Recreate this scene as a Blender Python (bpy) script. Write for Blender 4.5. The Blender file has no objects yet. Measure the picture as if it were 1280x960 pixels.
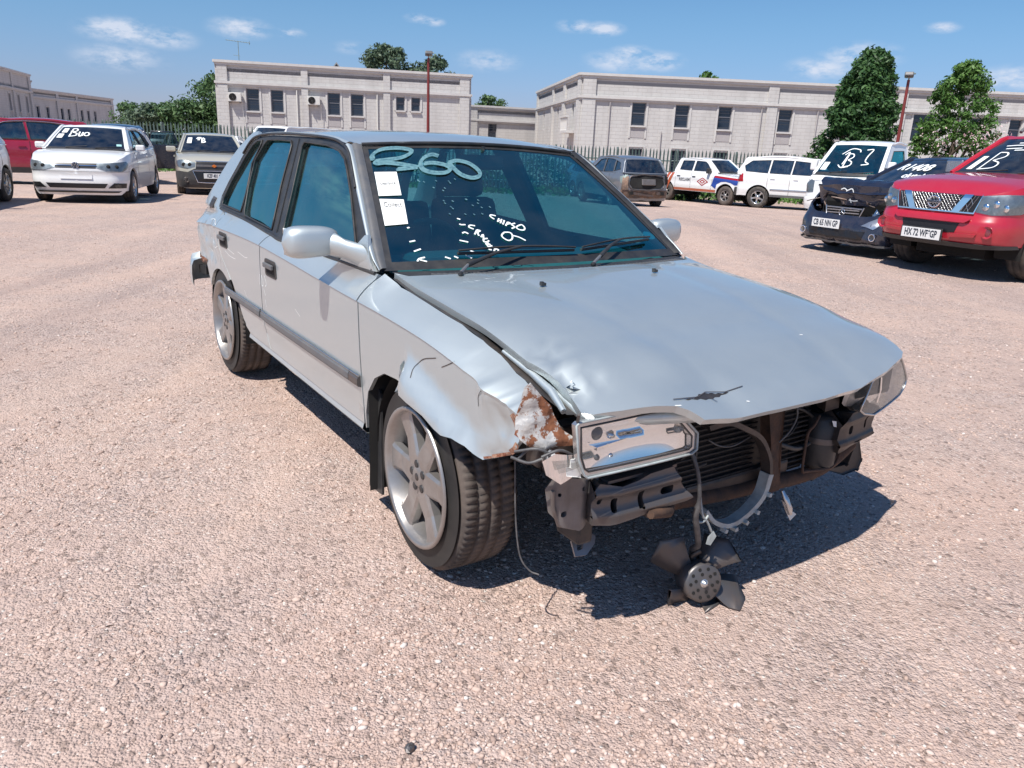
import bpy, math, random
import numpy as np
from mathutils import Vector, Matrix
from mathutils.geometry import delaunay_2d_cdt
S = bpy.context.scene
COL = S.collection
R = math.radians
random.seed(7); RNG = np.random.default_rng(11)

# ------------------------------------------------------------------ camera
CF, CH, CP, CR = 952.78, 1.2978, 0.29934, 0.04095
cam_d = bpy.data.cameras.new('camera'); cam = bpy.data.objects.new('camera', cam_d); COL.objects.link(cam)
cam_d.sensor_fit = 'HORIZONTAL'; cam_d.sensor_width = 36.0; cam_d.lens = CF / 1280 * 36.0
cam_d.clip_start = 0.05; cam_d.clip_end = 6000
_F = Vector((0, math.cos(CP), -math.sin(CP))); _R = Vector((1, 0, 0)); _U = _R.cross(_F)
_R2 = _R * math.cos(CR) + _U * math.sin(CR); _U2 = -_R * math.sin(CR) + _U * math.cos(CR)
M = Matrix((_R2, _U2, -_F)).transposed().to_4x4(); M.translation = (0, 0, CH); cam.matrix_world = M
S.camera = cam

# ------------------------------------------------------------------ world, sun, exposure
TOSUN = Vector((-.357, -.49, 1)).normalized()
S.view_settings.view_transform = 'Standard'; S.view_settings.look = 'None'
S.view_settings.exposure = 0.40; S.view_settings.gamma = 1.0
w = bpy.data.worlds.new('World'); S.world = w; w.use_nodes = True
nt = w.node_tree; nt.nodes.clear()
def N(nt, t, **k):
    n = nt.nodes.new(t)
    for a, b in k.items(): setattr(n, a, b)
    return n
def L(nt, a, b): nt.links.new(a, b)
out = N(nt, 'ShaderNodeOutputWorld'); bg = N(nt, 'ShaderNodeBackground'); sky = N(nt, 'ShaderNodeTexSky')
sky.sky_type = 'NISHITA'; sky.sun_disc = False
sky.sun_elevation = math.asin(TOSUN.z); sky.sun_rotation = math.atan2(TOSUN.x, TOSUN.y)
sky.altitude = 1500; sky.air_density = 1.3; sky.dust_density = .7; sky.ozone_density = 3.0
bg.inputs['Strength'].default_value = 0.105
# cumulus puffs: a few soft patches of direction, broken by noise
tc = N(nt, 'ShaderNodeTexCoord')
nz = N(nt, 'ShaderNodeTexNoise'); nz.inputs['Scale'].default_value = 34; nz.inputs['Detail'].default_value = 7; nz.inputs['Roughness'].default_value = .62
mp = N(nt, 'ShaderNodeMapping'); mp.inputs['Scale'].default_value = (1, 1, 2.4)
L(nt, tc.outputs['Generated'], mp.inputs['Vector']); L(nt, mp.outputs[0], nz.inputs['Vector'])
CLOUDS = [((-.438, .893, .105), .055, 1.0), ((-.399, .911, .101), .045, .8), ((-.324, .939, .118), .045, .9), ((-.272, .955, .117), .022, .9), ((-.112, .984, .139), .020, 1.0), ((-.128, .982, .142), .022, .7),
          ((.091, .986, .139), .032, 1.0), ((.058, .988, .141), .03, .8), ((.127, .985, .114), .035, 1.0), ((.155, .983, .106), .045, 1.0), ((.108, .988, .104), .05, .7), ((.372, .92, .113), .055, 1.0), ((.335, .935, .10), .05, .8),
          ((.44, .887, .14), .022, .9), ((-.442, .894, .078), .06, .7), ((.51, .858, .09), .05, .9), ((-.045, .994, .100), .05, .55), ((-.205, .973, .106), .03, .4), ((-.8, .55, .2), .15, .9), ((.8, .45, .25), .15, .9), ((-.3, -.8, .4), .25, .9), ((.5, -.7, .25), .22, .9), ((.95, -.1, .2), .2, .9), ((-.95, -.15, .2), .2, .9)]
acc = None
sq = N(nt, 'ShaderNodeVectorMath', operation='NORMALIZE'); L(nt, tc.outputs['Generated'], sq.inputs[0])
for c, rad, st in CLOUDS:
    c = Vector(c).normalized()
    sb = N(nt, 'ShaderNodeVectorMath', operation='SUBTRACT'); L(nt, sq.outputs[0], sb.inputs[0]); sb.inputs[1].default_value = c
    sc_ = N(nt, 'ShaderNodeVectorMath', operation='MULTIPLY'); L(nt, sb.outputs[0], sc_.inputs[0]); sc_.inputs[1].default_value = (1, 1, 3.0)
    ln = N(nt, 'ShaderNodeVectorMath', operation='LENGTH'); L(nt, sc_.outputs[0], ln.inputs[0])
    mr = N(nt, 'ShaderNodeMapRange', interpolation_type='SMOOTHSTEP'); L(nt, ln.outputs['Value'], mr.inputs[0])
    mr.inputs[1].default_value = 0; mr.inputs[2].default_value = rad; mr.inputs[3].default_value = st; mr.inputs[4].default_value = 0
    if acc is None: acc = mr.outputs[0]
    else:
        mx = N(nt, 'ShaderNodeMath', operation='MAXIMUM'); L(nt, acc, mx.inputs[0]); L(nt, mr.outputs[0], mx.inputs[1]); acc = mx.outputs[0]
r1 = N(nt, 'ShaderNodeMapRange'); L(nt, nz.outputs['Fac'], r1.inputs[0]); r1.inputs[1].default_value = .36; r1.inputs[2].default_value = .62; r1.inputs[3].default_value = -.1; r1.inputs[4].default_value = 1.5
mu = N(nt, 'ShaderNodeMath', operation='MULTIPLY', use_clamp=True); L(nt, acc, mu.inputs[0]); L(nt, r1.outputs[0], mu.inputs[1])
cm = N(nt, 'ShaderNodeMath', operation='MULTIPLY', use_clamp=True); L(nt, mu.outputs[0], cm.inputs[0]); cm.inputs[1].default_value = .75
hs = N(nt, 'ShaderNodeHueSaturation'); hs.inputs['Saturation'].default_value = 1.10; hs.inputs['Hue'].default_value = .496; L(nt, sky.outputs[0], hs.inputs['Color'])
mix = N(nt, 'ShaderNodeMix', data_type='RGBA'); L(nt, cm.outputs[0], mix.inputs[0]); tn = N(nt, 'ShaderNodeMix', data_type='RGBA', blend_type='MULTIPLY'); tn.inputs[0].default_value = 1; L(nt, hs.outputs[0], tn.inputs[6]); sz_ = N(nt, 'ShaderNodeSeparateXYZ'); L(nt, tc.outputs['Generated'], sz_.inputs[0]); hz_ = N(nt, 'ShaderNodeMapRange', interpolation_type='SMOOTHSTEP'); L(nt, sz_.outputs['Z'], hz_.inputs[0]); hz_.inputs[1].default_value = .0; hz_.inputs[2].default_value = .17; hz_.inputs[3].default_value = 1; hz_.inputs[4].default_value = 0
hc = N(nt, 'ShaderNodeMix', data_type='RGBA'); L(nt, hz_.outputs[0], hc.inputs[0]); hc.inputs[6].default_value = (.54, .66, .80, 1); hc.inputs[7].default_value = (.44, .47, .78, 1); L(nt, hc.outputs[2], tn.inputs[7]); L(nt, tn.outputs[2], mix.inputs[6]); mix.inputs[7].default_value = (5.6, 5.9, 6.7, 1)
L(nt, mix.outputs[2], bg.inputs['Color']); L(nt, bg.outputs[0], out.inputs[0])

sd = bpy.data.lights.new('sun', 'SUN'); sd.energy = 4.6; sd.angle = R(.53); sd.color = (1, .955, .89)
so = bpy.data.objects.new('sun', sd); COL.objects.link(so); so.rotation_euler = (-TOSUN).to_track_quat('-Z', 'Y').to_euler(); so.location = (0, 0, 30)

# ------------------------------------------------------------------ materials
def mat(name, col, rough=.5, metal=0., coat=0., noise=None, bump=None, spec=.5, trans=0., nscale2=None, flake=False):
    """noise=(scale, amount, colour2) mottles the colour; bump=(scale, strength, distance)"""
    m = bpy.data.materials.new(name); m.use_nodes = True; t = m.node_tree; b = t.nodes['Principled BSDF']
    b.inputs['Base Color'].default_value = (*col, 1); b.inputs['Roughness'].default_value = rough; b.inputs['Metallic'].default_value = metal
    b.inputs['Specular IOR Level'].default_value = spec
    if coat: b.inputs['Coat Weight'].default_value = coat; b.inputs['Coat Roughness'].default_value = .04
    if trans: b.inputs['Transmission Weight'].default_value = trans
    tcn = None
    if noise or bump:
        tcn = N(t, 'ShaderNodeTexCoord')
    if noise:
        n = N(t, 'ShaderNodeTexNoise'); n.inputs['Scale'].default_value = noise[0]; n.inputs['Detail'].default_value = 6; n.inputs['Roughness'].default_value = .65
        L(t, tcn.outputs['Object'], n.inputs['Vector'])
        rr = N(t, 'ShaderNodeMapRange'); L(t, n.outputs['Fac'], rr.inputs[0]); rr.inputs[1].default_value = .5 - .5 * noise[3] if len(noise) > 3 else .35; rr.inputs[2].default_value = .7; rr.inputs[3].default_value = 0; rr.inputs[4].default_value = noise[1]
        x = N(t, 'ShaderNodeMix', data_type='RGBA'); L(t, rr.outputs[0], x.inputs[0]); x.inputs[6].default_value = (*col, 1); x.inputs[7].default_value = (*noise[2], 1)
        L(t, x.outputs[2], b.inputs['Base Color'])
        r2 = N(t, 'ShaderNodeMapRange'); L(t, n.outputs['Fac'], r2.inputs[0]); r2.inputs[3].default_value = rough * .8; r2.inputs[4].default_value = min(1, rough * 1.25)
        L(t, r2.outputs[0], b.inputs['Roughness'])
    if bump:
        n = N(t, 'ShaderNodeTexNoise'); n.inputs['Scale'].default_value = bump[0]; n.inputs['Detail'].default_value = 5
        L(t, tcn.outputs['Object'], n.inputs['Vector'])
        bp = N(t, 'ShaderNodeBump'); bp.inputs['Strength'].default_value = bump[1]; bp.inputs['Distance'].default_value = bump[2]
        L(t, n.outputs['Fac'], bp.inputs['Height']); L(t, bp.outputs[0], b.inputs['Normal'])
    return m

def paint(name, col, metal=.0, rough=.35, dirt=.25, dcol=(.30, .24, .19)):
    """car paint: clear coat over base, road dust gathering low on the body and a fine orange peel"""
    m = bpy.data.materials.new(name); m.use_nodes = True; t = m.node_tree; b = t.nodes['Principled BSDF']
    b.inputs['Metallic'].default_value = metal; b.inputs['Roughness'].default_value = rough
    b.inputs['Coat Weight'].default_value = .9; b.inputs['Coat Roughness'].default_value = .05
    tcn = N(t, 'ShaderNodeTexCoord'); sp = N(t, 'ShaderNodeSeparateXYZ'); L(t, tcn.outputs['Object'], sp.inputs[0])
    low = N(t, 'ShaderNodeMapRange'); L(t, sp.outputs['Z'], low.inputs[0]); low.inputs[1].default_value = .15; low.inputs[2].default_value = .75; low.inputs[3].default_value = 1; low.inputs[4].default_value = .25
    n = N(t, 'ShaderNodeTexNoise'); n.inputs['Scale'].default_value = 5; n.inputs['Detail'].default_value = 9; n.inputs['Roughness'].default_value = .7; L(t, tcn.outputs['Object'], n.inputs['Vector'])
    nr = N(t, 'ShaderNodeMapRange'); L(t, n.outputs['Fac'], nr.inputs[0]); nr.inputs[1].default_value = .35; nr.inputs[2].default_value = .75
    mm = N(t, 'ShaderNodeMath', operation='MULTIPLY'); L(t, low.outputs[0], mm.inputs[0]); L(t, nr.outputs[0], mm.inputs[1])
    m2 = N(t, 'ShaderNodeMath', operation='MULTIPLY', use_clamp=True); L(t, mm.outputs[0], m2.inputs[0]); m2.inputs[1].default_value = dirt * 2
    x = N(t, 'ShaderNodeMix', data_type='RGBA'); L(t, m2.outputs[0], x.inputs[0]); x.inputs[6].default_value = (*col, 1); x.inputs[7].default_value = (*dcol, 1)
    L(t, x.outputs[2], b.inputs['Base Color'])
    rr = N(t, 'ShaderNodeMapRange'); L(t, m2.outputs[0], rr.inputs[0]); rr.inputs[3].default_value = rough; rr.inputs[4].default_value = .75; L(t, rr.outputs[0], b.inputs['Roughness'])
    cr_ = N(t, 'ShaderNodeMapRange'); L(t, m2.outputs[0], cr_.inputs[0]); cr_.inputs[3].default_value = .9; cr_.inputs[4].default_value = .2; L(t, cr_.outputs[0], b.inputs['Coat Weight'])
    if metal:
        mt = N(t, 'ShaderNodeMapRange'); L(t, m2.outputs[0], mt.inputs[0]); mt.inputs[3].default_value = metal; mt.inputs[4].default_value = .1; L(t, mt.outputs[0], b.inputs['Metallic'])
    return m

def glassmat(name, tint, refl=(.95, 1, 1), rough=.01, dust=.05, f0=.11):
    """thin sheet glass: tinted see-through plus a mirror layer growing at grazing angles, with a film of dust"""
    m = bpy.data.materials.new(name); m.use_nodes = True; t = m.node_tree; t.nodes.clear()
    o = N(t, 'ShaderNodeOutputMaterial'); tr = N(t, 'ShaderNodeBsdfTransparent'); tr.inputs[0].default_value = (*tint, 1)
    gl = N(t, 'ShaderNodeBsdfGlossy'); gl.inputs['Color'].default_value = (*refl, 1); gl.inputs['Roughness'].default_value = rough
    ge = N(t, 'ShaderNodeNewGeometry'); dt = N(t, 'ShaderNodeVectorMath', operation='DOT_PRODUCT'); L(t, ge.outputs['Normal'], dt.inputs[0]); L(t, ge.outputs['Incoming'], dt.inputs[1])
    ab = N(t, 'ShaderNodeMath', operation='ABSOLUTE'); L(t, dt.outputs['Value'], ab.inputs[0]); om = N(t, 'ShaderNodeMath', operation='SUBTRACT', use_clamp=True); om.inputs[0].default_value = 1; L(t, ab.outputs[0], om.inputs[1])
    pw = N(t, 'ShaderNodeMath', operation='POWER'); L(t, om.outputs[0], pw.inputs[0]); pw.inputs[1].default_value = 4.0
    fr = N(t, 'ShaderNodeMapRange'); L(t, pw.outputs[0], fr.inputs[0]); fr.inputs[3].default_value = f0; fr.inputs[4].default_value = .95
    mx = N(t, 'ShaderNodeMixShader'); L(t, fr.outputs[0], mx.inputs[0]); L(t, tr.outputs[0], mx.inputs[1]); L(t, gl.outputs[0], mx.inputs[2])
    df = N(t, 'ShaderNodeBsdfDiffuse'); df.inputs[0].default_value = (.36, .34, .31, 1)
    tcn = N(t, 'ShaderNodeTexCoord'); n = N(t, 'ShaderNodeTexNoise'); n.inputs['Scale'].default_value = 6; n.inputs['Detail'].default_value = 8; L(t, tcn.outputs['Object'], n.inputs['Vector'])
    r_ = N(t, 'ShaderNodeMapRange'); L(t, n.outputs['Fac'], r_.inputs[0]); r_.inputs[1].default_value = .3; r_.inputs[2].default_value = .8; r_.inputs[4].default_value = dust * 2
    m2 = N(t, 'ShaderNodeMixShader'); L(t, r_.outputs[0], m2.inputs[0]); L(t, mx.outputs[0], m2.inputs[1]); L(t, df.outputs[0], m2.inputs[2])
    L(t, m2.outputs[0], o.inputs[0]); return m

MT = {}
MT['silver'] = paint('silver_paint', (.575, .63, .635), metal=.80, rough=.52, dirt=.15, dcol=(.44, .405, .375))
MT['black_trim'] = mat('black_trim', (.022, .023, .026), .45, noise=(14, .5, (.075, .068, .06)))
MT['grey_trim'] = mat('grey_trim', (.10, .105, .115), .5, noise=(18, .6, (.17, .155, .14)))
MT['rubber'] = mat('rubber', (.028, .027, .027), .7, noise=(9, .75, (.13, .105, .085)), bump=(120, .3, .002))
MT['tread'] = mat('tread_rubber', (.05, .045, .043), .85, noise=(7, .8, (.17, .13, .105)), bump=(150, .4, .002))
MT['alloy'] = mat('alloy', (.42, .41, .40), .38, .75, noise=(8, .6, (.24, .20, .17)))
MT['alloy_bright'] = mat('alloy_bright', (.62, .62, .62), .25, .85, noise=(9, .35, (.4, .36, .32)))
MT['cast'] = mat('dull_casting', (.22, .205, .20), .5, .5, noise=(12, .7, (.14, .11, .09)), bump=(22, .3, .004))
MT['brake'] = mat('brake_metal', (.16, .14, .13), .5, .7, noise=(20, .7, (.16, .08, .05)))
MT['glass'] = glassmat('tinted_glass', (.10, .42, .52), (.25, 1., .95), f0=.25, dust=.02)
MT['glass_side'] = glassmat('side_glass', (.08, .28, .36), (.34, .9, .92), f0=.28, dust=.03)
MT['glass_clear'] = glassmat('clear_side_glass', (.78, .82, .80), (.5, .85, .9), f0=.10)
MT['glass_dark'] = glassmat('dark_glass', (.10, .19, .24), (.6, .9, 1.), f0=.16)
MT['clear'] = glassmat('clear_plastic', (.97, .98, .98), dust=.05, f0=.05)
MT['hazy'] = glassmat('hazed_plastic', (.82, .84, .84), dust=.30, rough=.08, f0=.12)
MT['chrome'] = mat('chrome', (.93, .94, .95), .06, 1.)
MT['chrome_dull'] = mat('dull_chrome', (.6, .61, .62), .28, 1., noise=(30, .4, (.35, .33, .3)))
MT['dark_metal'] = mat('dark_metal', (.045, .045, .048), .42, .5, noise=(14, .6, (.16, .12, .095)), bump=(30, .15, .004))
MT['grey_steel'] = mat('grey_steel', (.115, .115, .12), .42, .55, noise=(10, .7, (.17, .125, .10)), bump=(26, .2, .004))
MT['rust'] = mat('rust', (.17, .045, .018), .9, noise=(60, 1., (.42, .27, .19), .2), bump=(90, .8, .006))
def torn(name):
    m = paint(name, (.52, .50, .47), metal=.3, rough=.5, dirt=.3); t = m.node_tree; b = t.nodes['Principled BSDF']
    tcn = N(t, 'ShaderNodeTexCoord'); n = N(t, 'ShaderNodeTexNoise'); n.inputs['Scale'].default_value = 17; n.inputs['Detail'].default_value = 9; n.inputs['Roughness'].default_value = .72; L(t, tcn.outputs['Object'], n.inputs['Vector'])
    n2 = N(t, 'ShaderNodeTexNoise'); n2.inputs['Scale'].default_value = 70; n2.inputs['Detail'].default_value = 5; L(t, tcn.outputs['Object'], n2.inputs['Vector'])
    mk = N(t, 'ShaderNodeMapRange'); L(t, n.outputs['Fac'], mk.inputs[0]); mk.inputs[1].default_value = .50; mk.inputs[2].default_value = .53
    rc = N(t, 'ShaderNodeMix', data_type='RGBA'); L(t, n2.outputs['Fac'], rc.inputs[0]); rc.inputs[6].default_value = (.06, .018, .010, 1); rc.inputs[7].default_value = (.33, .13, .06, 1)
    src = b.inputs['Base Color'].links[0].from_socket; x = N(t, 'ShaderNodeMix', data_type='RGBA'); L(t, mk.outputs[0], x.inputs[0]); L(t, src, x.inputs[6]); L(t, rc.outputs[2], x.inputs[7]); L(t, x.outputs[2], b.inputs['Base Color'])
    for nm, v in (('Metallic', 0), ('Roughness', .9), ('Coat Weight', 0)):
        q = b.inputs[nm].links[0].from_socket; mm = N(t, 'ShaderNodeMix'); L(t, mk.outputs[0], mm.inputs[0]); L(t, q, mm.inputs[2]); mm.inputs[3].default_value = v; L(t, mm.outputs[0], b.inputs[nm])
    bp = N(t, 'ShaderNodeBump'); bp.inputs['Strength'].default_value = .8; bp.inputs['Distance'].default_value = .004; L(t, n2.outputs['Fac'], bp.inputs['Height']); L(t, bp.outputs[0], b.inputs['Normal'])
    return m
MT['torn'] = torn('rusting_torn_paint')
MT['rust_dark'] = mat('rusty_steel', (.045, .03, .024), .8, .2, noise=(22, .8, (.15, .08, .05)), bump=(60, .5, .005))
MT['interior'] = mat('interior_cloth', (.075, .085, .09), .9, noise=(20, .5, (.12, .13, .13)), bump=(200, .3, .002))
MT['dash'] = mat('dashboard', (.24, .30, .27), .7, noise=(8, .5, (.20, .20, .18)))
MT['dark'] = mat('underbody', (.008, .008, .008), .9, noise=(9, .6, (.022, .019, .017)))
MT['sidewall'] = mat('shaded_sidewall_rubber', (.014, .014, .014), .6, noise=(11, .5, (.05, .043, .037)))  # black rubber, painted darker still for the shadowed ring beside the rim
MT['white_p'] = mat('white_plastic', (.74, .74, .72), .5)
MT['paper'] = mat('paper', (.83, .83, .80), .7)
MT['ink'] = mat('ink', (.03, .03, .03), .7)
MT['marker'] = mat('white_marker', (.80, .83, .82), .8)
MT['smear'] = mat('marker_smear', (.12, .25, .28), .8, noise=(60, 1., (.03, .10, .14), .1))
MT['condenser'] = mat('condenser_fins', (.03, .031, .034), .5, .6, noise=(40, .6, (.10, .085, .07)))
MT['hose'] = mat('cable', (.05, .05, .055), .5, noise=(30, .5, (.22, .21, .2)))
MT['pale_strip'] = mat('pale_plastic', (.42, .47, .47), .45, noise=(25, .6, (.16, .15, .14)))
MT['amber'] = mat('amber_lens', (.6, .16, .02), .15, spec=.7)
MT['red_lens'] = mat('red_lens', (.35, .012, .015), .12, spec=.7)
MT['plate'] = mat('plate_white', (.72, .73, .72), .4, noise=(30, .3, (.45, .43, .4)))
MT['plate_ink'] = mat('plate_ink', (.02, .03, .05), .5)
MT['blue_disc'] = mat('disc_paper', (.35, .62, .62), .6)
MT['yellow_tag'] = mat('yellow_tag', (.45, .42, .22), .7)

# ------------------------------------------------------------------ geometry helpers
def lin(tab, x):
    if x <= tab[0][0]: return tab[0][1]
    for (a, p), (b, q) in zip(tab, tab[1:]):
        if x <= b: return p + (q - p) * (x - a) / (b - a)
    return tab[-1][1]
def ss(t):
    t = min(1., max(0., t)); return t * t * (3 - 2 * t)
def sm(tab, x):
    """Catmull-Rom through a table"""
    n = len(tab)
    if x <= tab[0][0]: return tab[0][1]
    if x >= tab[-1][0]: return tab[-1][1]
    for i in range(n - 1):
        if x <= tab[i + 1][0]: break
    x0, y0 = tab[i]; x1, y1 = tab[i + 1]
    m0 = (y1 - tab[i - 1][1]) / (x1 - tab[i - 1][0]) if i > 0 else (y1 - y0) / (x1 - x0)
    m1 = (tab[i + 2][1] - y0) / (tab[i + 2][0] - x0) if i < n - 2 else (y1 - y0) / (x1 - x0)
    h = x1 - x0; t = (x - x0) / h
    return (2 * t**3 - 3 * t**2 + 1) * y0 + (t**3 - 2 * t**2 + t) * h * m0 + (-2 * t**3 + 3 * t**2) * y1 + (t**3 - t**2) * h * m1
def cr(P, n=8, closed=False):
    out = []; m = len(P); rng = range(m if closed else m - 1)
    for i in rng:
        p1 = np.array(P[i], float); p2 = np.array(P[(i + 1) % m], float)
        p0 = np.array(P[(i - 1) % m], float) if (closed or i > 0) else 2 * p1 - p2
        p3 = np.array(P[(i + 2) % m], float) if (closed or i < m - 2) else 2 * p2 - p1
        for k in range(n):
            t = k / n
            out.append(tuple(.5 * ((2 * p1) + (-p0 + p2) * t + (2 * p0 - 5 * p1 + 4 * p2 - p3) * t * t + (-p0 + 3 * p1 - 3 * p2 + p3) * t**3)))
    if not closed: out.append(tuple(P[-1]))
    return out
def arc(cx, cz, r, a0, a1, n=16, rz=None):
    rz = rz or r
    return [(cx + r * math.cos(R(a0 + (a1 - a0) * i / n)), cz + rz * math.sin(R(a0 + (a1 - a0) * i / n))) for i in range(n + 1)]
def rrect(cx, cy, w, h, r, n=4):
    r = min(r, w / 2 - 1e-4, h / 2 - 1e-4); o = []
    for sx, sy, a in ((1, -1, -90), (1, 1, 0), (-1, 1, 90), (-1, -1, 180)):
        o += arc(cx + sx * (w / 2 - r), cy + sy * (h / 2 - r), r, a, a + 90, n)
    return o
def pip(P, X, Y):
    c = np.zeros(X.shape, bool); n = len(P)
    for i in range(n):
        x1, y1 = P[i]; x2, y2 = P[i - 1]
        if y1 == y2: continue
        c ^= ((y1 > Y) != (y2 > Y)) & (X < (x2 - x1) * (Y - y1) / (y2 - y1) + x1)
    return c
def dens(P, step):
    o = []
    for i in range(len(P)):
        a = P[i]; b = P[(i + 1) % len(P)]; d = math.dist(a, b)
        if d < 1e-6: continue
        k = max(1, int(math.ceil(d / step)))
        o += [(a[0] + (b[0] - a[0]) * j / k, a[1] + (b[1] - a[1]) * j / k) for j in range(k)]
    return o

class MB:
    def __init__(s): s.v = []; s.f = []; s.n = []; s.sm = []
    def add(s, V, F, smooth=False, nrm=None):
        o = len(s.v); s.v += [tuple(map(float, v)) for v in V]
        for f in F:
            s.f.append(tuple(i + o for i in f)); s.sm.append(smooth)
            s.n.append([nrm[i] for i in f] if nrm is not None else None)
        return s
    def box(s, c, d, rot=None, taper=1.):
        V = []
        for k in (-1, 1):
            tp = taper if k > 0 else 1
            for a, b in ((-1, -1), (1, -1), (1, 1), (-1, 1)): V.append(Vector((a * d[0] / 2 * tp, b * d[1] / 2 * tp, k * d[2] / 2)))
        if rot is not None:
            from mathutils import Euler
            q = Euler(rot).to_matrix(); V = [q @ v for v in V]
        V = [v + Vector(c) for v in V]
        return s.add(V, [(3, 2, 1, 0), (4, 5, 6, 7), (0, 1, 5, 4), (1, 2, 6, 5), (2, 3, 7, 6), (3, 0, 4, 7)])
    def prism(s, P, a, b, f):
        """P 2-D outline; f(u,v,w)->xyz; from w=a to w=b; triangulated caps"""
        n = len(P); V = [f(p[0], p[1], a) for p in P] + [f(p[0], p[1], b) for p in P]
        r = delaunay_2d_cdt([Vector(p) for p in P], [], [list(range(n))], 1, 1e-7)
        F = []
        if len(r[0]) == n:
            for t in r[2]: F.append(tuple(t)); F.append(tuple(n + i for i in reversed(t)))
        F += [(i, i + n, (i + 1) % n + n, (i + 1) % n) for i in range(n)]
        return s.add(V, F)
    def tube(s, P, r, seg=8, cap=True, closed=False):
        P = [Vector(p) for p in P]; n = len(P); rr = r if isinstance(r, (list, tuple)) else [r] * n
        V = []; F = []; up = Vector((0, 0, 1)); prev = None
        for i in range(n):
            t = (P[(i + 1) % n] - P[i - 1]) if closed else (P[min(i + 1, n - 1)] - P[max(i - 1, 0)])
            t = t.normalized() if t.length > 1e-9 else Vector((0, 0, 1))
            if prev is None:
                a = t.cross(up); a = a if a.length > 1e-3 else t.cross(Vector((1, 0, 0)))
            else: a = prev - t * prev.dot(t); a = a if a.length > 1e-6 else t.orthogonal()
            a.normalize(); prev = a; b = t.cross(a)
            V += [P[i] + (a * math.cos(2 * math.pi * k / seg) + b * math.sin(2 * math.pi * k / seg)) * rr[i] for k in range(seg)]
        for i in range(n if closed else n - 1):
            j = (i + 1) % n
            F += [(i * seg + k, i * seg + (k + 1) % seg, j * seg + (k + 1) % seg, j * seg + k) for k in range(seg)]
        s.add(V, F, True)
        if cap and not closed:
            s.add([V[k] for k in range(seg)] + [V[(n - 1) * seg + k] for k in range(seg)], [tuple(range(seg))[::-1], tuple(range(seg, 2 * seg))])
        return s
    def lathe(s, prof, seg=32, f=lambda a, r, h: (r * math.cos(a), r * math.sin(a), h), smooth=True, closed=False):
        n = len(prof); V = []; F = []
        for i in range(seg):
            a = 2 * math.pi * i / seg
            V += [f(a, r, h) for r, h in prof]
        for i in range(seg):
            j = (i + 1) % seg
            for k in range(n if closed else n - 1):
                l = (k + 1) % n
                F.append((i * n + k, j * n + k, j * n + l, i * n + l))
        return s.add(V, F, smooth)
    def sheet(s, poly, lift, step=.05, holes=(), skirt=0., centre=(1.3, 0, .5), off=0., back=False, amp=None):
        loops = [dens(poly, step)] + [dens(h, step) for h in holes]
        pts = []; edges = []
        for lp in loops:
            o = len(pts); pts += lp; edges += [(o + i, o + (i + 1) % len(lp)) for i in range(len(lp))]
        nb = len(pts); A = np.array(loops[0])
        x0, y0 = A.min(0); x1, y1 = A.max(0)
        gx, gy = np.meshgrid(np.arange(x0 + step * .5, x1, step), np.arange(y0 + step * .5, y1, step))
        X = gx.ravel(); Y = gy.ravel(); ok = pip(loops[0], X, Y)
        for h in loops[1:]: ok &= ~pip(h, X, Y)
        X = X[ok]; Y = Y[ok]
        if len(X):
            B = np.array(pts); keep = np.ones(len(X), bool)
            for i in range(0, len(X), 500):
                d = np.hypot(X[i:i + 500, None] - B[None, :, 0], Y[i:i + 500, None] - B[None, :, 1]).min(1); keep[i:i + 500] = d > step * .45
            X = X[keep]; Y = Y[keep]
        pts2 = pts + list(zip(X.tolist(), Y.tolist()))
        r = delaunay_2d_cdt([Vector(p) for p in pts2], edges, [], 0, 1e-6)
        V2 = [tuple(p) for p in r[0]]; T = [tuple(t) for t in r[2]]
        c = np.array([[(V2[a][0] + V2[b][0] + V2[d][0]) / 3, (V2[a][1] + V2[b][1] + V2[d][1]) / 3] for a, b, d in T])
        ok = pip(loops[0], c[:, 0], c[:, 1])
        for h in loops[1:]: ok &= ~pip(h, c[:, 0], c[:, 1])
        T = [t for t, k in zip(T, ok) if k]
        used = sorted({i for t in T for i in t}); re_ = {u: i for i, u in enumerate(used)}
        C0 = Vector(centre); P3 = []; NN = []; e = 2e-3
        for u in used:
            x, y = V2[u]; p = Vector(lift(x, y)); du = Vector(lift(x + e, y)) - Vector(lift(x - e, y)); dv = Vector(lift(x, y + e)) - Vector(lift(x, y - e))
            n = du.cross(dv); n = n.normalized() if n.length > 1e-12 else Vector((0, 0, 1))
            if n.dot(p - C0) < 0: n = -n
            P3.append(p + n * off); NN.append(n)
        F = []
        for t in T:
            a, b, d = (re_[i] for i in t)
            fn = (P3[b] - P3[a]).cross(P3[d] - P3[a])
            F.append((a, b, d) if fn.dot(NN[a] + NN[b] + NN[d]) > 0 else (a, d, b))
        s.add(P3, F, True, [tuple(n) for n in NN])
        if skirt:
            cnt = {}
            for f in F:
                for i in range(3):
                    a, b = f[i], f[(i + 1) % 3]; k = (min(a, b), max(a, b)); cnt.setdefault(k, []).append((a, b))
            V = []; G = []
            for k, l in cnt.items():
                if len(l) == 1:
                    a, b = l[0]; o = len(V); V += [P3[a], P3[b], P3[b] - NN[b] * skirt, P3[a] - NN[a] * skirt]; G.append((o + 3, o + 2, o + 1, o))
            s.add(V, G, False)
        if back: s.add([p - n * (skirt or .003) for p, n in zip(P3, NN)], [tuple(reversed(f)) for f in F], True, [tuple(-n) for n in NN])
        return s
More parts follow.
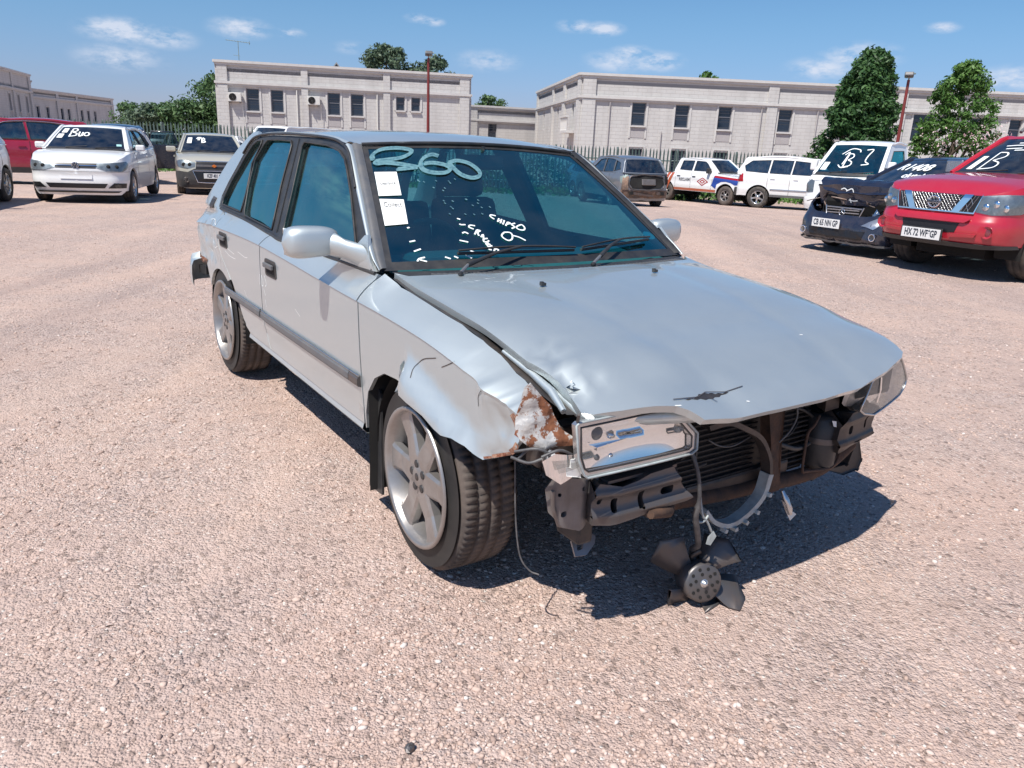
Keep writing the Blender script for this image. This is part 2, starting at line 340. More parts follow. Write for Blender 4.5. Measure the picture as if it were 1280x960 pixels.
    def ruled(s, A, B, n=6, lift=None, centre=(1.3, 0, .5), bulge=0.):
        """strip between two 3-D polylines with the same count"""
        m = len(A); V = []; C0 = Vector(centre)
        for i in range(m):
            a = Vector(A[i]); b = Vector(B[i])
            for k in range(n + 1):
                p = a.lerp(b, k / n)
                if bulge: p = p + (p - C0).normalized() * bulge * math.sin(math.pi * k / n)
                V.append(p)
        F = [(i * (n + 1) + k, (i + 1) * (n + 1) + k, (i + 1) * (n + 1) + k + 1, i * (n + 1) + k + 1) for i in range(m - 1) for k in range(n)]
        a, b, c, d = F[len(F) // 2]; fn = (V[b] - V[a]).cross(V[d] - V[a])
        if fn.dot(V[a] - C0) < 0: F = [f[::-1] for f in F]
        return s.add(V, F, True)
    def ribbon(s, P, lift, w, off=.003, centre=(1.3, 0, .5)):
        """stroke of width w on a surface lift(u,v)"""
        C0 = Vector(centre); Q = []; NN = []; e = 2e-3
        for x, y in P:
            p = Vector(lift(x, y)); n = (Vector(lift(x + e, y)) - Vector(lift(x - e, y))).cross(Vector(lift(x, y + e)) - Vector(lift(x, y - e))).normalized()
            if n.dot(p - C0) < 0: n = -n
            Q.append(p + n * off); NN.append(n)
        V = []; F = []
        for i in range(len(Q)):
            t = (Q[min(i + 1, len(Q) - 1)] - Q[max(i - 1, 0)]).normalized(); sd_ = NN[i].cross(t).normalized() * w / 2
            V += [Q[i] - sd_, Q[i] + sd_]
        F = [(2 * i, 2 * i + 2, 2 * i + 3, 2 * i + 1) for i in range(len(Q) - 1)]
        return s.add(V, F)
    def map(s, f):
        s.v = [tuple(f(*v)) for v in s.v]; s.n = [None] * len(s.n); return s
    def mirror(s):
        o = MB(); o.v = [(x, -y, z) for x, y, z in s.v]; o.f = [f[::-1] for f in s.f]; o.sm = s.sm[:]
        o.n = [None if n is None else [(a, -b, c) for a, b, c in n[::-1]] for n in s.n]; return o
    def join(s, o):
        k = len(s.v); s.v += o.v; s.f += [tuple(i + k for i in f) for f in o.f]; s.sm += o.sm; s.n += o.n; return s
    def mesh(s, name, m):
        me = bpy.data.meshes.new(name); me.from_pydata(s.v, [], s.f); me.validate() if False else None
        if m is not None: me.materials.append(m)
        me.polygons.foreach_set('use_smooth', s.sm)
        if any(n is not None for n in s.n):
            ln = []
            for f, n in zip(s.f, s.n): ln += [tuple(x) for x in n] if n is not None else [(0, 0, 0)] * len(f)
            me.update(); me.normals_split_custom_set(ln)
        me.update(); return me
    def build(s, name, m, parent=None, bevel=0., **tags):
        if isinstance(m, str): m = MT[m]
        o = bpy.data.objects.new(name, s.mesh(name, m)); COL.objects.link(o)
        if parent is not None: o.parent = parent
        for k, v in tags.items(): o[k] = v
        if bevel:
            b = o.modifiers.new('bevel', 'BEVEL'); b.width = bevel; b.segments = 2; b.limit_method = 'ANGLE'; b.angle_limit = R(35)
        return o

def thing(name, label, cat, loc=(0, 0, 0), rz=0., group=None):
    o = bpy.data.objects.new(name, None); COL.objects.link(o); o.location = loc; o.rotation_euler = (0, 0, rz)
    o['label'] = label; o['category'] = cat; o.empty_display_size = .2
    if group: o['group'] = group
    return o
def share(src, parent, loc=(0, 0, 0), rz=0., name=None):
    o = bpy.data.objects.new(name or src.name.split('.')[0], src.data); COL.objects.link(o); o.parent = parent; o.location = loc; o.rotation_euler = (0, 0, rz)
    for md in src.modifiers:
        if md.type == 'BEVEL':
            b = o.modifiers.new('bevel', 'BEVEL'); b.width = md.width; b.segments = md.segments; b.limit_method = 'ANGLE'; b.angle_limit = md.angle_limit
    return o
def text_geo(txt, size=1., sx=1., bold=0.):
    c = bpy.data.curves.new('t', 'FONT'); c.body = txt; c.size = size; c.align_x = 'CENTER'; c.align_y = 'CENTER'; c.resolution_u = 3; c.offset = bold
    o = bpy.data.objects.new('t', c); COL.objects.link(o); bpy.context.view_layer.update()
    me = o.to_mesh(); V = [(v.co.x * sx, v.co.y) for v in me.vertices]; F = [tuple(p.vertices) for p in me.polygons]
    o.to_mesh_clear(); bpy.data.objects.remove(o); bpy.data.curves.remove(c)
    return V, F
def text_on(mb, txt, f, size, sx=1., bold=0.):
    V, F = text_geo(txt, size, sx, bold); return mb.add([f(*v) for v in V], F)

# ------------------------------------------------------------------ ground
def gz(x, y): return -.50 * ss((y - 14) / 18) * (.45 + .55 * ss((x + 16) / 16))
def ground():
    xs = np.concatenate([-np.geomspace(900, 7, 46), np.arange(-6.6, 6.6, .06), np.geomspace(7, 900, 46)])
    ys = np.concatenate([-np.geomspace(500, 2, 14), np.arange(-.5, 1.2, .4), np.arange(1.3, 9, .055), np.geomspace(9.1, 1500, 80)])
    X, Y = np.meshgrid(xs, ys); Z = np.zeros_like(X)
    def s3(t): t = np.clip(t, 0, 1); return t * t * (3 - 2 * t)
    Z = -.50 * s3((Y - 14) / 18) * (.45 + .55 * s3((X + 16) / 16))
    def hn(x, y, k):   # cheap value noise
        r = np.random.default_rng(k).random((64, 64)); xi = np.floor(x).astype(int); yi = np.floor(y).astype(int); fx = x - xi; fy = y - yi
        fx = fx * fx * (3 - 2 * fx); fy = fy * fy * (3 - 2 * fy); g = lambda a, b: r[a % 64, b % 64]
        return (g(xi, yi) * (1 - fx) + g(xi + 1, yi) * fx) * (1 - fy) + (g(xi, yi + 1) * (1 - fx) + g(xi + 1, yi + 1) * fx) * fy - .5
    near = 1 / (1 + (np.hypot(X, Y - 3) / 14) ** 2)
    Z = Z + near * (.020 * hn(X * 1.1, Y * 1.1, 1) + .012 * hn(X * 3.1, Y * 3.1, 2) + .008 * hn(X * 8, Y * 8, 3)) + (.03 * hn(X * .35, Y * .35, 4)) * np.clip((Y - 8) / 20, 0, 1)
    Zc = lambda x, y: None
    nx = len(xs); ny = len(ys)
    me = bpy.data.meshes.new('ground'); me.vertices.add(nx * ny); me.vertices.foreach_set('co', np.stack([X, Y, Z], -1).ravel())
    i, j = np.meshgrid(np.arange(nx - 1), np.arange(ny - 1)); a = (j * nx + i).ravel(); q = np.stack([a, a + 1, a + nx + 1, a + nx], -1)
    me.loops.add(q.size); me.loops.foreach_set('vertex_index', q.ravel()); me.polygons.add(len(q)); me.polygons.foreach_set('loop_start', np.arange(len(q)) * 4)
    me.polygons.foreach_set('use_smooth', np.ones(len(q), bool)); me.update(calc_edges=True)
    m = bpy.data.materials.new('crushed_stone_and_dust'); m.use_nodes = True; t = m.node_tree; b = t.nodes['Principled BSDF']; b.inputs['Roughness'].default_value = .95; b.inputs['Specular IOR Level'].default_value = .15
    g = N(t, 'ShaderNodeNewGeometry'); P = g.outputs['Position']
    def noise(sc, det=6, rough=.6):
        n = N(t, 'ShaderNodeTexNoise'); n.inputs['Scale'].default_value = sc; n.inputs['Detail'].default_value = det; n.inputs['Roughness'].default_value = rough; L(t, P, n.inputs['Vector']); return n.outputs['Fac']
    def rng_(x, a, b_, c=0, d=1):
        n = N(t, 'ShaderNodeMapRange'); L(t, x, n.inputs[0]); n.inputs[1].default_value = a; n.inputs[2].default_value = b_; n.inputs[3].default_value = c; n.inputs[4].default_value = d; return n.outputs[0]
    def mixc(f, A, B, mode='MIX'):
        n = N(t, 'ShaderNodeMix', data_type='RGBA', blend_type=mode)
        if isinstance(f, (int, float)): n.inputs[0].default_value = f
        else: L(t, f, n.inputs[0])
        for s_, x in ((6, A), (7, B)):
            if isinstance(x, tuple): n.inputs[s_].default_value = (*x, 1)
            else: L(t, x, n.inputs[s_])
        return n.outputs[2]
    def vor(sc, feat='F1', rnd=1.):
        n = N(t, 'ShaderNodeTexVoronoi', feature=feat); n.inputs['Scale'].default_value = sc; n.inputs['Randomness'].default_value = rnd; L(t, P, n.inputs['Vector']); return n
    dusty = mixc(rng_(noise(.55, 5), .38, .62), (.60, .44, .375), (.53, .41, .365))
    dusty = mixc(rng_(noise(.17, 4), .42, .66), dusty, (.66, .49, .41))
    v1 = vor(70); v2 = vor(150)
    cell = N(t, 'ShaderNodeSeparateColor'); L(t, v1.outputs['Color'], cell.inputs[0])
    cell2 = N(t, 'ShaderNodeSeparateColor'); L(t, v2.outputs['Color'], cell2.inputs[0])
    grey = mixc(cell.outputs[0], (.37, .295, .28), (.62, .51, .475))
    grey2 = mixc(cell2.outputs[1], (.42, .325, .295), (.66, .54, .49))
    stone = mixc(rng_(cell.outputs[2], .35, .55), grey, grey2)
    stony = rng_(noise(1.3, 5, .7), .40, .60, .30, .85)
    c = mixc(stony, dusty, stone)
    white = rng_(cell2.outputs[2], .965, .985); c = mixc(white, c, (.74, .70, .66))
    dark = rng_(cell.outputs[1], .90, .94, 0, .6); c = mixc(dark, c, (.17, .13, .115))
    mpt = N(t, 'ShaderNodeMapping'); mpt.inputs['Rotation'].default_value = (0, 0, R(38)); mpt.inputs['Scale'].default_value = (.9, .07, 1); L(t, P, mpt.inputs[0])
    nt_ = N(t, 'ShaderNodeTexNoise'); nt_.inputs['Scale'].default_value = 1.6; nt_.inputs['Detail'].default_value = 4; L(t, mpt.outputs[0], nt_.inputs['Vector'])
    c = mixc(rng_(nt_.outputs['Fac'], .54, .66, 0, .5), c, (.40, .32, .30)); c = mixc(rng_(nt_.outputs['Fac'], .32, .44, .45, 0), c, (.68, .52, .445))
    damp = rng_(noise(2.3, 6, .75), .60, .76, 0, .45); c = mixc(damp, c, (.33, .22, .165))
    c = mixc(1.0, c, mixc(noise(9, 4), (.76, .735, .705), (1.09, 1.05, 1.01)), 'MULTIPLY')
    L(t, c, b.inputs['Base Color'])
    h1 = rng_(v1.outputs['Distance'], 0, .75, 1, 0); h2 = rng_(v2.outputs['Distance'], 0, .75, 1, 0)
    def mth(op, A, B):
        n = N(t, 'ShaderNodeMath', operation=op)
        for k, x in ((0, A), (1, B)):
            if isinstance(x, (int, float)): n.inputs[k].default_value = x
            else: L(t, x, n.inputs[k])
        return n.outputs[0]
    h = mth('ADD', mth('MULTIPLY', h1, mth('MULTIPLY', stony, 1.0)), mth('MULTIPLY', h2, .5)); h = mth('ADD', h, mth('MULTIPLY', noise(22, 6, .7), 1.6))
    bp = N(t, 'ShaderNodeBump'); bp.inputs['Strength'].default_value = .85; bp.inputs['Distance'].default_value = .012; L(t, h, bp.inputs['Height']); L(t, bp.outputs[0], b.inputs['Normal'])
    me.materials.append(m)
    o = bpy.data.objects.new('ground', me); COL.objects.link(o); o['kind'] = 'structure'
    # loose stones: real pebbles, thick near the camera and thinning away
    n = 70000
    rr = 1.2 * (12 / 1.2) ** RNG.random(n) ; rr = 1.25 + (rr - 1.2); th = (RNG.random(n) - .5) * 2 * .80
    px = rr * np.sin(th); py = rr * np.cos(th)
    clump = hn(px * 1.6, py * 1.6, 9) + .6 * hn(px * 4, py * 4, 10) + RNG.random(n) * .55
    k = clump > .16; px = px[k]; py = py[k]; rr = rr[k]; n = len(px)
    xi = np.clip(np.searchsorted(xs, px) - 1, 0, nx - 2); yi = np.clip(np.searchsorted(ys, py) - 1, 0, ny - 2)
    fx = (px - xs[xi]) / (xs[xi + 1] - xs[xi]); fy = (py - ys[yi]) / (ys[yi + 1] - ys[yi])
    pz = (Z[yi, xi] * (1 - fx) + Z[yi, xi + 1] * fx) * (1 - fy) + (Z[yi + 1, xi] * (1 - fx) + Z[yi + 1, xi + 1] * fx) * fy
    phi = (1 + 5 ** .5) / 2
    ico = np.array([(-1, phi, 0), (1, phi, 0), (-1, -phi, 0), (1, -phi, 0), (0, -1, phi), (0, 1, phi), (0, -1, -phi), (0, 1, -phi), (phi, 0, -1), (phi, 0, 1), (-phi, 0, -1), (-phi, 0, 1)]); ico /= np.linalg.norm(ico[0])
    tri = np.array([(0, 11, 5), (0, 5, 1), (0, 1, 7), (0, 7, 10), (0, 10, 11), (1, 5, 9), (5, 11, 4), (11, 10, 2), (10, 7, 6), (7, 1, 8), (3, 9, 4), (3, 4, 2), (3, 2, 6), (3, 6, 8), (3, 8, 9), (4, 9, 5), (2, 4, 11), (6, 2, 10), (8, 6, 7), (9, 8, 1)])
    size = np.exp(RNG.normal(0, .50, n)) * .0026 * (1 + rr * .08); size = np.clip(size, .0013, .0095)
    V = ico[None] * (1 + .62 * (RNG.random((n, 12, 1)) - .5)) * np.stack([1 + .5 * RNG.random(n), .75 + .5 * RNG.random(n), .45 + .35 * RNG.random(n)], -1)[:, None, :]
    a = RNG.random(n) * 6.28; ca = np.cos(a)[:, None]; sa = np.sin(a)[:, None]; Vx = V[..., 0] * ca - V[..., 1] * sa; Vy = V[..., 0] * sa + V[..., 1] * ca
    V = np.stack([Vx, Vy, V[..., 2]], -1) * size[:, None, None] + np.stack([px, py, pz + size * .12], -1)[:, None, :]
    T = (tri[None] + (np.arange(n) * 12)[:, None, None]).reshape(-1, 3)
    me = bpy.data.meshes.new('gravel'); me.vertices.add(n * 12); me.vertices.foreach_set('co', V.ravel()); me.loops.add(T.size); me.loops.foreach_set('vertex_index', T.ravel().astype(np.int32)); me.polygons.add(len(T)); me.polygons.foreach_set('loop_start', np.arange(len(T)) * 3)
    me.update(calc_edges=True)
    m = bpy.data.materials.new('loose_stone'); m.use_nodes = True; t = m.node_tree; b = t.nodes['Principled BSDF']; b.inputs['Roughness'].default_value = .9; b.inputs['Specular IOR Level'].default_value = .2
    g = N(t, 'ShaderNodeNewGeometry'); rp = N(t, 'ShaderNodeValToRGB'); L(t, g.outputs['Random Per Island'], rp.inputs[0])
    e = rp.color_ramp.elements; e[0].color = (.30, .22, .19, 1); e[1].position = 1; e[1].color = (.66, .60, .55, 1)
    for p_, c_ in ((.12, (.42, .30, .245, 1)), (.45, (.52, .385, .32, 1)), (.75, (.58, .44, .37, 1)), (.93, (.62, .50, .44, 1))):
        q_ = e.new(p_); q_.color = c_
    L(t, rp.outputs[0], b.inputs['Base Color']); me.materials.append(m)
    o = bpy.data.objects.new('gravel', me); COL.objects.link(o); o['kind'] = 'stuff'; o['label'] = 'loose pinkish crushed stone strewn over the yard'
ground()
# ------------------------------------------------------------------ buildings
def blockwall(name, col, col2):
    m = bpy.data.materials.new(name); m.use_nodes = True; t = m.node_tree; b = t.nodes['Principled BSDF']; b.inputs['Roughness'].default_value = .9; b.inputs['Specular IOR Level'].default_value = .2
    tcn = N(t, 'ShaderNodeTexCoord'); sp = N(t, 'ShaderNodeSeparateXYZ'); L(t, tcn.outputs['Object'], sp.inputs[0])
    nm = N(t, 'ShaderNodeVectorMath', operation='ADD'); L(t, tcn.outputs['Object'], nm.inputs[0])
    cb = N(t, 'ShaderNodeCombineXYZ'); ad = N(t, 'ShaderNodeMath', operation='ADD'); L(t, sp.outputs['X'], ad.inputs[0]); L(t, sp.outputs['Y'], ad.inputs[1])
    L(t, ad.outputs[0], cb.inputs[0]); L(t, sp.outputs['Z'], cb.inputs[1])
    bk = N(t, 'ShaderNodeTexBrick'); bk.inputs['Scale'].default_value = 1; bk.inputs['Brick Width'].default_value = .62; bk.inputs['Row Height'].default_value = .215; bk.inputs['Mortar Size'].default_value = .012; bk.inputs['Mortar Smooth'].default_value = .4
    bk.inputs['Color1'].default_value = (*col, 1); bk.inputs['Color2'].default_value = (*col2, 1); bk.inputs['Mortar'].default_value = (.46, .435, .41, 1); L(t, cb.outputs[0], bk.inputs['Vector'])
    n = N(t, 'ShaderNodeTexNoise'); n.inputs['Scale'].default_value = 1.1; n.inputs['Detail'].default_value = 8; mpn = N(t, 'ShaderNodeMapping'); mpn.inputs['Scale'].default_value = (1.6, 1.6, .35); L(t, tcn.outputs['Object'], mpn.inputs[0]); L(t, mpn.outputs[0], n.inputs['Vector'])
    rr = N(t, 'ShaderNodeMapRange'); L(t, n.outputs['Fac'], rr.inputs[0]); rr.inputs[1].default_value = .4; rr.inputs[2].default_value = .75; rr.inputs[4].default_value = .35
    x = N(t, 'ShaderNodeMix', data_type='RGBA'); L(t, rr.outputs[0], x.inputs[0]); L(t, bk.outputs['Color'], x.inputs[6]); x.inputs[7].default_value = (.34, .32, .30, 1)
    L(t, x.outputs[2], b.inputs['Base Color'])
    bp = N(t, 'ShaderNodeBump'); bp.inputs['Strength'].default_value = .6; bp.inputs['Distance'].default_value = .012; bp.invert = True; L(t, bk.outputs['Fac'], bp.inputs['Height']); L(t, bp.outputs[0], b.inputs['Normal'])
    return m
MT['wall'] = blockwall('painted_block', (.54, .525, .505), (.565, .55, .525))
MT['wall_trim'] = mat('plaster_trim', (.58, .565, .54), .85, noise=(2.2, .5, (.45, .42, .40)))
MT['wall_dark'] = mat('darker_paint', (.40, .375, .37), .85, noise=(1.5, .4, (.32, .30, .29)))  # darker tone of the spandrels and downpipes
MT['window_frame'] = mat('window_frame', (.17, .17, .19), .5)
MT['pane'] = mat('window_pane', (.012, .022, .04), .06, spec=.8)
MT['blind'] = mat('louvre', (.05, .07, .10), .3, .2)
MT['roofing'] = mat('roofing', (.30, .29, .28), .8)
MT['ac_white'] = mat('ac_casing', (.68, .67, .63), .5, noise=(5, .4, (.5, .46, .4)))
MT['galv'] = mat('galvanised', (.30, .36, .33), .5, .4, noise=(6, .6, (.16, .20, .19)))
MT['fence_dark'] = mat('fence_green_grey', (.075, .11, .10), .55, .3, noise=(3, .7, (.16, .21, .19)))
MT['pole_red'] = mat('red_oxide_paint', (.20, .025, .022), .5, noise=(4, .6, (.11, .03, .025)))

def facade(root, A, B, ztop, zbase, wins, pil, corn, depth=.18, first=True):
    """one wall of a building from A to B (2-D), outer side on the right hand of A->B; wins=(s0,s1,z0,z1,panel)"""
    A = Vector(A); B = Vector(B); e = (B - A).normalized(); n = Vector((e.y, -e.x)); Ln = (B - A).length
    P = lambda s, z, o=0.: (A.x + e.x * s + n.x * o, A.y + e.y * s + n.y * o, z)
    wall = MB()
    holes = [[(a, c), (b, c), (b, d), (a, d)] for a, b, c, d in [w_[:4] for w_ in wins]]
    cc = (A.x - n.x * 8 + e.x * Ln / 2, A.y - n.y * 8 + e.y * Ln / 2, 2)
    wall.sheet([(0, zbase), (Ln, zbase), (Ln, ztop), (0, ztop)], lambda s, z: P(s, z), step=60, holes=holes, skirt=.22, centre=cc)
    wall.build('wall', 'wall', root)
    def bar(name, s0, s1, z0, z1, o0, o1, m='wall_trim', par=None):
        b_ = MB(); V = [P(s, z, o) for z in (z0, z1) for s, o in ((s0, o0), (s1, o0), (s1, o1), (s0, o1))]
        b_.add(V, [(3, 2, 1, 0), (4, 5, 6, 7), (0, 1, 5, 4), (1, 2, 6, 5), (2, 3, 7, 6), (3, 0, 4, 7)]); return b_.build(name, m, par or root)
    # parapet coping in two steps and the string course
    bar('coping', -.14, Ln + .14, ztop - .10, ztop + .05, -.30, .22)
    bar('coping_moulding', -.08, Ln + .08, ztop - .24, ztop - .103, .003, .13)
    bar('string_course', -.10, Ln + .10, corn - .02, corn + .13, .003, .20)
    bar('string_course_moulding', -.06, Ln + .06, corn - .13, corn - .023, .003, .12)
    for s0, s1 in pil:
        bar('pilaster', s0, s1, zbase, corn - .133, .004, .16, 'wall'); bar('pilaster', s0, s1, corn + .133, ztop - .243, .004, .12, 'wall')
    for w_ in wins:
        a, b, c, d = w_[:4]; sty = w_[4] if len(w_) > 4 else 1
        fr = MB(); t_ = .05
        for (s0, s1, z0, z1) in ((a, b, c, c + t_), (a, b, d - t_, d), (a, a + t_, c + t_ + .002, d - t_ - .002), (b - t_, b, c + t_ + .002, d - t_ - .002), (a + t_, b - t_, (c * .45 + d * .55) - .02, (c * .45 + d * .55) + .02)):
            V = [P(s, z, o) for z in (z0, z1) for s, o in ((s0, -.16), (s1, -.16), (s1, -.10), (s0, -.10))]
            fr.add(V, [(3, 2, 1, 0), (4, 5, 6, 7), (0, 1, 5, 4), (1, 2, 6, 5), (2, 3, 7, 6), (3, 0, 4, 7)])
        f = fr.build('window', 'window_frame', root)
        p = MB(); p.add([P(a, c, -.14), P(b, c, -.14), P(b, d, -.14), P(a, d, -.14)], [(0, 1, 2, 3)]); p.build('pane', 'pane', f)
        k = int((d - c) / .17); lv = MB()
        for i in range(k):
            z = c + .1 + i * (d - c - .15) / k
            if i % 3 == 1: continue
            V = [P(a + .06, z, -.137), P(b - .06, z, -.137), P(b - .06, z + .04, -.125), P(a + .06, z + .04, -.125)]; lv.add(V, [(0, 1, 2, 3)])
        lv.build('burglar_bars', 'blind', f)
        if sty:
            bar('sill', a - .06, b + .06, c - .09, c - .002, .003, .13, par=f)
            for s0, s1 in ((a - .14, a - .03), (b + .03, b + .14)): bar('surround', s0, s1, c - (.75 if sty == 1 else .0), d + .1, .004, .045, par=f)
            if sty == 1: bar('spandrel', a, b, c - .72, c - .12, -.0 + .003, .02, 'wall_dark', par=f)
        hd = bar('lintel', a - .14, b + .14, d + .102, d + .16, .004, .045, par=f)
    return P, Ln

def roof_slab(root, pts, z):
    m = MB(); n = len(pts); m.add([(x, y, z) for x, y in pts] + [(x, y, z - .2) for x, y in pts], [tuple(range(n)), tuple(range(n, 2 * n))[::-1]] + [(i, i + n, (i + 1) % n + n, (i + 1) % n) for i in range(n)]); m.build('roof', 'roofing', root)

def ac_unit(x, y, z, ang, label):
    r = thing('air_conditioner', label, 'air conditioner', (x, y, z), ang, 'air conditioners on the left building')
    m = MB().box((0, 0, .27), (.8, .3, .54)); m.build('casing', 'ac_white', r, bevel=.02)
    g = MB(); g.lathe([(0, 0), (.03, .0), (.05, .01)], 12, lambda a, q, h: (-.12 + q * math.cos(a), -.172 - h, .27 + q * math.sin(a)))
    for q in (.08, .13, .18, .22): g.tube([(-.12 + q * math.cos(t / 16 * 6.283), -.17, .27 + q * math.sin(t / 16 * 6.283)) for t in range(16)], .008, 5, closed=True)
    g.build('fan_grille', 'black_trim', r)
    b = MB(); b.lathe([(0, 0), (.23, .0)], 24, lambda a, q, h: (-.12 + q * math.cos(a), -.152, .27 + q * math.sin(a)), smooth=False); b.build('fan_opening', 'dark', r)
    br = MB(); br.box((-.3, 0, -.03), (.04, .4, .06)); br.box((.3, 0, -.03), (.04, .4, .06)); br.build('bracket', 'grey_trim', r)
    pp = MB(); pp.tube([(.36, 0, .1), (.45, .05, .05), (.45, .12, -2.2)], .02, 6); pp.build('pipe', 'ac_white', r)

def building_left():
    A = (-19.69, 52.26); B = (-3.74, 55.71)
    r = thing('building', 'cream two storey block on the left with air conditioners and an antenna on its roof', 'building')
    wins = [(1.73, 2.51, 2.98, 4.35), (3.26, 4.03, 2.98, 4.34), (6.87, 7.66, 2.96, 4.35), (8.38, 9.18, 2.97, 4.34), (11.37, 11.92, 3.46, 4.32, 2), (12.39, 12.96, 3.46, 4.33, 2)]
    wins += [(a, b, .2, 1.6, 1) for a, b in ((1.73, 2.51), (3.26, 4.03), (6.87, 7.66), (8.38, 9.18), (12.0, 12.9))]
    P, Ln = facade(r, A, B, 5.93, -.7, wins, [(0, .62), (5.2, 5.62), (10.5, 10.95), (15.65, 16.31)], 4.6)
    e = (Vector(B) - Vector(A)).normalized(); n = Vector((e.y, -e.x)); D = -n * 11
    C1 = Vector(B) + D; D1 = Vector(A) + D
    facade(r, B, tuple(C1), 5.93, -.7, [(3, 3.8, 3, 4.3), (7, 7.8, 3, 4.3)], [(.0, .5), (10.4, 11)], 4.6)
    facade(r, tuple(D1), A, 5.93, -.7, [(3, 3.8, 3, 4.3), (7, 7.8, 3, 4.3)], [(0, .5), (10.4, 11)], 4.6)
    facade(r, tuple(C1), tuple(D1), 5.93, -.7, [], [], 4.6)
    roof_slab(r, [A, B, tuple(C1), tuple(D1)], 5.5)
    for sp_ in (4.9, 10.1): q = MB(); q.tube([P(sp_, -.6, .08), P(sp_, 4.4, .08)], .045, 8); q.build('downpipe', 'ac_white', r)
    ang = math.atan2(e.y, e.x)
    for s, z, lb in ((1.03, 3.50, 'air conditioner box beside the leftmost window of the left building'), (5.97, 3.53, 'air conditioner box on the left building between its two pairs of tall windows')):
        p = P(s, z, .22); ac_unit(p[0], p[1], z, ang, lb)
    # antenna
    p = P(1.28, 5.9, -1.0); t = thing('tv_antenna', 'television antenna standing on the roof of the left building', 'antenna', (p[0], p[1], 5.5), ang)
    m = MB(); m.tube([(0, 0, 0), (0, 0, 1.75)], .022, 6); m.build('mast', 'galv', t)
    m = MB(); m.tube([(-.75, 0, 1.78), (.75, 0, 1.68)], .018, 6)
    for i in range(9):
        x = -.7 + i * .175; m.tube([(x, -.22 - .02 * i, 1.775 - (x + .7) * .067), (x, .22 + .02 * i, 1.775 - (x + .7) * .067)], .010, 5)
    m.tube([(.7, 0, 1.55), (.7, 0, 1.8)], .015, 5); m.tube([(-.35, 0, .9), (.1, 0, .86)], .012, 5); m.build('dipoles', 'galv', t)
    # little roof gable
    t = thing('roof_vent', 'small dark pitched roof poking above the parapet of the left building', 'roof vent', P(7.45, 5.6, -4.0), ang)
    m = MB(); m.prism([(-.62, 0), (.62, 0), (.06, .82), (-.06, .82)], -.8, .8, lambda u, v, w_: (u, w_, v)); m.build('gable', 'grey_steel', t)
    m = MB(); m.prism([(-.72, .0), (-.62, -.02), (.0, .84), (.62, -.02), (.72, .0), (.0, .95)], -.9, .9, lambda u, v, w_: (u, w_, v)); m.build('roof_sheet', 'roofing', t)
building_left()

